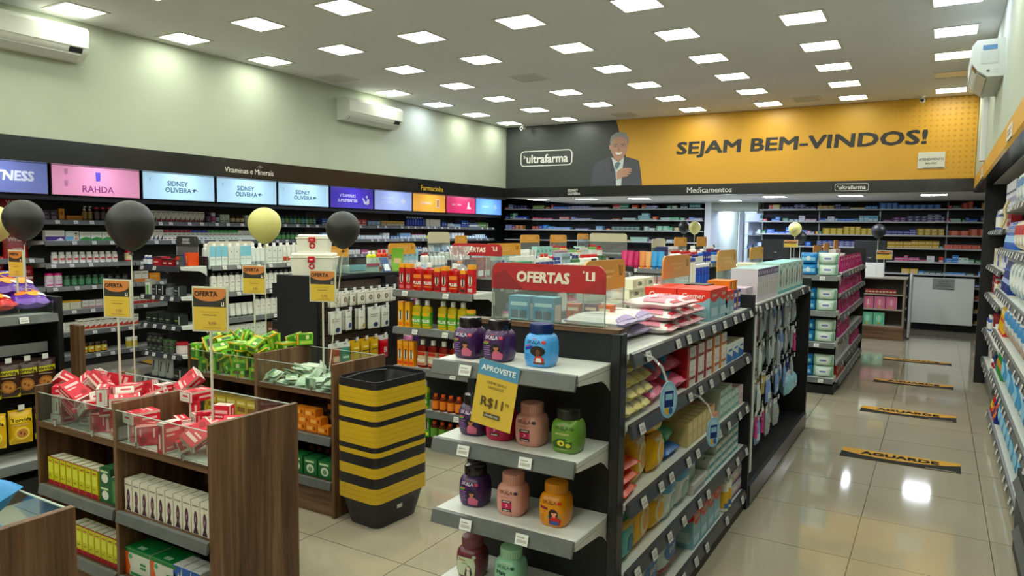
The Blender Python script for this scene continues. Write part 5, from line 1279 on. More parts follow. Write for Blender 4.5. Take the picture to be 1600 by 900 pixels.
vrow(6, 5.05, 5.19, jar(.125, .034, '#cfcfc4', '#d5d5cc', '#b9a84a', .2), .069, 'supplement_jar', 'white jar with yellow label', 'jar')
# whey unit at the left edge
WH = pouchbag(.25, .11, .34, '#8f1420', [('t', 'WHEY', .5, .60, .13, '#d6cfca', .7, .03), ('t', 'PROTEIN', .5, .30, .05, '#d6cfca', .6, .01), ('p', [(.0, .98), (.3, .8), (.28, .78), (.0, .94)], '#c9a8a0'), ('p', [(1, .98), (.7, .8), (.72, .78), (1, .94)], '#c9a8a0'), ('r', .0, .93, 1, .985, '#a83038')])
WF = Fr(-8.3, 0, R90)
for l, z, u, t in ((0, 1.62, 3.92, 'on the top shelf'), (1, 1.235, 3.92, 'below it on the second shelf'), (2, .92, 3.68, 'on the third shelf')):
    put('protein_pouch', f'large red protein powder pouch at the left edge, {t}', 'pouch', WH, WF.w(u, .16, z+.001), R90, 'red protein pouches')
put('protein_tub', 'red protein tub with dark lid at the left edge', 'tub', jar(.235, .078, '#8f1420', '#7a1019', '#6a0f18', .18, .96, n=20, art=(('r', .15, .55, .85, .72, '#c9b4ae'), ('r', .2, .3, .7, .36, '#b8908a'))), WF.w(3.99, .13, .921), R90)
for i, u in enumerate((3.2, 3.42, 3.64)): put('protein_pouch', lab('red protein powder pouch', 'second shelf of the left edge unit'), 'pouch', WH, WF.w(u, .16, 1.236), R90, 'red protein pouches')
# brown-backed units further back: small mixed goods
def mixed(fr, z, a, b, where, seed, hmax=.13, tag_='remedy', cols=None, d=.03, pb=.3, frm='from left', h0=.05):
    rd = random.Random(seed); u = a
    cols = cols or ['#c9d2d0', '#8fb0d0', '#c3533f', '#3f62a8', '#c9a84a', '#7fa86a', '#b86a90', '#d6d8d4', '#6a9aa8', '#d8d4c4']
    while u < b-.06:
        c = rd.choice(cols); n = rd.randint(2, 5); isb = rd.random() < pb; w_ = rd.uniform(.05, .085) if isb else rd.uniform(.06, .12); h = rd.uniform(h0, hmax); n = max(1, min(n, int((b-u)/(w_+.006))))
        if isb: pr = bottle(round(max(h, .09), 2), round(w_/2, 3), c, rd.choice(['#2a3a6a', '#d2d4d0', '#a82a30', '#2a2a2c']), '#d0d2cc'); nm, ct = f'{tag_}_bottle', 'bottle'
        else: pr = medbox(round(w_, 2), round(h, 2), c, rd.randint(0, 3), .08); nm, ct = f'{tag_}_box', 'box'
        row(fr, z+.001, u, u+n*(w_+.006), pr, w_, nm, f'{cname(c[1:])} {tag_} {ct}', ct, where, d=d, h=h, jit=.05, frm=frm)
        u += n*(w_+.006)+rd.uniform(.005, .05)
mixed(FL, 1.65, 8.25, 10.33, 'top shelf under violet to orange signs', 3, .12, d=.04)
vrow(0, 10.35, 10.88, bottle(.17, .036, '#2a3f8f', '#c9ccd4', '#3a58b0', neck=.4), .073, 'syrup_bottle', 'tall blue syrup bottle', 'bottle')
mixed(FL, 1.65, 10.92, 13.1, 'top shelf under the last two signs', 5, .13, d=.04)
mixed(FL, 1.42, 8.25, 13.1, 'second shelf under the far signs', 8, .12, 'pharmacy', ['#b9ccd6', '#8fb0d0', '#9fb6c8', '#c9d2d4', '#6a86a8', '#c9c94a'], d=.04)
mixed(FL, 1.17, 8.25, 13.1, 'third shelf under the far signs', 9, .12, 'hygiene', d=.04)
mixed(FL, .915, 6.6, 8.2, 'fourth shelf behind the slatwall counter', 12, .12, 'hygiene', d=.04)
# ------------------------------------------------------------------ near gondola, aisle side
AG = 'nearest gondola'
W1, W2_, W3, W4, W5 = 'top of the nearest gondola', "nearest gondola's upper aisle shelf", "nearest gondola's middle aisle shelf", "nearest gondola's lower aisle shelf", "nearest gondola's bottom deck"
def lay(name, desc, where, cat, me, x, y, z, rz, rx=0, ry=0, group=None, frm='from the camera'):
    if -.916 < x < -.89: x = -.917      # clear of the price rail
    put(name, lab(desc, where, '', frm), cat, me, (x, y, z), rz, group or desc+'s', rx, ry)
Z1, Z2, Z3, Z4, Z5 = [z+.001 for z in ZG1]
# packs lie with their length across the shelf, seal ends towards the aisle
ABS = pillow(.19, .25, .055, '#c8c9c4', (('p', [(.05, .05), (.95, .05), (.95, .2), (.05, .12)], '#8f7fa8'), ('e', .5, .55, .2, .14, '#d8d8d6'), ('r', .1, .84, .9, .9, '#a83a48')), wr=.002, seed=1, ends='#9a90b0')
AB2 = pillow(.16, .25, .046, '#d0c9c8', (('p', [(.05, .2), (.95, .35), (.95, .75), (.05, .6)], '#c98a9a'), ('r', .12, .06, .88, .14, '#a83a48'), ('t', 'Baby', .5, .48, .12, '#a8304a', .6, .02)), wr=.002, seed=2, ends='#c9a0a8')
for k in range(2):
    for j in range(2): lay('pad_pack', 'white and violet absorbent pad pack', f'{LAYER[k]} behind the red header', 'pack', ABS, -1.0+.015*(k % 2), 2.55+j*.0+.012*k+j*.19, Z1+k*.054, R90+random.uniform(-.06, .06)+(PI if j else 0)*0)
for k in range(3):
    for j in range(3-(k > 1)):
        lay('wipes_pack', 'white and pink cotton pad pack', f'{LAYER[k]} beside the offer boxes', 'pack', AB2, -.925-.005*k, 2.92+j*.175+k*.05, Z1+k*.045, R90+random.uniform(-.08, .08))
def cremer(w, d, h): return carton(w, d, h, '#7fa2ac', [('p', [(0, 1), (1, 1), (1, .78), (.8, .62), (.5, .56), (.2, .62), (0, .78)], '#c9452c'), ('t', 'Cremer', .5, .80, .20, '#e2dcd4', .7, .02, .2), ('r', .1, .1, .9, .3, '#a9bfc4')], [('r', 0, 0, 1, 1, '#c9482e'), ('r', 0, .49, 1, .5, '#8f2f1c')], [('p', [(0, 1), (1, 1), (1, .72), (.5, .58), (0, .72)], '#c9452c'), ('t', 'Cremer', .5, .82, .12, '#e2dcd4', .8, .02, .2), ('r', .15, .12, .85, .4, '#a9bfc4')])
for i, (x, y) in enumerate(((-1.17, 3.42), (-1.005, 3.42), (-1.17, 3.59), (-1.005, 3.59))): lay('bandage_box', 'large blue box with red-orange top', W1, 'box', cremer(.16, .165, .15), x, y, Z1, 0, group='large bandage boxes')
for i in range(2): lay('bandage_box', 'slim blue box with red-orange top', W1, 'box', cremer(.085, .08, .125), -.925, 3.80-.04+.088*i, Z1, R90, group='slim bandage boxes')
lay('cosmetic_box', 'black and dark red box', W1, 'box', carton(.12, .12, .155, '#1d1719', [('e', .5, .55, .25, .28, '#7a1f2c'), ('r', .1, .86, .9, .93, '#5a2a30')], [('r', 0, 0, 1, 1, '#241a1e')]), -1.075, 3.70, Z1, .0)
for k in range(3):
    for j in range(3):
        if k == 2 and j > 1: continue
        lay('plaster_box', 'navy and white plaster box' if k < 2 else 'orange and yellow plaster box', f'{LAYER[k]}, end of the nearest gondola top', 'box',
            carton(.082, .12, .055, '#3a4a86' if k < 2 else '#d0832a', [('r', .0, 0, .25, 1, '#c9803a'), ('r', .35, .3, .9, .7, '#c8ccd0')] if k < 2 else [('r', .4, .1, .6, .9, '#b8302a'), ('r', .65, .2, .95, .8, '#d8c04a')]), -.95, 3.93+j*.088, Z1+k*.056, R90)
CER = carton(.17, .1, .055, '#cfcfb8', [('t', 'CERA', .66, .5, .5, '#3a3c36', .4, .03), ('r', .05, .2, .3, .8, '#b9b99f')], [('r', .1, .2, .5, .8, '#c2c2a8')])
for k in range(3):
    for j in range(2+(k < 2)): lay('wax_box', 'cream white flat box', f'{LAYER[k]} behind the orange header', 'box', CER, -1.45+.02*k, 3.75+j*.17, Z1+k*.056, R90+.02)
for j in range(3): lay('wax_box', 'cream white flat box', 'single layer nearer the red header', 'box', CER, -1.40, 3.2+j*.17, Z1, R90, group='cream white flat boxes')
# left side of the gondola top, seen through the clear panel
TEAL = carton(.10, .07, .15, '#2f7f9c', [('r', .12, .12, .88, .62, '#143f54'), ('r', .12, .36, .88, .38, '#5fa0b4'), ('r', .48, .12, .52, .62, '#5fa0b4'), ('r', .1, .74, .9, .84, '#9fc4cc')], [('r', 0, 0, 1, 1, '#5a9cb0')], [('r', .1, .1, .9, .8, '#c2c6bc')])
for x, y in ((-1.50, 2.60), (-1.385, 2.60)): lay('serum_box', 'tall teal box with window pattern', 'behind the clear panel of the red header', 'box', TEAL, x, y, Z1, 0, frm='from left')
for k, (x, y, c) in enumerate(((-1.26, 2.62, '#a8582f'), (-1.20, 2.66, '#5a3a5a'), (-1.13, 2.64, '#b8683a'))): lay('hair_dye_box', ('orange', 'plum', 'amber')[k]+' hair colour box', 'behind the clear panel of the red header', 'box', carton(.055, .06, .13, c, [('e', .5, .45, .3, .3, shade(c, .55)), ('r', .1, .8, .9, .9, '#d0c4b4')]), x, y, Z1, .1, frm='from left')
lay('flat_box', 'small flat teal box', 'behind the clear panel of the red header', 'box', carton(.13, .07, .06, '#2f7f9c', [('r', .1, .3, .6, .7, '#9fc4cc')]), -1.10, 2.56, Z1, .2)
# upper aisle shelf
CRM = pillow(.075, .20, .06, '#cfcbbb', (('r', .1, .3, .9, .7, '#d8d6c4'), ('r', .2, .45, .8, .55, '#9a9a7a')), ends='#c9bf80', wr=.0015, seed=3)
for k in range(4):
    for j in range(3-(k == 3)): lay('wipes_roll', 'cream and yellow soft roll pack', f'{LAYER[k]}, {W2_}', 'pack', CRM, -.915, 2.42+j*.082+.02*(k % 2), Z2+k*.055, R90+random.uniform(-.05, .05))
TOW = pillow(.20, .225, .075, '#c46a8a', (('p', [(.1, .05), (.95, .3), (.9, .95), (.4, .8), (.2, .4)], '#4f9cc0'), ('e', .55, .55, .16, .13, '#1d2a4a'), ('e', .55, .55, .09, .07, '#6fb0d0'), ('p', [(.05, .7), (.4, .85), (.3, .98), (.05, .95)], '#d890a8')), wr=.004, seed=5, ends='#d47a98')
for k, (y, z, a, x) in enumerate(((2.75, 0, .1, -.93), (2.97, 0, -.15, -.93), (2.80, .075, .25, -.945), (2.99, .075, -.05, -.95), (2.86, .15, .1, -1.0), (2.72, .10, .3, -.99))): lay('towel_pack', 'pink and blue hair removal pack', W2_, 'pack', TOW, x, y, Z2+z, R90+a)
def hipo(c, txt, tabc): return carton(.125, .075, .085, '#cfcac4', [('r', 0, 0, .22, 1, c), ('t', txt, .60, .42, .22, c, .66, .02), ('r', .3, .7, .8, .78, '#b9b4ae')], [('r', 0, 0, .3, 1, c)], [('r', .0, .0, 1, 1, shade(c, .9))])
TABM = lambda c: MB().box(-.05, .05, -.001, .001, 0, .085, mat(c)).box(-.012, .012, -.002, .002, .055, .065, '#2a2a2c').mesh()
HB = [('body', hipo('#a3202c', 'Novalsin', '')), ('hang_tab', TABM('#b8595a'), (0, .07, .085))]; OB = [('body', hipo('#d0862a', 'Novalsin', '')), ('hang_tab', TABM('#d0862a'), (0, .07, .085))]
for k in range(2):
    for j in range(3): lay('ointment_box', 'red and white ointment box', f'{LAYER[k]}, {W2_}', 'box', HB if (k == 1 and j == 0) else HB[0][1], -.915, 3.13+j*.135, Z2+k*.087, R90)
for k in range(2):
    for j in range(2): lay('ointment_box', 'orange and white ointment box', f'{LAYER[k]}, {W2_}', 'box', OB if (k == 1 and j == 0) else OB[0][1], -.915, 3.54+j*.135, Z2+k*.087, R90)
for j in range(3): lay('plaster_box', 'blue and white plaster box', W2_, 'box', carton(.12, .09, .095, '#c9cdc8', [('p', [(0, 0), (1, 0), (1, .25), (0, .6)], '#2f6fa8'), ('r', .3, .6, .9, .72, '#3f78a8')], [('r', .1, .1, .9, .6, '#b0a894')]), -.915, 3.81+j*.125, Z2, R90)
# middle aisle shelf
YW = pillow(.22, .20, .10, '#d9b02e', (('e', .5, .5, .3, .32, '#d8cca0'), ('e', .5, .5, .2, .2, '#c9982a'), ('r', .2, .8, .8, .88, '#e0d8c0')), stand=True, seed=6, ends='#d0a840')
YL = pillow(.21, .19, .085, '#dcb42a', (('e', .5, .5, .22, .25, '#d9cfa8'), ('r', .1, .1, .9, .18, '#ddd3b4')), seed=7, wr=.002, ends='#ddd0b0')
ORG = pillow(.16, .2, .045, '#c8481f', (('t', 'SUAVE', .5, .5, .2, '#e6d6c4', .8, .03), ('p', [(.05, .1), (.95, .2), (.95, .3), (.05, .2)], '#d86a34')), seed=8, ends='#c8582f')
YS = pillow(.17, .15, .09, '#dcb42a', (('e', .5, .5, .32, .34, '#d9cfa8'), ('e', .5, .5, .22, .23, '#d4a820'), ('r', .2, .84, .8, .9, '#e0d8c0')), stand=True, seed=46, ends='#d0981c')
for k in range(3): lay('sponge_pack', 'orange red sponge pack', f'{LAYER[k]}, {W3}', 'pack', ORG, -.905, 2.425, Z3+k*.047, R90+.1-.1*k)
for y, x, z, a, m, t in ((2.49, -1.0, .145, .12, YW, 'tall yellow wipes pack, uppermost of the yellow packs'), (2.60, -.94, 0, .15, YW, 'tall yellow wipes pack beside the orange packs'), (2.79, -.93, 0, .1, YS, 'short yellow wipes pack, lower of two by the towel packs'), (2.79, -.95, .135, -.1, YS, 'short yellow wipes pack, upper of two by the towel packs'), (2.62, -1.0, .19, .1, YS, 'short yellow wipes pack on top of the tall one')): put('wipes_pack', t, 'pack', m, (x, y, Z3+z), R90+a, 'yellow wipes packs')
lay('towel_pack', 'green and pink towel pack', W3, 'pack', pillow(.2, .22, .07, '#3f9a6a', (('e', .6, .5, .16, .2, '#c85a8a'), ('r', .1, .1, .4, .5, '#5fb08a')), seed=9, wr=.003), -.96, 2.99, Z3+.05, R90+.15)
lay('towel_pack', 'blue flat towel pack', W3, 'pack', pillow(.2, .2, .05, '#2f6aa8', (('r', .2, .3, .8, .5, '#8fb8d0'),), seed=10), -.94, 2.98, Z3, R90)
SOAP = carton(.07, .12, .055, '#bfae82', [('r', .1, .15, .9, .85, '#c9ba90')], [('r', .1, .1, .9, .5, '#cfc09a'), ('r', .0, .49, 1, .51, '#9a8a60')]); SOAPP = carton(.07, .12, .055, '#c99a80', [('r', .1, .15, .9, .85, '#d0a890')], [('r', .1, .1, .9, .5, '#cfb0a0')])
for k in range(2):
    for b in range(2):
        for j in range(7 if k == 0 else 6): lay('soap_carton', f'{"cream" if j < 5 else "salmon"} soap carton', f'{LAYER[k]}, {ONES[b]} row, {W3}', 'box', SOAP if j < 5 else SOAPP, -.925-b*.125, 3.17+j*.075, Z3+k*.056, R90)
MC = carton(.075, .12, .05, '#a9c0b4', [('r', .1, .2, .9, .5, '#6f9a90'), ('r', .1, .65, .6, .8, '#d2d8d0')], [('r', .05, .05, .95, .5, '#c9d2c8')])
for k in range(3):
    for j in range(5 if k < 2 else 3): lay('soap_carton', 'mint white soap carton', f'{LAYER[k]}, {W3}', 'box', MC, -.925, 3.72+j*.082, Z3+k*.051, R90)
for k in range(2): lay('soap_carton', 'pale pink soap carton', f'{LAYER[k]}, {W3}', 'box', carton(.09, .12, .05, '#c9aeb4', [('r', .1, .2, .9, .6, '#d8c8cc')]), -.925, 4.14, Z3+k*.051, R90)
# lower aisle shelf
for y, x, z, a, m, t in ((2.62, -.93, 0, .1, YW, 'tall yellow wipes pack beside the teal pack, lower shelf'), (2.80, -.93, 0, .0, YS, 'short yellow wipes pack, lower of two by the blue cotton'), (2.80, -.96, .135, .1, YS, 'short yellow wipes pack, upper of two by the blue cotton'), (2.46, -1.0, .16, .1, YS, 'short yellow wipes pack above the teal pack')): put('wipes_pack', t, 'pack', m, (x, y, Z4+z), R90+a, 'yellow wipes packs')
lay('cotton_pack', 'teal and yellow cotton pack', W4, 'pack', pillow(.17, .17, .11, '#4f9a9a', (('r', .05, .78, .95, .9, '#c9a42a'), ('e', .6, .4, .2, .2, '#2f6a7a')), stand=True, seed=12), -.925, 2.44, Z4, R90)
CW = pillow(.19, .20, .10, '#c5cfd0', (('p', [(.0, .62), (1, .62), (1, .98), (0, .98)], '#6f9fc0'), ('e', .5, .36, .26, .2, '#8fa8a0'), ('r', .2, .1, .8, .16, '#5a7a6a')), stand=True, seed=13, wr=.002)
for j in range(3): lay('cotton_pack', 'blue and white cotton pack', W4, 'pack', CW, -.92-.03*(j == 2), 2.93+j*.18, Z4, R90+.1*(1-j))
for j in range(2): lay('cotton_pack', 'blue folded cotton pack behind', W4, 'pack', pillow(.2, .16, .09, '#4f86b0', (('e', .5, .5, .16, .16, '#a9c8dc'),), seed=14), -1.06, 2.86+j*.21, Z4, R90)
TB = carton(.11, .13, .042, '#bcc4bc', [('r', 0, 0, 1, .42, '#4f8a94'), ('r', .1, .55, .8, .8, '#d4d8d2')], [('r', .08, .1, .9, .55, '#cfd5cf'), ('r', .1, .2, .5, .3, '#7a8a88')])
for j, n in enumerate((1, 2, 3, 3, 4, 4)):
    for k in range(n): lay('plaster_box', 'teal and white flat box', f'{LAYER[k]}, {W4}', 'box', TB, -.925, 3.44+j*.122, Z4+k*.043, R90)
lay('plaster_box', 'long pale flat box', W4, 'box', carton(.2, .1, .05, '#b9b6ae', [('r', .05, .2, .95, .5, '#8a9aa0')]), -.915, 3.30+.02, Z4, R90)
# bottom deck
DP = pillow(.24, .24, .15, '#b9c8c8', (('e', .5, .52, .34, .22, '#4f78b0'), ('t', 'BABY', .5, .52, .11, '#dfe3e6', .5, .03), ('p', [(.05, .05), (.95, .05), (.95, .28), (.5, .36), (.05, .2)], '#8a3f2c'), ('r', .1, .82, .9, .88, '#6fa08a')), stand=True, seed=15, wr=.003)
for j in range(3): lay('diaper_pack', 'white diaper pack with blue oval', W5, 'pack', DP, -.925, 2.475+j*.24, Z5, R90+.03)
for j in range(4): lay('bandage_box', 'blue box with red-orange top', W5, 'box', cremer(.115, .12, .19), -.90, 3.30+j*.122, Z5, R90, group='bandage boxes on the bottom deck')
for j in range(2): lay('lotion_bottle', 'white bottle with yellow and blue label', W5, 'bottle', bottle(.2, .034, '#cfcfc4', '#c9c9c0', '#c9a42a', lab_=(.1, .55), art=(('r', 0, 0, 1, .3, '#3f6a9a'),)), -.93, 3.81+j*.072, Z5, R90)
PB = carton(.12, .12, .075, '#b9b4b4', [('r', 0, 0, 1, .22, '#4a4f8a'), ('r', .0, .2, 1, .3, '#c9803a'), ('r', .1, .5, .7, .7, '#d8d4d4')], [('r', 0, 0, 1, .3, '#b82f6a')])
for j in range(3):
    for k in range(3-(j == 0)): lay('napkin_box', 'white and pink box', f'{LAYER[k]}, {W5}', 'box', PB, -.92, 3.94+j*.123-.0, Z5+k*.076, R90)
# wobbler tags clipped to the shelf fronts
for n, (y, z) in (('upper', (2.44, 1.16)), ('lower', (3.05, .90))):
    b = MB().tube([(0, 0, 0), (.05, 0, .0), (.09, .01, -.03), (.115, .02, -.09)], .005, FILM, 6)
    t = MB(); pts = [(.04*math.cos(2*PI*i/20), .065*math.sin(2*PI*i/20)) for i in range(20)]
    t.prism([(p[0], p[1]) for p in pts], -.001, .001, mat('#8fb4cc'), 'X'); mp = face((.0012, -.04, -.065), (0, .08, 0), (0, 0, .13), (1, 0, 0))
    t.art(mp, .08, .13, [('e', .5, .5, .40, .42, '#a9c8d8'), ('r', .24, .30, .76, .74, '#20386a'), ('r', .3, .5, .7, .66, '#8fb4cc'), ('e', .40, .2, .12, .1, '#c9a43a'), ('e', .6, .2, .12, .1, '#3f6a9a')])
    put('shelf_wobbler', f'blue oval shelf talker on a clear arm, {n} of two', 'shelf tag', [('arm', b.mesh()), ('tag', t.mesh(), (.117, .02, -.14))], (-.893, y, z), -.5, 'shelf talkers')
# ------------------------------------------------------------------ hook gondola: hanging baby goods and boxes on top
FILMD = glass_mat('cloudy_film', '#ffffff', .2, .5)
HK = [('clear bottle pack', hangpack(.085, .20, .045, FILMD, (('r', .2, .1, .8, .5, '#a9bcc4'), ('e', .5, .65, .18, .12, '#c9c4a0')))), ('blue pack', hangpack(.09, .19, .03, '#7f98c0', (('r', .15, .2, .85, .5, '#c3ccd6'),))), ('white pack', hangpack(.08, .20, .03, '#c3c8c4', (('e', .5, .4, .25, .15, '#8fa8a8'),))), ('clear teether pack', hangpack(.09, .18, .03, FILMD, (('e', .5, .4, .3, .2, '#a9c4c4'), ('r', .3, .6, .7, .7, '#7f9aa8')))), ('yellow pack', hangpack(.085, .17, .03, '#b9a96a', (('e', .5, .45, .22, .16, '#d0c8b0'),))), ('pink pack', hangpack(.08, .19, .03, '#c08a9a', (('e', .5, .45, .2, .2, '#d8b4c0'),))), ('navy pack', hangpack(.09, .18, .03, '#2f3f74', (('r', .2, .2, .8, .4, '#8f9fc0'),)))]
rd = random.Random(4)
for l, z in enumerate((1.08, .865, .62, .40)):
    for i in range(13):
        u = .10+i*.152
        if l == 3 and i > 8: continue
        pg = link('peg', PEG if i % 2 else PEGS, Vector(FG2.w(u, .26, z))-g2.location, (0, 0, R90), g2)
        if rd.random() < .12: continue
        k = rd.choice([0, 0, 2, 3, 3, 3, 1, 4, 5]) if i < 8 else rd.choice([1, 1, 2, 3, 0, 6])
        for q in range(2 if rd.random() < .6 else 1):
            dd = .26-(.20 if i % 2 else .14)+.045*q
            put('hanging_pack', lab(HK[k][0]+' on a hook', f'{ordw(l+1)} hook row of baby goods', 'front' if q == 0 else 'behind another', 'from the camera'), 'pack', HK[k][1], FG2.w(u, dd, z+.0), R90+rd.uniform(-.15, .15), HK[k][0]+'s on hooks')
HP = [('frame', MB().tube([(.03*math.cos(t), 0, -.05+.03*math.sin(t)) for t in [2*PI*i/14 for i in range(15)]], .006, '#c2558a', 6).mesh()), ('handle', MB().tube([(0, 0, -.08), (0, 0, -.16)], .012, '#c2558a', 8).mesh()), ('card', MB().box(-.03, .03, -.001, .001, -.02, .01, mat('#d5d8d4')).mesh())]
for i, (u, l) in enumerate(((.42, .46), (.62, .45), (1.75, .84))): put('baby_brush', f'pink baby brush hanging from a low hook, {ordw(i+1)} from the camera', 'brush', HP, FG2.w(u, .04, l), R90, 'pink baby brushes')
for i in range(3): put('bottle_pack', lab('pale blue cup pack', 'low hooks at the far end of baby goods', '', 'from the camera'), 'pack', hangpack(.12, .17, .08, '#8fb4bc', (('r', .2, .2, .8, .5, '#b9d0d4'),)), FG2.w(1.55+.13*i, .06, .52), R90, 'pale blue cup packs')
TZ2 = 1.181; W6 = 'top of the baby goods gondola'
LTH = carton(.055, .16, .20, '#b9b0b8', [('r', 0, .78, 1, 1, '#4a4a6a'), ('e', .5, .88, .25, .07, '#c9b4c4'), ('r', .2, .2, .8, .6, '#c9c4b8')], [('r', 0, 0, 1, 1, '#8fb0b4')])
row(FG2, TZ2, .26, .92, LTH, .055, 'baby_goods_box', 'slim mauve grey box', 'box', W6, d=.03, gap=.004, frm='from the camera')
row(FG2, TZ2, .95, 1.95, [carton(.11, .16, .21, '#a9c4b8', [('r', .0, .0, 1, .1, '#5f9a98'), ('e', .5, .5, .3, .3, '#6a5f58'), ('e', .45, .55, .16, .14, '#c9a894'), ('r', .1, .86, .8, .94, '#d2dcd4')], [('r', 0, 0, 1, 1, '#7fb8b4')]), carton(.11, .16, .2101, '#c3ccc0', [('r', .0, .0, 1, .1, '#5f9a98'), ('e', .5, .45, .25, .3, '#8a9a94'), ('r', .1, .86, .8, .94, '#7fa8a4')], [('r', 0, 0, 1, 1, '#7fb8b4')])], .11, 'baby_goods_box', 'mint box with printed photo', 'box', W6, d=.03, frm='from the camera')
lay('cleaner_box', 'pale blue box at the near end', W6, 'box', carton(.14, .1, .12, '#9fbcc4', [('r', .1, .3, .9, .6, '#c9d4d4')]), -1.12, 4.36, TZ2, .1)
for j in range(3): lay('cleaner_box', 'pale lilac box at the near end', W6, 'box', carton(.06, .1, .10, '#b8a4b4', [('r', .1, .3, .9, .6, '#d0c4cc')]), -.95, 4.30+.0+j*.0+.065*j, TZ2, R90)
put('swab_tub', 'clear tub of cotton swabs with cream lid on the baby gondola', 'tub', [('tub', jar(.17, .085, FILM, '#c9c9b0', None, .0, n=20)), ('lid', MB().lathe([(.089, .17), (.089, .2), (.084, .205)], mat('#c6c9b0', .4), 20).mesh()), ('swabs', MB().lathe([(.078, .005), (.080, .10), (.06, .15), (.01, .155)], noise_mat('cotton_swabs', '#c9c6c0', '#8f7f84', 60, .8), 18).mesh())], (-1.18, 5.4, TZ2))
put('wipes_tub', 'teal tub with yellow lid on the baby gondola', 'tub', jar(.16, .1, '#7fb8b0', '#c9b84a', '#a9ccc0', .15, n=20), (-1.22, 5.95, TZ2))
for i in range(3): lay('tin', 'navy tin behind the yellow lidded tub', W6, 'tin', jar(.12, .055, '#20284a', '#3a4468', '#3f4f80', .1), -1.36, 5.75+.12*i, TZ2, 0)
# ------------------------------------------------------------------ wipes gondola
WB_ = pillow(.20, .13, .105, '#2f7fb0', (('r', .1, .3, .9, .6, '#8fc0d8'), ('e', .5, .5, .12, .16, '#c9d8dc')), seed=21, ends='#2a6a9a', stand=False)
WW = pillow(.23, .13, .105, '#b9cbbe', (('e', .5, .5, .22, .22, '#d4dcd4'), ('r', .35, .44, .65, .56, '#6a7aa8'), ('p', [(.02, .05), (.2, .05), (.14, .95), (.02, .95)], '#8fb09a'), ('p', [(.98, .05), (.8, .05), (.86, .95), (.98, .95)], '#8fb09a')), seed=22, ends='#a9bfae', stand=False)
WWF = pillow(.19, .115, .12, '#b9cbbe', (('e', .5, .52, .26, .28, '#d4dcd4'), ('r', .34, .44, .66, .58, '#6a7aa8'), ('p', [(.02, .05), (.18, .05), (.10, .95), (.02, .95)], '#8fb09a'), ('p', [(.98, .05), (.82, .05), (.90, .95), (.98, .95)], '#8fb09a')), seed=23, ends='#a9bfae', stand=True)
WBF = pillow(.16, .115, .12, '#2f7fb0', (('r', .1, .3, .9, .6, '#8fc0d8'), ('e', .5, .5, .12, .2, '#c9d8dc')), seed=24, ends='#2a6a9a', stand=True)
for l, z in enumerate((1.185, .83, .515, .16)):
    for k in range(2):
        for d in range(1):
            put('wipes_pack', lab('white and mint wipes pack', f'{LAYER[k]}, {ordw(l+1)} end shelf of wipes', '', 'from left'), 'pack', WWF, FG3E.w(.415, .05, z+.001+k*.112), 0, 'white wipes packs')
            put('wipes_pack', lab('blue wipes pack', f'{LAYER[k]}, {ordw(l+1)} end shelf of wipes', '', 'from left'), 'pack', WBF, FG3E.w(.235, .05, z+.001+k*.112), 0, 'blue wipes packs')
PK = [pouchbag(.09, .05, .16, '#b03a78', (('e', .5, .5, .2, .2, '#d88ab0'),) and (('r', .2, .3, .8, .55, '#d88ab0'), ('r', .15, .72, .85, .8, '#e0b4c8'))), pouchbag(.09, .05, .16, '#c4588a', (('r', .2, .35, .8, .6, '#8a2a5a'), ('r', .1, .8, .9, .86, '#e0c0d0')))]
for l, z in enumerate((1.21, .99, .77, .53)):
    row(FG3, z+.001, .10, 2.4 if l < 3 else 1.2, PK, .09, 'sanitary_pack', 'pink sanitary pad pack', 'pack', f'{ordw(l+1)} aisle shelf of the wipes gondola', d=.04, frm='from the camera', gap=.012, jit=.1)
row(FG3, .291, .10, 1.3, medbox(.1, .15, '#c3c4c8', 1), .1, 'pad_box', 'white and navy pad box', 'box', 'fifth aisle shelf of the wipes gondola', d=.03, frm='from the camera')
row(FG3, .291, 1.4, 2.4, PK, .09, 'sanitary_pack', 'pink sanitary pad pack', 'pack', 'fifth aisle shelf of the wipes gondola', d=.04, frm='from the camera', gap=.012)
row(FG3, .101, .08, .8, medbox(.15, .17, '#c8502a', 2), .15, 'pad_box', 'orange pad box', 'box', 'bottom aisle shelf of the wipes gondola', d=.02, frm='from the camera')
row(FG3, .101, .9, 2.4, medbox(.1, .15, '#23232c', 1), .1, 'pad_box', 'black pad box', 'box', 'bottom aisle shelf of the wipes gondola', d=.02, frm='from the camera')
mixed(Fr(-.95, 8.1, R90), 1.215, 0, 2.3, 'top of the wipes gondola', 31, .2, 'hygiene', ['#c8588a', '#c9d0cc', '#b03a78', '#d0a0b8', '#5f9ac0'], d=.1, pb=.5, frm='from the camera', h0=.12)
# ------------------------------------------------------------------ mouthwash end shelves
def mw(body, lab1, lab2, cap='#c9ccc4'): return bottle(.205, .037, mat(body, .12), cap, lab1, neck=.42, caph=.17, lab_=(.10, .58), p=4, sy=.72, art=(('r', .05, .72, .95, .98, lab2), ('t', 'PLUS', .5, .36, .26, '#e2ded4', .9, .05), ('r', .1, .06, .9, .14, lab2)), split=True)
def mbx(c, c2, h=.19): return carton(.045, .045, h, c, [('r', 0, .84, 1, 1, '#d8a040'), ('e', .5, .45, .34, .2, '#d8d4c8'), ('r', .35, .28, .65, .66, '#2a2420'), ('r', .1, .06, .9, .18, c2)], [('r', 0, 0, 1, 1, '#c98a3a')], [('r', 0, .84, 1, 1, '#d8a040')])
MWR = mw('#a0201c', '#a8342c', '#d0803a'); MWY = mw('#a8962a', '#5f9a3a', '#c9a42a'); MWB = mw('#6a1f18', '#b8a890', '#a83a2a'); MWG = mw('#9a9a34', '#4f8a34', '#c9b83a')
EW = ['top mouthwash end shelf', 'second mouthwash end shelf', 'third mouthwash end shelf', 'lowest mouthwash end shelf']
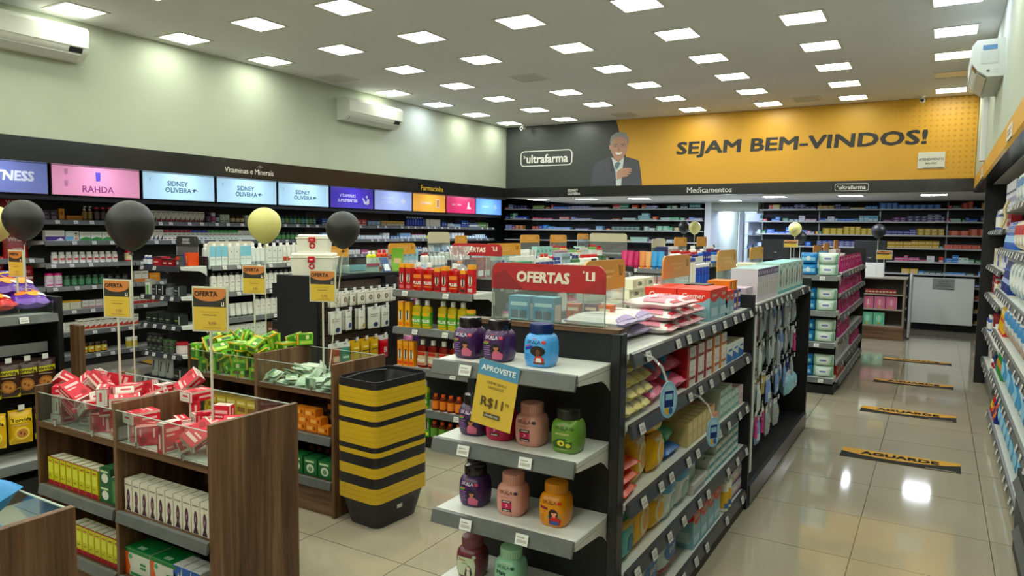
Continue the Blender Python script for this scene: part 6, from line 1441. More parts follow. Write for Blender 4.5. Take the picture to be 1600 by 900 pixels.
def er(l, a, b, pr, w, name, desc, cat, **k): row(FM, ZM[l]+.001, a, b, pr, w, name, desc, cat, EW[l], **k)
er(0, .02, .145, mbx('#a8262a', '#b86a70'), .045, 'mouthwash_box', 'tall red mouthwash box', 'box', gap=.012)
er(0, .15, .34, MWR, .074, 'mouthwash_bottle', 'red mouthwash bottle', 'bottle', d=.04, gap=.014)
er(0, .345, .40, mbx('#a8262a', '#6a2020', .17), .045, 'mouthwash_box', 'red and black mouthwash box', 'box')
er(0, .41, .46, mbx('#b02a2e', '#b8a0a0', .18), .045, 'mouthwash_box', 'tall red mouthwash box', 'box')
er(0, .47, .56, MWR, .074, 'mouthwash_bottle', 'red mouthwash bottle', 'bottle', d=.04)
er(0, .565, .69, [mbx('#a8262a', '#2a2020', .16), mbx('#b02a2e', '#b8a0a0', .20)], .045, 'mouthwash_box', 'red mouthwash box beside the bagged gift', 'box', gap=.015)
er(1, .01, .14, mbx('#d0a02a', '#c9701f', .185), .045, 'mouthwash_box', 'orange and yellow mouthwash box', 'box', gap=.012)
er(1, .145, .32, MWY, .074, 'mouthwash_bottle', 'yellow mouthwash bottle with green label', 'bottle', d=.04, gap=.012)
er(1, .36, .62, MWY, .074, 'mouthwash_bottle', 'yellow mouthwash bottle with green label', 'bottle', d=.06, gap=.03)
er(1, .63, .68, mbx('#4f8a34', '#c9c04a', .16), .045, 'mouthwash_box', 'green mouthwash box', 'box')
er(2, .01, .17, mbx('#cf8a1f', '#c9501f', .185), .045, 'mouthwash_box', 'orange mouthwash box', 'box', gap=.01)
er(2, .18, .66, MWB, .074, 'mouthwash_bottle', 'brown-red mouthwash bottle', 'bottle', d=.05, gap=.016)
er(3, .02, .30, MWG, .074, 'mouthwash_bottle', 'yellow-green mouthwash bottle', 'bottle', d=.04, gap=.016)
er(3, .32, .66, bottle(.12, .028, '#5a2a1c', '#c9622a', '#c9803a'), .058, 'mouthwash_bottle', 'small brown bottle with orange cap', 'bottle', d=.04, gap=.012)
row(FM, .081, .02, .3, mbx('#4f9a3a', '#c9d04a', .19), .045, 'mouthwash_box', 'green mouthwash box', 'box', 'base deck under the mouthwash shelves', d=.04, gap=.014)
row(FM, .081, .31, .66, bottle(.13, .03, '#4f2a1c', '#c9622a', '#5f8a3a'), .06, 'mouthwash_bottle', 'small brown bottle with green label', 'bottle', 'base deck under the mouthwash shelves', d=.04, gap=.012)
# bagged gift on the mouthwash gondola: cellophane bag tied at the neck
gb = MB().lathe([(.075, 0), (.10, .03), (.095, .12), (.05, .17), (.014, .20), (.018, .215), (.06, .28), (.085, .325)], FILM, 22, caps=False)
gb.v = [(x*(1+.16*math.sin(9*math.atan2(y, x))*(z/.33)), y*(1+.16*math.sin(9*math.atan2(y, x))*(z/.33)), z) for x, y, z in gb.v]
put('gift_bag', 'clear cellophane gift bag tied at the neck on the mouthwash gondola', 'bag', [('cellophane', gb.mesh(ang=1)), ('ribbon', MB().lathe([(.016, .198), (.02, .205), (.016, .213)], mat('#c98a5a'), 12).mesh()), ('jar', jar(.12, .05, '#c9c2b0', '#d5d3cc', '#b9a890', .2))], (-3.0, 4.33, ZM[0]+.21*0+.001), 0)
# goods on top of the mouthwash gondola
FMT = Fr(-2.74, 4.5, R90)
mixed(FMT, 1.195, 0.02, 2.4, 'aisle edge of the mouthwash gondola top', 41, .17, 'toiletry', ['#c9ccc4', '#5f8a4a', '#8a6a3a', '#3f7a5a', '#c3c8cc', '#9a9a3a', '#d2d2cc'], d=.03, pb=.45, frm='from the camera', h0=.11)
mixed(Fr(-2.87, 4.6, R90), 1.195, 0.1, 2.3, 'middle of the mouthwash gondola top', 42, .24, 'cosmetic', ['#c9ccc4', '#b9c4cc', '#3f8a5a', '#d2d2cc', '#8fa0a8', '#4a6a4a'], d=.05, pb=.5, frm='from the camera', h0=.15)
mixed(Fr(-3.25, 4.7, R90), 1.195, 0.0, 2.2, 'far edge of the mouthwash gondola top', 43, .2, 'hair', ['#23252c', '#3a4a8a', '#c9ccc4', '#8f2f3a', '#b9a890'], d=.05, pb=.5, frm='from the camera', h0=.12)
mixed(FM2, .921, .05, 2.4, 'second aisle shelf of the mouthwash gondola', 44, .2, 'toiletry', d=.03, pb=.5, frm='from the camera', h0=.1)
for i, c in enumerate(('#a8202a', '#2f8a5a', '#a8202a', '#3f6ac0', '#2f8a5a')):
    put('toy_ball', f'{("red", "green", "red", "blue", "green")[i]} ball, {ordw(i+1)} of the row on the mouthwash gondola', 'ball', MB().lathe([(max(.001, .04*math.sin(PI*k/10)), .04-.04*math.cos(PI*k/10)) for k in range(11)], mat(c, .3), 16).mesh(ang=3), (-2.86+.03*(i % 2), 5.62+.075*i, 1.192), 0, 'coloured balls')
# ------------------------------------------------------------------ sun cream tubes and shampoo on the gondola behind
SC = [('pink tube', tubep(.19, .034, '#c04a78', '#a83a66')), ('magenta tube', tubep(.185, .034, '#a82a60', '#8f2050')), ('orange tube', tubep(.19, .034, '#d09060', '#c98048')), ('peach tube', tubep(.185, .034, '#d8a878', '#c99060')), ('sky blue tube', tubep(.19, .034, '#4f9ac8', '#2f6a9a'))]
for i, k in enumerate((0, 0, 1, 2, 3, 4, 4)): put('sun_cream_tube', lab(SC[k][0], 'end shelf behind the mouthwash gondola'), 'tube', SC[k][1], FT.w(.05+.07*i, .06, 1.201), 0, SC[k][0]+'s')
row(FT, .951, .02, .5, hangpack(.07, .17, .03, '#c3a0a0', (('r', .2, .2, .8, .6, '#d8c8c4'),), cardh=.1), .07, 'razor_pack', 'pale pink razor pack', 'pack', 'lower end shelf behind the mouthwash gondola', d=.02) if False else None
for i in range(9): put('razor_pack', lab('pale pink hanging pack', 'hooks under the sun cream tubes'), 'pack', hangpack(.05, .15, .025, '#c39a98', (('r', .2, .2, .8, .6, '#d8c0bc'),)), FT.w(.03+.055*i, .03, 1.13), 0, 'pale pink hanging packs')
mixed(FT2, 1.201, .05, 2.2, 'aisle shelf of the sun cream gondola', 51, .2, 'shampoo', ['#2a3f9a', '#c9ccc8', '#3a2f6a', '#8f3a4a', '#c9b48a', '#2f6ab0'], d=.03, pb=.75, frm='from the camera', h0=.15)
mixed(Fr(-2.64, 7.9, R90), 1.201, .0, 2.2, 'middle of the sun cream gondola top', 52, .24, 'shampoo', ['#8f2f5a', '#c9ccc8', '#20305a', '#d8d4cc', '#6a2f4a'], d=.05, pb=.7, frm='from the camera', h0=.16)
# shampoo row seen above the large bandage boxes
row(Fr(-1.40, 4.4, R90), 1.181, .0, .42, [bottle(.25, .036, '#c9c9c0', '#2f4f9a', '#d2d2c8', neck=.8, caph=.1)], .074, 'shampoo_bottle', 'tall white bottle with blue cap', 'bottle', 'left edge of the baby gondola top', d=.03, frm='from the camera')
row(Fr(-1.40, 4.4, R90), 1.181, .45, .75, [bottle(.2, .036, '#1f4a9a', '#c9ccd0', '#2a5ab0', neck=.8, caph=.1)], .074, 'shampoo_bottle', 'blue bottle with white cap', 'bottle', 'left edge of the baby gondola top', d=.03, frm='from the camera')
put('shampoo_bottle', 'tall green bottle with blue cap before the white bottles', 'bottle', bottle(.25, .036, '#2f8a74', '#2f4f9a', '#3f9a84', neck=.8, caph=.1), (-1.43, 4.33, 1.181), R90)
# ------------------------------------------------------------------ toiletries gondola top
for q, (d, s) in enumerate(((.05, 61), (.28, 62))): mixed(F6, 1.201, .1, 3.1, ('front', 'rear')[q]+' row, toiletries gondola top', s, .2, 'toiletry', ['#c9ccc4', '#6a9a5a', '#b8a06a', '#8fb8b0', '#c3a0b4', '#b03a4a', '#3f5a9a'], d=d, pb=.55, frm='from the camera', h0=.12)
mixed(F6E, 1.201, .02, .68, 'near end shelf of the toiletries gondola', 63, .2, 'toiletry', d=.05, pb=.6, h0=.12)
mixed(F6E, .931, .02, .68, 'second end shelf of the toiletries gondola', 64, .2, 'toiletry', d=.05, pb=.6, h0=.12)
# ------------------------------------------------------------------ slatwall counter goods
def aidbox(w, d, h):
    B = MB(); t = .92
    B.add([(-w/2*t, -d/2*t, 0), (w/2*t, -d/2*t, 0), (w/2*t, d/2*t, 0), (-w/2*t, d/2*t, 0), (-w/2, -d/2, h*.78), (w/2, -d/2, h*.78), (w/2, d/2, h*.78), (-w/2, d/2, h*.78)], [(0, 3, 2, 1), (0, 1, 5, 4), (1, 2, 6, 5), (2, 3, 7, 6), (3, 0, 4, 7), (4, 5, 6, 7)], mat('#c9c8ba', .4))
    L = MB().bbox(-w/2-.008, w/2+.008, -d/2-.008, d/2+.008, h*.78, h*.84, mat('#d5d4c6', .35), .003).bbox(-w/2+.004, w/2-.004, -d/2+.004, d/2-.004, h*.84, h, mat('#d0cfc2', .35), .012)
    K = MB().bbox(-.028, .028, -d/2-.022, -d/2-.008, h*.58, h*.86, mat('#a82030', .3), .004).box(-.014, .014, -d/2-.0225, -d/2-.022, h*.70, h*.74, '#d8c4c0')
    C = MB().lathe([(.026, 0), (.026, .002)], mat('#a82030', .4), 20).box(-.014, .014, -.0045, .0045, .002, .0028, '#dcd4cc').box(-.0045, .0045, -.014, .014, .002, .0028, '#dcd4cc')
    C.v = [(x, -d/2*.965-z, y+h*.40) for x, y, z in C.v]
    return [('box', B.mesh()), ('lid', L.mesh()), ('latch', K.mesh(), (0, 0, 0), 0, 'red latch'), ('emblem', C.mesh(), (0, 0, 0), 0, 'red disc with white cross')]
put('first_aid_box', 'larger white first aid box, the lower one on the counter', 'first aid box', aidbox(.36, .25, .185), (-4.61, 4.47, 1.2), .6)
put('first_aid_box', 'smaller white first aid box on top of the larger one', 'first aid box', aidbox(.265, .2, .155), (-4.62, 4.48, 1.386), .6)
put('display_box', 'clear counter display box of pink and white packs', 'display box', [('case', MB().box(-.22, .22, -.1, -.096, 0, .14, ACRYL).box(-.22, -.216, -.1, .1, 0, .14, ACRYL).box(.216, .22, -.1, .1, 0, .14, ACRYL).box(-.22, .22, -.1, .1, 0, .004, ACRYL).mesh()), ('contents', MB().box(-.2, .19, -.06, .06, .006, .07, '#b9c4c8').box(.02, .19, -.07, -.06, .06, .085, '#b04a6a').box(-.2, .0, -.07, -.06, .03, .08, '#8fb4c4').mesh())], (-4.47, 4.88, 1.2), R90)
LFB = MB().prism([(0, 0), (.004, 0), (-.05, .13), (-.056, .13)], -.05, .05, mat('#3a5a9a'), 'X').box(-.04, .04, -.001, .001, .001, .003, '#dde')
put('leaflet', 'blue and white leaflet leaning on the counter', 'leaflet', MB().prism([(-.02, 0), (-.017, 0), (.045, .13), (.042, .13)], -.055, .055, mat('#2f4a86'), 'X').prism([(-.0205, .01), (-.02, .01), (.008, .07), (.0075, .07)], -.04, .04, mat('#c9d2d8'), 'X').mesh(), (-4.44, 5.20, 1.2), R90)
gl = []
for s in (0, 1):
    gl.append([( -.05+.02*math.sin(i/10*2.2)*1.2+.004*s, .215*i/10) for i in range(11)])
put('leaflet', 'tall folded green leaflet curving up from the counter', 'leaflet', MB().prism(gl[0]+gl[1][::-1], -.055, .055, mat('#6f9a3a'), 'X').box(-.035, .035, -.034, -.0325, .05, .12, '#c9b48a').mesh(), (-4.47, 5.40, 1.2), .75)
for i in range(5): put('remedy_box', lab('small pale remedy box', 'counter between leaflet and header'), 'box', medbox(.06, .05, '#b9c8d0', i), (-4.45, 5.24+.05*0+.0+i*.065*.0+(.33+.065*i), 1.2), R90, 'small pale remedy boxes')
FC = Fr(-4.41, 0, R90)
WP = hangpack(.095, .125, .02, '#c4c3b4', (('e', .55, .5, .22, .2, '#4a463c'), ('e', .55, .5, .12, .12, '#a89a86'), ('r', .1, .84, .9, .92, '#a8a494')), cardh=.08)
WP2 = [hangpack(.13, .19, .015, '#bfc2b4', (('e', .6, .2, .2, .12, '#2f3f5c'), ('r', .15, .6, .7, .64, '#8a8c80'), ('r', .15, .7, .8, .74, '#8a8c80')), cardh=.08), hangpack(.085, .17, .015, '#c2c4b8', (('e', .6, .25, .25, .15, '#4a5a8a'), ('r', .15, .7, .8, .74, '#8a8c80')), cardh=.08), hangpack(.10, .18, .015, '#c6c7ba', (('r', .15, .6, .6, .64, '#8a8c80'), ('e', .7, .2, .15, .12, '#a8923a')), cardh=.08)]
YG = [hangpack(.10, .22, .03, '#b8962a', (('r', .1, .0, .9, .6, '#33363a'), ('r', .2, .7, .8, .8, '#d8c47a')), '#c9a42a', .06), hangpack(.10, .2, .03, '#8a4a34', (('r', .2, .3, .8, .6, '#c9a48a'),)), hangpack(.10, .22, .04, '#2f6a58', (('r', .2, .5, .8, .6, '#a8c4b0'), ('r', .1, .0, .9, .2, '#1f4a44'))), hangpack(.12, .2, .03, '#a8202c', (('t', 'B', .5, .45, .3, '#d8c4bc', .4, .03),))]
def hooks(z, us, packs, desc, where, d0=.0):
    for i, u in enumerate(us):
        link('peg', PEGS, Vector((-4.41, u, z))-c1.location, (0, 0, R90), c1)
        p = packs[i % len(packs)] if not isinstance(packs[0], tuple) else packs[i]
        for q in range(2): put('hanging_pack', lab(desc, where, 'behind another' if q else 'front'), 'pack', p, (-4.41+.14-.035*q, u, z), R90+random.uniform(-.25, .25), desc+'s')
hooks(1.06, [4.36+.105*i for i in range(8)], [WP], 'white pack with dark round print', 'top hook row of the slatwall')
hooks(.90, [4.37, 4.52, 4.68, 4.84, 4.99], [WP2[0], WP2[1], WP2[2], WP2[0], WP2[0]], 'flat white bandage pack', 'second hook row of the slatwall')
hooks(.63, [4.36, 4.47, 4.60, 4.72, 4.84, 4.97], [YG[1], YG[2], YG[0], YG[0], YG[0], YG[3]], 'support bandage pack', 'lowest hook row of the slatwall')
PKH = [hangpack(.08, .2, .04, '#c07aa0', (('r', .2, .3, .8, .6, '#d8a8c0'),)), hangpack(.07, .2, .03, '#2a2428', (('r', .2, .4, .8, .5, '#8a8088'),)), hangpack(.08, .18, .04, '#5a3a78', (('r', .2, .4, .8, .6, '#a890b8'),))]
hooks(1.06, [5.36, 5.46, 5.57, 5.70], [PKH[1], PKH[0], PKH[0], PKH[1]], 'pink or black bath sponge pack', 'top hook row right of the column')
hooks(.83, [5.34, 5.5], [PKH[2], PKH[0]], 'violet bath pack', 'second hook row right of the column')
hooks(.62, [5.33, 5.5, 5.64], [PKH[0], PKH[2], PKH[2]], 'pink and violet bath pack', 'lowest hook row right of the column')
mixed(Fr(-4.74, 5.3, R90), 1.2, 0, 1.3, 'rear edge of the slatwall counter', 71, .2, 'lotion', ['#c9d6d8', '#c8502a', '#c9cc4a', '#a82a5a', '#8fb8c4', '#d2d2cc'], d=.02, pb=.6, h0=.12)
# ------------------------------------------------------------------ black jars on the end gondola
CJ = jar(.085, .042, '#1c1f1d', '#151716', '#2a2f2a', .25, 1, n=16, art=(('r', .2, .4, .8, .55, '#6f7a6a'), ('r', .3, .2, .7, .26, '#55604f')))
CT = carton(.085, .08, .10, '#24262a', [('r', .08, .5, .6, .6, '#a8aaa6'), ('r', .08, .2, .5, .26, '#77797a'), ('r', .86, .05, .94, .95, '#c9c9c4')])
EWN = [x+' end shelf by vitamin wall' for x in ('top', 'second', 'third', 'fourth', 'lowest')]
def ew(l, a, b, pr, w, name, desc, cat, **k): row(FEE, ZEE[l]+.001, a, b, pr, w, name, desc, cat, EWN[l], **k)
ew(0, .04, .16, bottle(.1, .03, '#20305a', '#c9ccd0', '#c3c8cc'), .06, 'supplement_bottle', 'small navy and white bottle', 'bottle')
ew(0, .17, .33, carton(.14, .1, .09, '#8f1f26', [('r', 0, .8, 1, 1, '#2a2226'), ('r', .1, .3, .6, .5, '#c98a84')]), .15, 'supplement_box', 'wide dark red box', 'box')
ew(0, .34, .52, carton(.085, .06, .075, '#7f1d24', [('r', 0, .8, 1, 1, '#241f22'), ('r', .2, .3, .8, .5, '#c9a8a0')]), .085, 'supplement_box', 'low dark red box', 'box', d=.01)
ew(0, .53, .62, carton(.05, .06, .10, '#3a3c3e', [('r', 0, .7, 1, 1, '#c8502a'), ('r', .2, .2, .8, .5, '#a8aaa6')]), .05, 'supplement_box', 'slim grey and orange box', 'box')
put('display_tray', 'tilted orange and violet display carton above the red boxes', 'display carton', carton(.06, .14, .13, '#c8582a', [('p', [(0, 0), (.5, 0), (.2, 1), (0, 1)], '#4a3f9a'), ('r', .55, .2, .85, .8, '#d88a5a')]), FEE.w(.55, .13, 1.203), .2)
ew(1, .03, .12, carton(.075, .07, .15, '#c9c9bc', [('r', .3, .0, .7, .6, '#4f9a3a'), ('r', 0, .8, 1, .9, '#8a8c80')]), .075, 'supplement_box', 'white and green box', 'box')
ew(1, .14, .34, CT, .085, 'hair_cream_box', 'black box with white edge', 'box'); ew(1, .36, .46, jar(.12, .045, '#5f6264', '#2a2c2e', '#6f7274', .3), .09, 'hair_cream_jar', 'grey jar', 'jar', d=.05); ew(1, .48, .62, CT, .085, 'hair_cream_box', 'black box with white edge', 'box')
ew(2, .03, .45, carton(.09, .09, .10, '#1d211e', [('r', .1, .4, .7, .5, '#7f8a7a'), ('r', .1, .2, .5, .25, '#5f6a5a')]), .09, 'hair_cream_box', 'black pale-print box', 'box', back=1, dep=.09); ew(2, .47, .62, carton(.09, .09, .10, '#1d211e', [('r', .78, .1, .9, .9, '#c9cfc4'), ('r', .1, .4, .6, .5, '#7fa03a')]), .09, 'hair_cream_box', 'black box with white stripe', 'box')
ew(3, .03, .28, CJ, .085, 'hair_cream_jar', 'black jar', 'jar', layers=2, h=.086, d=.05, top=None); ew(3, .29, .47, jar(.065, .042, '#232823', '#3f5a3a', '#3a4236', .2, n=16), .085, 'hair_cream_jar', 'dark green jar', 'jar', layers=2, h=.066, d=.05); ew(3, .49, .62, jar(.12, .058, '#a89a98', '#8f2a34', '#b8aeaa', .22, n=18), .117, 'hair_cream_jar', 'pale jar with red lid', 'jar', d=.065)
ew(4, .05, .42, pouchbag(.11, .06, .24, '#7f8280', (('r', .4, .3, .6, .7, '#2a2c2c'), ('r', .2, .85, .8, .9, '#55585a'))), .11, 'refill_pouch', 'clear grey refill pouch', 'pouch', d=.06); ew(4, .46, .60, carton(.12, .1, .13, '#1b1d1d', [('r', .78, .1, .88, .9, '#b9bdb4'), ('r', .1, .4, .6, .5, '#8a8f84')]), .12, 'hair_cream_box', 'black box on the lowest shelf', 'box')
# white hair bottles
HBT = bottle(.20, .034, '#c6c8bd', '#2c2c2c', '#c9cbc0', neck=.5, caph=.12, art=(('r', .3, .7, .7, .76, '#4a4c48'), ('r', .2, .3, .8, .33, '#8a8c84')), p=4, sy=.8); HBX = carton(.065, .06, .19, '#c4cabf', [('r', .4, .7, .6, .76, '#3f4a44'), ('r', .1, .3, .9, .33, '#8a9a90'), ('r', .1, .1, .9, .13, '#8a9a90')])
HBB = carton(.065, .06, .20, '#c4cfca', [('r', 0, .45, 1, 1, '#7fb4c4'), ('r', .1, .3, .9, .33, '#8a9a90')]); HBO = bottle(.20, .032, '#c6c8bd', '#c9c9c0', '#c9cbc0', neck=.8, art=(('r', 0, 0, 1, .45, '#a8542a'),)); HTU = tubep(.15, .032, '#c3c5ba', '#5a5f5a')
SWN = ['top side shelf of white hair care', 'second side shelf of white hair care', 'third side shelf of white hair care', 'fourth side shelf of white hair care']
def hw(l, a, b, pr, w, name, desc, cat, **k): row(FEW, ZEW[l]+.001, a, b, pr, w, name, desc, cat, SWN[l], **k)
hw(0, .0, .22, HBB, .065, 'hair_care_box', 'white and light blue box', 'box'); hw(0, .23, .37, HBX, .065, 'hair_care_box', 'tall white box', 'box'); hw(0, .38, .52, HBB, .065, 'hair_care_box', 'white and light blue box', 'box'); hw(0, .53, .72, tubep(.17, .03, '#bfc6c0', '#8a9a98'), .062, 'hair_care_tube', 'white tube', 'tube', d=.05); hw(0, .73, .95, HBX, .065, 'hair_care_box', 'tall white box', 'box'); hw(0, .96, 1.22, HBO, .066, 'hair_care_bottle', 'white bottle with copper base', 'bottle', d=.05); hw(0, 1.23, 1.45, HBX, .065, 'hair_care_box', 'tall white box', 'box')
row(Fr(-6.55, 4.8, R90), 1.201, 0, 1.3, bottle(.22, .034, '#c6c8bd', '#d2d2cc', '#c9cbc0', neck=.5), .07, 'hair_care_bottle', 'white bottle standing behind', 'bottle', SWN[0], d=.03, gap=.03)
hw(1, .02, 1.5, HBT, .068, 'hair_care_bottle', 'white bottle with dark cap', 'bottle', d=.05, gap=.006); hw(2, .02, .55, HTU, .066, 'hair_care_tube', 'white tube with grey cap', 'tube', d=.05); hw(2, .57, 1.5, HBT, .068, 'hair_care_bottle', 'white bottle with dark cap', 'bottle', d=.05); hw(3, .02, .7, HBX, .065, 'hair_care_box', 'tall white box', 'box'); hw(3, .72, 1.4, carton(.07, .06, .18, '#5a4438', [('r', .2, .5, .8, .6, '#a89a8a')]), .07, 'hair_care_box', 'tall brown box', 'box')
# ------------------------------------------------------------------ snack gondola
def chips(c, c2, seed): return pillow(.20, .27, .10, c, (('t', 'Fandangos', .5, .66, .12, '#d8c43a', .9, .05), ('e', .3, .3, .16, .12, '#c9802a'), ('e', .6, .26, .2, .12, '#d09a34'), ('e', .75, .45, .12, .1, '#c9802a'), ('e', .45, .46, .12, .08, '#b0401f'), ('r', .05, .9, .95, .95, c2), ('e', .8, .2, .12, .06, '#d2c8c8')), wr=.006, seed=seed, ends=c2, rough=.22)
CRD = chips('#a3202a', '#c03a3a', 31); CPU = chips('#5c3a8c', '#7a5aa8', 32)
for i, (y, x, z, a, t, m) in enumerate(((2.02, -4.53, 0, .1, .25, CRD), (2.20, -4.55, 0, -.15, .25, CPU), (1.80, -4.53, 0, -.1, .25, CRD), (1.55, -4.53, 0, .1, .2, CRD), (2.12, -4.66, .07, .2, .5, CPU), (1.92, -4.66, .09, -.1, .55, CRD), (1.68, -4.66, .09, .1, .5, CRD), (2.04, -4.76, .13, .05, .7, CRD), (2.22, -4.74, .06, -.1, .6, CPU))):
    put('crisp_bag', lab('red crisp bag' if m is CRD else 'violet crisp bag', 'heap on top of the snack gondola', '', 'of the heap'), 'bag', m, (x-.02, y, 1.085+z), R90+a, 'crisp bags', t*.6)
def torcida(c, c2, win, seed): return hangpack(.12, .20, .05, c, (('p', [(.0, .0), (1, 0), (1, .30), (.6, .22), (.3, .26), (0, .18)], c2), ('e', .52, .34, .32, .20, win), ('e', .52, .34, .24, .14, '#a87a48'), ('e', .45, .36, .05, .04, '#6a4424'), ('e', .6, .31, .05, .04, '#6a4424'), ('p', [(.05, .66), (.95, .70), (.95, .86), (.05, .82)], c2), ('t', 'Torcida', .5, .76, .12, '#231a16', .84, .04), ('r', .15, .6, .8, .62, '#a89a8a')), c, .06)
TD = torcida('#33201c', '#a8a02a', '#8a6238', 1); TY = torcida('#c0a024', '#d0b83a', '#d2be5a', 2)
for i in range(9):
    for q in range(2): put('snack_bag', lab('brown and yellow snack bag', 'upper hooks of the snack gondola', 'behind another' if q else '', 'from right'), 'bag', TD, (-4.535-.05*q, 2.23-i*.098, .80), R90-.35+random.uniform(-.15, .15), 'brown hanging snack bags')
for i in range(7):
    put('snack_bag', lab('yellow snack bag' if i else 'brown and yellow snack bag', 'lower hooks of the snack gondola', '', 'from right'), 'bag', TY if i else TD, (-4.535, 2.23-i*.14, .52), R90-.3+random.uniform(-.2, .2), 'yellow hanging snack bags')
# ------------------------------------------------------------------ wooden bin goods
RB = carton(.078, .12, .045, '#b53044', [('r', .03, .04, .97, .96, '#c3bdb4'), ('r', .2, .3, .7, .5, '#b04a50'), ('r', .1, .7, .9, .74, '#9a9288')], [('r', .12, .70, .88, .82, '#d8b0b0'), ('r', .12, .56, .6, .62, '#d8b0b0'), ('r', .12, .14, .5, .20, '#d8a0a0'), ('e', .74, .26, .16, .12, '#8f1a2c'), ('r', .0, .0, 1, .05, '#c3bdb4')], [('r', 0, .0, 1, .22, '#c9b4ac'), ('r', .12, .5, .62, .72, '#d8b0b0'), ('r', .92, 0, 1, 1, '#c3bdb4'), ('r', .7, .45, .86, .8, '#8f1a2c')], allround=True)
GB = carton(.07, .10, .045, '#69a632', [('r', .1, .2, .7, .8, '#3a5a24'), ('r', .0, .0, 1, .16, '#c9a43a'), ('r', .75, .3, .95, .7, '#c9c84a')], [('r', .1, .1, .55, .9, '#4a7a2a'), ('r', .65, .2, .9, .9, '#a8bf5a'), ('r', 0, 0, 1, .1, '#c9a03a'), ('r', .15, .55, .5, .75, '#c9cf9a')], [('r', .0, .0, 1, .2, '#c9a43a'), ('r', .2, .4, .7, .8, '#2f3a24'), ('r', .76, .4, .94, .8, '#c9cf9a')], allround=True)
def heap(name, desc, where, cat, me, z, data, group, top):
    # tossed boxes at rest: x, y, height above the tray, and how each one is turned
    for r in data.split(';'):
        x, y, dz, a, b, c = (float(v) for v in r.split())
        put(name, f'{desc} {"on top of" if dz > top else "low in"} the heap, {where}', cat, me, (x, y, z+dz+.0015), c, group, a, b)
TRY = .86-.164
heap('medicine_box', 'red and white medicine box', 'left tray of the nearer walnut bin', 'box', RB, TRY, "-3.41 1.718 -0 -0 0 0.06;-3.086 1.969 0.039 -3.09 -1.57 0;-3.489 2.065 -0 0.52 0 -2.29;-3.197 2.073 0.045 -0 -3.14 -1.56;-3.38 1.72 0.084 0.19 -1.57 0;-3.191 1.925 0.12 -1.57 0 0.76;-3.364 2.118 -0 1.57 -0 -0;-2.946 2.022 0.045 -0 3.14 1.52;-3.277 1.776 0 -0 0 0.19;-3.049 1.772 0.039 -1.93 1.57 0;-3.39 2.019 0 1.57 -0 0.9;-3.31 2.078 0.042 2.71 -0.04 1.5;-3.246 1.749 0.079 2.66 0.25 -1.7;-3.158 1.83 0.039 -0.66 -1.57 0;-3.427 1.974 0.039 2.44 1.57 0;-3.101 1.916 0.119 -0.42 3.08 -0.79;-3.384 1.821 0.064 0.03 0.55 -0.77;-3.199 1.841 0.104 3.03 -0.62 -0.1;-3.372 1.955 0.123 3.14 0 -0.65;-3.012 1.995 0.084 -0.64 1.57 0;-3.379 1.83 0.123 -0 0 2.47;-3.106 1.745 0.078 -0 -0 -0.53;-3.323 2.018 0.098 -0.86 -1.88 -0.22;-2.967 1.841 0.12 -1.57 -0 2.06;-3.273 1.771 0.1 0.6 -0.29 1.57;-2.981 1.786 0.12 -1.57 0 -3.14;-3.515 2.052 0.045 0.38 -0.36 -1.58;-3.236 1.987 0.165 3.14 0 0.55;-3.175 1.788 0.132 -0.6 -0.22 0.97;-3.453 1.932 0.099 2.11 -0.59 -1.9;-3.279 2.001 0.12 -1.57 -0 -2.24;-3.121 1.961 0.071 1.54 -1.39 -1.56;-3.036 1.747 0.167 0 -3.09 -0.53;-3.325 1.816 0.144 0.26 0.79 1.25;-3.119 2.04 0.165 -1.57 0 -1.59;-3.158 1.895 0.112 2.42 0 1;-3.016 2.05 0.148 -0.81 -2.75 -0.34;-3.5 1.766 0.183 -0.74 -0.46 0;-3.168 1.781 0.162 -2.19 -1.57 0;-3.381 1.918 0.173 -1.21 1.27 -1.61;-2.995 1.911 0.141 -1.61 0.49 -1.72;-3.35 1.844 0.203 -0.79 -0.28 -0.94", 'red medicine boxes heaped in the left tray', .08)
heap('medicine_box', 'red and white medicine box', 'right tray of the nearer walnut bin', 'box', RB, TRY, "-2.899 1.761 0.039 0.87 1.57 0;-2.498 1.907 0.045 -3.14 -0 0.7;-2.87 2.016 0 1.57 -0 2.47;-2.557 1.909 0.045 -0 3.14 -0.34;-2.837 1.913 0.039 -1.95 -1.57 0;-2.507 1.852 0.044 -0.33 0.14 2.66;-2.819 1.985 0.039 0.31 1.57 0;-2.381 1.977 -0 0 0 0;-2.857 1.845 0.123 3.14 -0 -0.14;-2.602 1.751 0.12 -1.57 -0 1.58;-2.855 2.107 0.165 3.14 0 -0.05;-2.423 2.048 0.055 -0.34 0.61 2.8;-2.72 1.805 0.039 -2.46 1.57 0;-2.38 1.805 0.096 0.18 -2.94 -0.04;-2.677 1.998 0.039 2.34 1.57 0;-2.463 1.909 0.057 -0.11 -0.14 1.61;-2.697 1.775 0.039 0.23 1.57 0;-2.475 1.716 0.07 -0.59 -2.56 0.12;-2.673 2.031 0.12 -1.57 -0 0.35;-2.522 2.077 0.033 -0 1.02 2.36", 'red medicine boxes heaped in the right tray', .06)
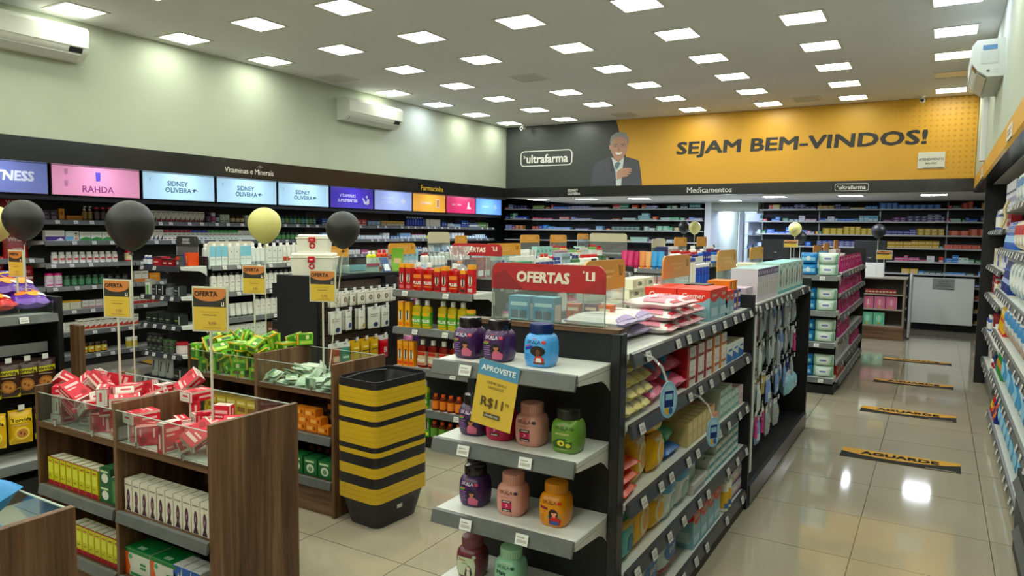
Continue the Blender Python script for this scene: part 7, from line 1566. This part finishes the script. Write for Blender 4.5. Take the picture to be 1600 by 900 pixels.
heap('remedy_box', 'bright green and yellow box', 'left tray of the farther walnut bin', 'box', GB, TRY, "-3.855 2.962 0.035 -0.16 1.57 0;-3.457 2.957 0.035 -1.89 1.57 0;-3.775 3.069 -0 0 -0 0.06;-3.607 3.112 0.1 -1.57 -0 2.06;-3.813 2.893 -0 1.57 -0 -0.19;-3.567 2.906 -0 0 0 1.85;-3.973 3.213 0.1 -1.57 -0 1.57;-3.449 3.17 0.1 -1.57 0 2.24;-3.765 2.886 0.029 -1.57 -2.15 -0.12;-3.613 3.001 0.035 1.94 -1.57 0;-3.872 3.099 0.045 -3.14 -0 -1.56;-3.639 3.18 -0 0 0 -1.21;-3.77 3.042 0.035 3.02 1.57 0;-3.436 2.859 0.035 0.39 -1.57 0;-3.882 3.213 -0 1.57 -0 -1.57;-3.707 3.212 0 -0 0 -2.59;-3.717 2.976 0.031 1.57 -1.06 -1.45;-3.72 3.024 0.035 1.25 1.57 0;-3.869 3.179 0.04 -0.02 -0.74 -3.08;-3.708 3.12 0.08 -0.07 1.57 0;-3.728 2.848 0.098 -0.17 -0.55 0.2;-3.464 2.977 0.07 -0 -0 2.44;-3.992 3.16 0.09 3.14 -0 0.75;-3.53 3.082 0.085 0.45 3.11 0.52;-3.985 3.051 0.1 -1.57 -0 -2.79;-3.447 3.072 0.045 -3.14 0 -0.99;-3.902 3.045 0.054 0.63 -0.26 -0.82;-3.528 3.242 0.035 1.57 1.57 0;-3.996 2.93 0.035 2.08 1.57 0;-3.481 3.038 0.049 1.66 -0.14 1.57;-3.881 3.197 0.156 -2.92 0.02 -1.66;-3.604 3.083 0.156 -2.63 0.03 0.44;-3.877 2.898 0.017 -0 0.5 1.06;-3.785 3.245 0.1 -1.57 -0 3.06;-3.648 3.234 0.08 0.11 1.57 -1.94;-3.957 2.979 0.103 0.39 2.82 -1.17;-3.681 3.081 -0 1.57 -0 -1.15;-3.709 3.126 0.08 -1.64 1.57 0;-3.532 3.116 0.135 1.42 1.95 -1.13;-3.841 3.029 0.096 0.34 -0.83 1.47;-3.554 2.922 0.08 1.97 -1.57 0;-3.909 3.051 0.111 -0 -0.64 0.39;-3.469 3.09 0.144 -0 3.06 0.66;-3.801 2.923 0.069 -0.95 2.09 0.81;-3.552 2.927 0.08 -1.95 1.57 0;-3.855 3.213 0.145 -3.14 -0 1.57;-3.462 3.161 0.191 3.13 0.01 0;-3.718 3.04 0.106 -0.23 -0.46 2.18;-3.648 2.917 0.115 -0 0 -2.03;-3.852 3.213 0.145 -0 0 -1.57;-3.782 2.941 0.172 -2.95 0.53 -0.35;-3.546 2.935 0.115 0.27 0 -0.26;-3.911 3.185 0.149 -0.22 -0 1.57;-3.572 2.842 0.16 0.04 -0 -0;-3.826 3.084 0.075 1.96 0.41 0.75;-3.562 3.203 0.16 -0 -3.14 1.53;-3.841 3.013 0.193 -2.89 -1.03 -0.64;-3.441 2.918 0.132 0.39 -0.34 1.44;-3.877 3.141 0.125 1.03 0.01 -0.1;-3.536 3.187 0.178 1.54 1.26 0.74;-4.018 2.982 0.085 1.57 -0.78 1.57;-3.964 3.107 0.145 -0.32 0.56 2.97;-3.722 2.97 0.189 -2.49 0.42 1.32;-3.457 2.83 0.205 -0.45 -2.89 0.27;-3.506 3.067 0.151 1.38 0.32 -1.68;-3.642 2.947 0.207 -3.14 0.05 -0;-3.916 3.134 0.194 -0.55 0.66 -2.75;-3.605 2.98 0.22 -1.83 0.38 -1.85;-3.89 2.973 0.136 0.99 0.42 -2.18;-3.365 3.243 0.205 -2.56 1.57 0;-3.965 2.89 0.195 -1.19 -0.37 -0.86;-3.74 3.138 0.16 0 3.14 1.52;-3.983 2.887 0.07 1.57 0 0;-3.724 3.036 0.151 -0.82 -0.52 -1.77;-3.86 3.033 0.234 0.45 -2.4 1.18;-3.664 3.213 0.215 -1.57 0 1.57", 'green boxes heaped in the left tray', .10)
SA = pillow(.065, .085, .010, '#a9b8a4', (('r', .1, .15, .9, .45, '#4a6a58'), ('r', .15, .6, .7, .75, '#d4d8c8'), ('e', .7, .6, .15, .12, '#8f9a3a')), nx=5, ny=6, seed=41)
heap('sachet', 'pale green and white sachet', 'right tray of the farther walnut bin', 'sachet', SA, TRY, "-3.175 2.884 0.004 0.12 -0.12 1.65;-3.211 2.931 0.014 -0 3.14 0.84;-3.026 2.858 0.032 1.59 1.57 0;-3.364 2.974 0 -0 0 0.06;-3.31 2.947 0.023 0 -0.27 -1.74;-3.23 3.138 -0 0 -0 0.05;-3.356 3.206 -0 -0 0 -2.1;-3.101 3.169 0 -0 0 1.46;-3.37 2.969 0.014 3.14 0 0;-2.926 2.934 0 -0 -0 -2.55;-3.247 3.047 0 -0 -0 -1.13;-2.935 2.962 -0 -0 0 -0.03;-3.318 2.94 0.014 0 0 1.58;-2.843 3.161 0.014 -0 3.14 1.29;-3.329 3.191 0.014 -0 0 -2.12;-3.03 3.146 -0 0 0 -1.57;-3.169 2.981 -0 -0 0 -2.36;-3.121 3.201 0.03 3.14 -0.08 0.01;-3.19 2.876 0.019 -0.02 0.17 -0.84;-3.036 3.081 0.014 -3.14 0 1.57;-2.955 2.926 0.028 -2.97 -0 -1.53;-3.013 3.143 0.024 -0.23 -0.15 -0.56;-3.246 2.987 0.021 -0.01 -0.41 -1.71;-2.859 3.039 -0 0 0 0.31;-3.37 3.092 0.028 3.14 0 -0;-2.896 2.951 0.033 -1.98 -1.57 0;-3.282 3.213 0.021 -0.02 -0.48 -1.56;-3.066 3.026 0.014 -0.03 -0.38 -2.09;-3.208 2.928 0.045 -0.2 -0.02 -2.42;-2.897 2.997 0.014 3.14 0 1.57;-3.336 3.233 0.017 0.31 0.23 -2.73;-2.816 2.875 0.028 -0 3.14 1.51;-2.915 3.219 0.026 -0.13 -2.71 1.62;-3.245 2.955 0.05 -0.36 -0.19 -0.63;-3.105 2.963 0.031 -0.27 0.27 -2.49;-3.192 3.127 0.031 0 -0.55 2.6;-3.306 2.96 0.039 -0.47 -0 -0.14;-2.932 3.025 0.014 -0 0 0.04;-3.302 3.057 0.085 -1.56 0 3.01;-3.112 3.005 0.024 -3.08 0.16 1.12;-3.37 3.113 0.022 0 -0.76 -0;-2.911 3.03 0.058 0.18 -2.94 -1.03;-3.299 2.847 0.011 -0.64 -3.14 -0.17;-2.863 2.849 0.044 -0.42 3.05 -0.22;-3.268 3.061 0.074 0.05 -2.68 -1.66;-2.922 2.964 0.035 -0 0.69 -3.04;-2.898 3.102 0.028 -3.14 0 1.53;-3.099 3.027 0.029 0.31 -1.12 0.4;-3.118 3.013 0.06 0.11 -2.15 -2.11;-3.344 3.068 0.033 0.19 0.55 -0.22;-3.301 3.043 0.028 2.67 0 -0.13;-3.049 3.165 0.011 -0.08 0.14 2.61;-2.96 2.94 0.052 -3.03 0.29 -1.1;-2.902 3.189 0.051 3 0.04 0.01;-3.138 2.986 0.048 -0.16 0.18 -2.75;-3.233 3.188 0.059 2.93 0.26 -0.41;-3.374 2.919 0.059 -2.68 -0.43 0.23;-3.001 3.066 0.028 2.93 -0 -1.51;-3.192 3.14 0.027 -0.23 3.04 1.43;-3.272 3.009 0.06 0.1 2.75 -1.47;-3.319 3.093 0.014 2.91 0.01 1.42;-2.927 3.099 0.049 0.13 -2.93 0.03;-2.946 3.001 0.042 -0 -3.14 -0.29;-3.253 3.138 0.056 -3.08 0.26 -0.43;-2.847 3.203 0.028 2.94 -0 -0.06;-3.348 2.877 0.051 -0.06 0.43 -1.6;-2.991 3.067 0.025 0.14 0.16 0.79;-3.155 3.117 0.035 -0.87 -2.32 1.41;-2.897 3.004 0.028 -3.14 0 1.57;-2.975 2.989 0.052 -0.09 2.93 0.69;-3.181 3.078 0.067 -2.56 -0.57 0.15;-3.035 2.899 0.039 -3 0.52 -1.11;-3.103 3.21 0.032 0.02 0.08 -2.95;-3.209 3.032 0.059 0.16 -0.07 3.01;-2.908 3.214 0.02 0 -0.67 -1.57", 'sachets heaped in the right tray', .04)
YBX = carton(.045, .07, .125, '#a8a42a', [('r', 0, 0, 1, .16, '#8f2438'), ('r', .1, .45, .9, .8, '#b8b84a'), ('r', .2, .86, .8, .9, '#8f2438'), ('r', .2, .3, .6, .34, '#6a6a20')], [('r', .05, .05, .95, .95, '#c9c8b4'), ('r', 0, .0, 1, .1, '#8f2438')])
FA = Fr(-3.545, YA+.008, 0)
row(FA, .401, .03, .44, YBX, .045, 'tea_box', 'slim yellow and crimson box', 'box', 'upper left shelf of the nearer bin', d=.02, gap=.003)
GX = carton(.075, .07, .075, '#1f4a30', [('e', .5, .42, .32, .28, '#b9bdb0'), ('r', .1, .74, .8, .86, '#a8bf9a')], [('r', .1, .1, .9, .9, '#2f5a3c')])
for k in range(2): put('supplement_box', f'dark green box, {("lower", "upper")[k]} of two beside the yellow boxes', 'box', GX, (-3.055, YA+.03, .401+k*.0755), .03)
put('supplement_box', 'tall dark green box at the partition of the nearer bin', 'box', carton(.05, .07, .12, '#20502f', [('r', .3, .1, .7, .9, '#3f7a48')], [('r', .05, .05, .95, .95, '#b9bdae')]), (-2.985, YA+.03, .401), .1)
put('supplement_box', 'plum brown box behind the green boxes', 'box', carton(.09, .08, .15, '#6a4f50', [('r', .1, .3, .9, .6, '#7f6466')]), (-3.0, YA+.14, .401), 0)
row(FA, .121, .20, .59, YBX, .045, 'tea_box', 'slim yellow and crimson box', 'box', 'lower left shelf of the nearer bin', d=.02, gap=.003)
WX = carton(.05, .08, .135, '#bdbba9', [('e', .5, .44, .22, .26, '#4a2a3c'), ('p', [(.18, .02), (.82, .02), (.5, .34)], '#3a2430'), ('r', .12, .82, .88, .86, '#77786a'), ('r', .42, .36, .58, .50, '#8a7078')], [('r', .0, .0, .04, 1, '#8f8c78'), ('r', .2, .3, .8, .5, '#a9a795')])
row(FA, .401, .635, 1.19, WX, .05, 'syrup_box', 'white box with plum figure', 'box', 'upper right shelf of the nearer bin', d=.02, gap=.006)
GW = carton(.17, .11, .115, '#b9bcb0', [('p', [(.0, .0), (.14, .0), (.2, .3), (.12, .6), (.16, 1), (0, 1)], '#c8672a'), ('r', .0, .86, 1, 1, '#1f6a3a'), ('r', .2, .04, .9, .14, '#2f7a48'), ('r', .62, .5, .84, .58, '#2f7a48'), ('r', .62, .36, .84, .44, '#2f7a48'), ('e', .22, .72, .06, .09, '#4f9a6a')], [('r', 0, 0, 1, 1, '#1f6a3a'), ('r', .35, .15, .6, .35, '#8fb09a')])
for i in range(2): put('milk_thistle_box', f'green topped box with orange figure, {("left", "right")[i]} of two', 'box', GW, (-2.835+.178*i, YA+.03, .121), 0, 'green topped boxes with orange figure')
for i in range(3): put('diaper_box', lab('white box with blue splash', 'lower right shelf of the nearer bin'), 'box', carton(.055, .09, .12, '#b9bcbc', [('p', [(0, 1), (1, 1), (.8, .6), (.6, .8), (.4, .5), (.2, .75), (0, .55)], '#2f5a9a'), ('p', [(.3, 0), (.7, 0), (.6, .4), (.4, .4)], '#3f6aa8')], [('r', .1, .1, .9, .9, '#cfcfc8')]), (-2.565+.058*i, YA+.03, .121), 0, 'white boxes with blue splash')
for i in range(2): put('bottle_pack', f'orange bottle lying at the back of the lower right shelf, {ordw(i+1)}', 'bottle', bottle(.12, .028, '#b0522a', '#c9b8a8', '#8a6a58'), (-2.62+.12*i, YA+.3, .15), 0, 'orange bottles lying at the back', 0, 1.5)
FBN = Fr(-4.03, YB+.008, 0)
OX = carton(.085, .06, .042, '#c07a2a', [('r', .1, .2, .6, .7, '#d8a860'), ('e', .8, .5, .1, .25, '#8a4a1a')], [('r', .1, .1, .9, .9, '#c98a3a')])
for k in range(3):
    for i in range((6, 4, 2)[k]): put('vitamin_box', lab('small orange vitamin box', f'{LAYER[k]}, upper right shelf of the farther bin'), 'box', OX, (-3.36+.09*i+(0, .12, .26)[k], YB+.04, .451+k*.0425), 0, 'small orange vitamin boxes')
row(FBN, .451, .98, 1.2, carton(.06, .07, .15, '#3a2a2c', [('r', .1, .6, .9, .8, '#c9803a'), ('r', .2, .2, .8, .4, '#8a6a5a')]), .06, 'supplement_box', 'dark box with orange band', 'box', 'rear of the upper right shelf, farther bin', d=.2)
row(FBN, .451, .03, .58, carton(.085, .09, .10, '#b9a03a', [('r', .1, .3, .9, .6, '#7a5a24'), ('r', .1, .75, .9, .9, '#d2c48a')]), .085, 'vitamin_box', 'yellow brown box', 'box', 'upper left shelf of the farther bin', d=.03)
row(FBN, .451, .45, .58, bottle(.11, .025, '#c8602a', '#c9a48a', '#d09060'), .055, 'vitamin_bottle', 'orange bottle', 'bottle', 'upper left shelf of the farther bin', d=.2)
GX2 = carton(.10, .09, .10, '#1f5a34', [('e', .5, .40, .30, .26, '#b9c0b0'), ('r', .1, .74, .8, .86, '#a8bf9a'), ('e', .5, .38, .16, .14, '#5a8a5f')], [('r', .1, .1, .9, .9, '#2a6a40')])
row(FBN, .201, .64, 1.2, GX2, .10, 'supplement_box', 'green box with pale disc', 'box', 'lower right shelf of the farther bin', d=.02, gap=.008)
row(FBN, .201, .80, 1.2, carton(.05, .07, .13, '#2a2420', [('r', .2, .5, .8, .7, '#8a5a2a')]), .05, 'supplement_box', 'slim black box behind', 'box', 'lower right shelf of the farther bin', d=.22, gap=.012)
BFP = pillow(.19, .22, .10, '#2f86b8', (('t', 'SOFT', .5, .72, .12, '#d0e0e8', .7, .03), ('e', .5, .38, .24, .22, '#2a2420'), ('e', .5, .40, .13, .15, '#8a6a58'), ('r', .42, .34, .58, .36, '#d8d0c8')), seed=44, wr=.004)
put('wipes_pack', 'blue pack with a printed face, lower one in the corner bin', 'pack', BFP, (-2.24, .74, TRY), .2)
put('wipes_pack', 'blue pack with a printed face lying uppermost in the corner bin', 'pack', BFP, (-2.17, .775, TRY+.092), .45, None, .12)
# ------------------------------------------------------------------ right-hand wall shelving
RW = ['top right-hand shelf', 'second right-hand shelf', 'third right-hand shelf', 'fourth right-hand shelf', 'fifth right-hand shelf', 'lowest right-hand shelf']
def rr(l, a, b, pr, w, name, desc, cat, **k): row(FR_, ZR[l]+.001, a, b, pr, w, name, desc, cat, RW[l], frm='from the far end', **k)
rr(0, .03, .9, carton(.13, .2, .2, '#b9bcc4', [('t', 'Absorvente', .5, .62, .16, '#4a3f6a', .86, .02), ('r', .1, .2, .9, .4, '#8a80a8')], [], [('t', 'Absorvente', .5, .62, .16, '#4a3f6a', .86, .02), ('r', .1, .2, .9, .4, '#8a80a8')]), .13, 'pad_pack', 'white and violet pad box', 'box')
rr(0, .95, 3.75, pillow(.2, .24, .14, '#b9c4c8', (('r', .1, .5, .9, .75, '#6a8ab0'), ('e', .5, .3, .3, .14, '#d0d6d6')), stand=True, seed=51), .2, 'cotton_pack', 'white and blue cotton pack', 'pack', d=.015)
BLP = pouchbag(.12, .08, .21, '#2f5a9a', (('r', .15, .25, .85, .5, '#8fb0d0'), ('t', 'NEVE', .5, .68, .12, '#d6dee6', .8, .03), ('r', .2, .85, .8, .9, '#c3d0dc')))
rr(1, .05, 1.0, [BLP], .12, 'cotton_pouch', 'blue cotton pouch', 'pouch', d=.06)
rr(1, 1.02, 3.75, pillow(.2, .22, .13, '#c2b9a8', (('r', .1, .5, .9, .8, '#a83a3a'), ('e', .5, .3, .3, .14, '#d6d2c8')), stand=True, seed=52), .2, 'cotton_pack', 'cream and red cotton pack', 'pack', d=.015)
rr(2, .05, .8, pouchbag(.12, .08, .24, '#23386a', (('e', .5, .5, .3, .3, '#8f9fc8'),) and (('r', .2, .3, .8, .45, '#a9b8d8'), ('r', .2, .7, .8, .76, '#5a7ab0'))), .12, 'diaper_pack', 'navy adult diaper pack', 'pack', d=.06)
rr(2, .85, 3.75, pillow(.24, .28, .16, '#bcc6c0', (('p', [(.1, .1), (.5, .1), (.4, .9), (.1, .9)], '#4f8ab8'), ('e', .65, .5, .2, .2, '#d2d8d2')), stand=True, seed=53, wr=.004), .24, 'diaper_pack', 'pale diaper pack with blue curve', 'pack', d=.015)
YRP = pouchbag(.12, .08, .24, '#c9a42a', (('p', [(0, 0), (1, 0), (1, .4), (.5, .55), (0, .4)], '#a82a2a'), ('r', .2, .6, .8, .75, '#d8c8a0')))
rr(3, .05, .6, YRP, .12, 'diaper_pack', 'yellow and red diaper pack', 'pack', d=.06)
rr(3, .62, 3.75, pillow(.26, .27, .18, '#b9bfc0', (('r', .1, .55, .9, .8, '#4f86b0'), ('e', .5, .3, .3, .16, '#a89488')), stand=True, seed=54, wr=.004), .26, 'diaper_pack', 'white diaper pack with blue band', 'pack', d=.015)
rr(4, .05, .65, pouchbag(.12, .08, .22, '#2f7a44', (('r', .0, .7, 1, .95, '#c9c8b8'), ('r', .2, .3, .8, .5, '#c98a2a'))), .12, 'diaper_pack', 'green and white diaper pack', 'pack', d=.06)
BDP = pillow(.25, .26, .19, '#4f93bc', (('e', .5, .5, .32, .24, '#8fc0d8'), ('r', .1, .1, .9, .2, '#c9d4d4'), ('p', [(.1, .75), (.9, .7), (.9, .9), (.1, .9)], '#2f6a9a')), stand=True, seed=55, wr=.006)
rr(4, .68, 3.75, [BDP, pillow(.25, .26, .19, '#a9bcc4', (('e', .5, .5, .32, .24, '#4f93bc'), ('r', .1, .1, .9, .2, '#c9d4d4')), stand=True, seed=56, wr=.006)], .25, 'diaper_pack', 'pale blue diaper pack', 'pack', d=.015)
rr(5, .03, .22, pouchbag(.10, .08, .15, '#a82428', (('r', .2, .3, .8, .6, '#c9b43a'),)), .10, 'treat_pack', 'small red and yellow pack', 'pack', d=.04)
rr(5, .24, .6, [pouchbag(.11, .08, .16, '#26306a', (('r', .2, .3, .8, .6, '#c98a3a'),)), pouchbag(.11, .08, .161, '#c8602a', (('r', .2, .3, .8, .6, '#5a2a6a'),))], .11, 'treat_pack', 'navy or orange pack', 'pack', d=.04)
rr(5, .64, 3.75, BDP, .25, 'diaper_pack', 'bright blue diaper pack', 'pack', d=.015)
for l, z in enumerate(ZR2): mixed(FR2, z+.001, .05, 1.85, f'{ordw(l+1)} shelf before the black end panel', 80+l, .2, 'hygiene', ['#c9ccc8', '#8f2f3a', '#b9b4c0', '#3f5a9a', '#d0c8b0'], d=.04, pb=.2, frm='from the far end', h0=.14)
put('wobbler_strip', 'cream hanging strip curling from the top right-hand shelf', 'shelf tag', MB().tube([(0, 0, 0), (-.02, 0, -.06), (-.01, .01, -.13), (-.035, .02, -.20)], .012, '#b9ad8a', 6).mesh(), (.415, 6.3, 1.86), 0)
# papers and small things on the counter cabinet
for z, c, n in ((.218, '#6fae9a', 2), (.468, '#c07a98', 3)):
    for i in range(n): put('gift_kit_box', lab(('mint', 'pink')[z > .3]+' printed gift box', 'open walnut counter cabinet'), 'box', carton(.15, .1, .19, c, [('e', .5, .5, .28, .3, shade(c, 1.3)), ('r', .38, .05, .62, .15, '#c9a43a'), ('r', .45, .3, .55, .7, '#d8d2cc')]), (-.90+.16*i, 12.36, z+.001), 0, 'printed gift boxes')
row(Fr(-.97, 12.32, 0), .699, .02, .45, carton(.045, .06, .07, '#8f3a3a', [('r', .1, .3, .9, .6, '#c9b4a8')]), .045, 'lipstick_box', 'dark red small box', 'box', 'top opening of the counter cabinet', d=.03)
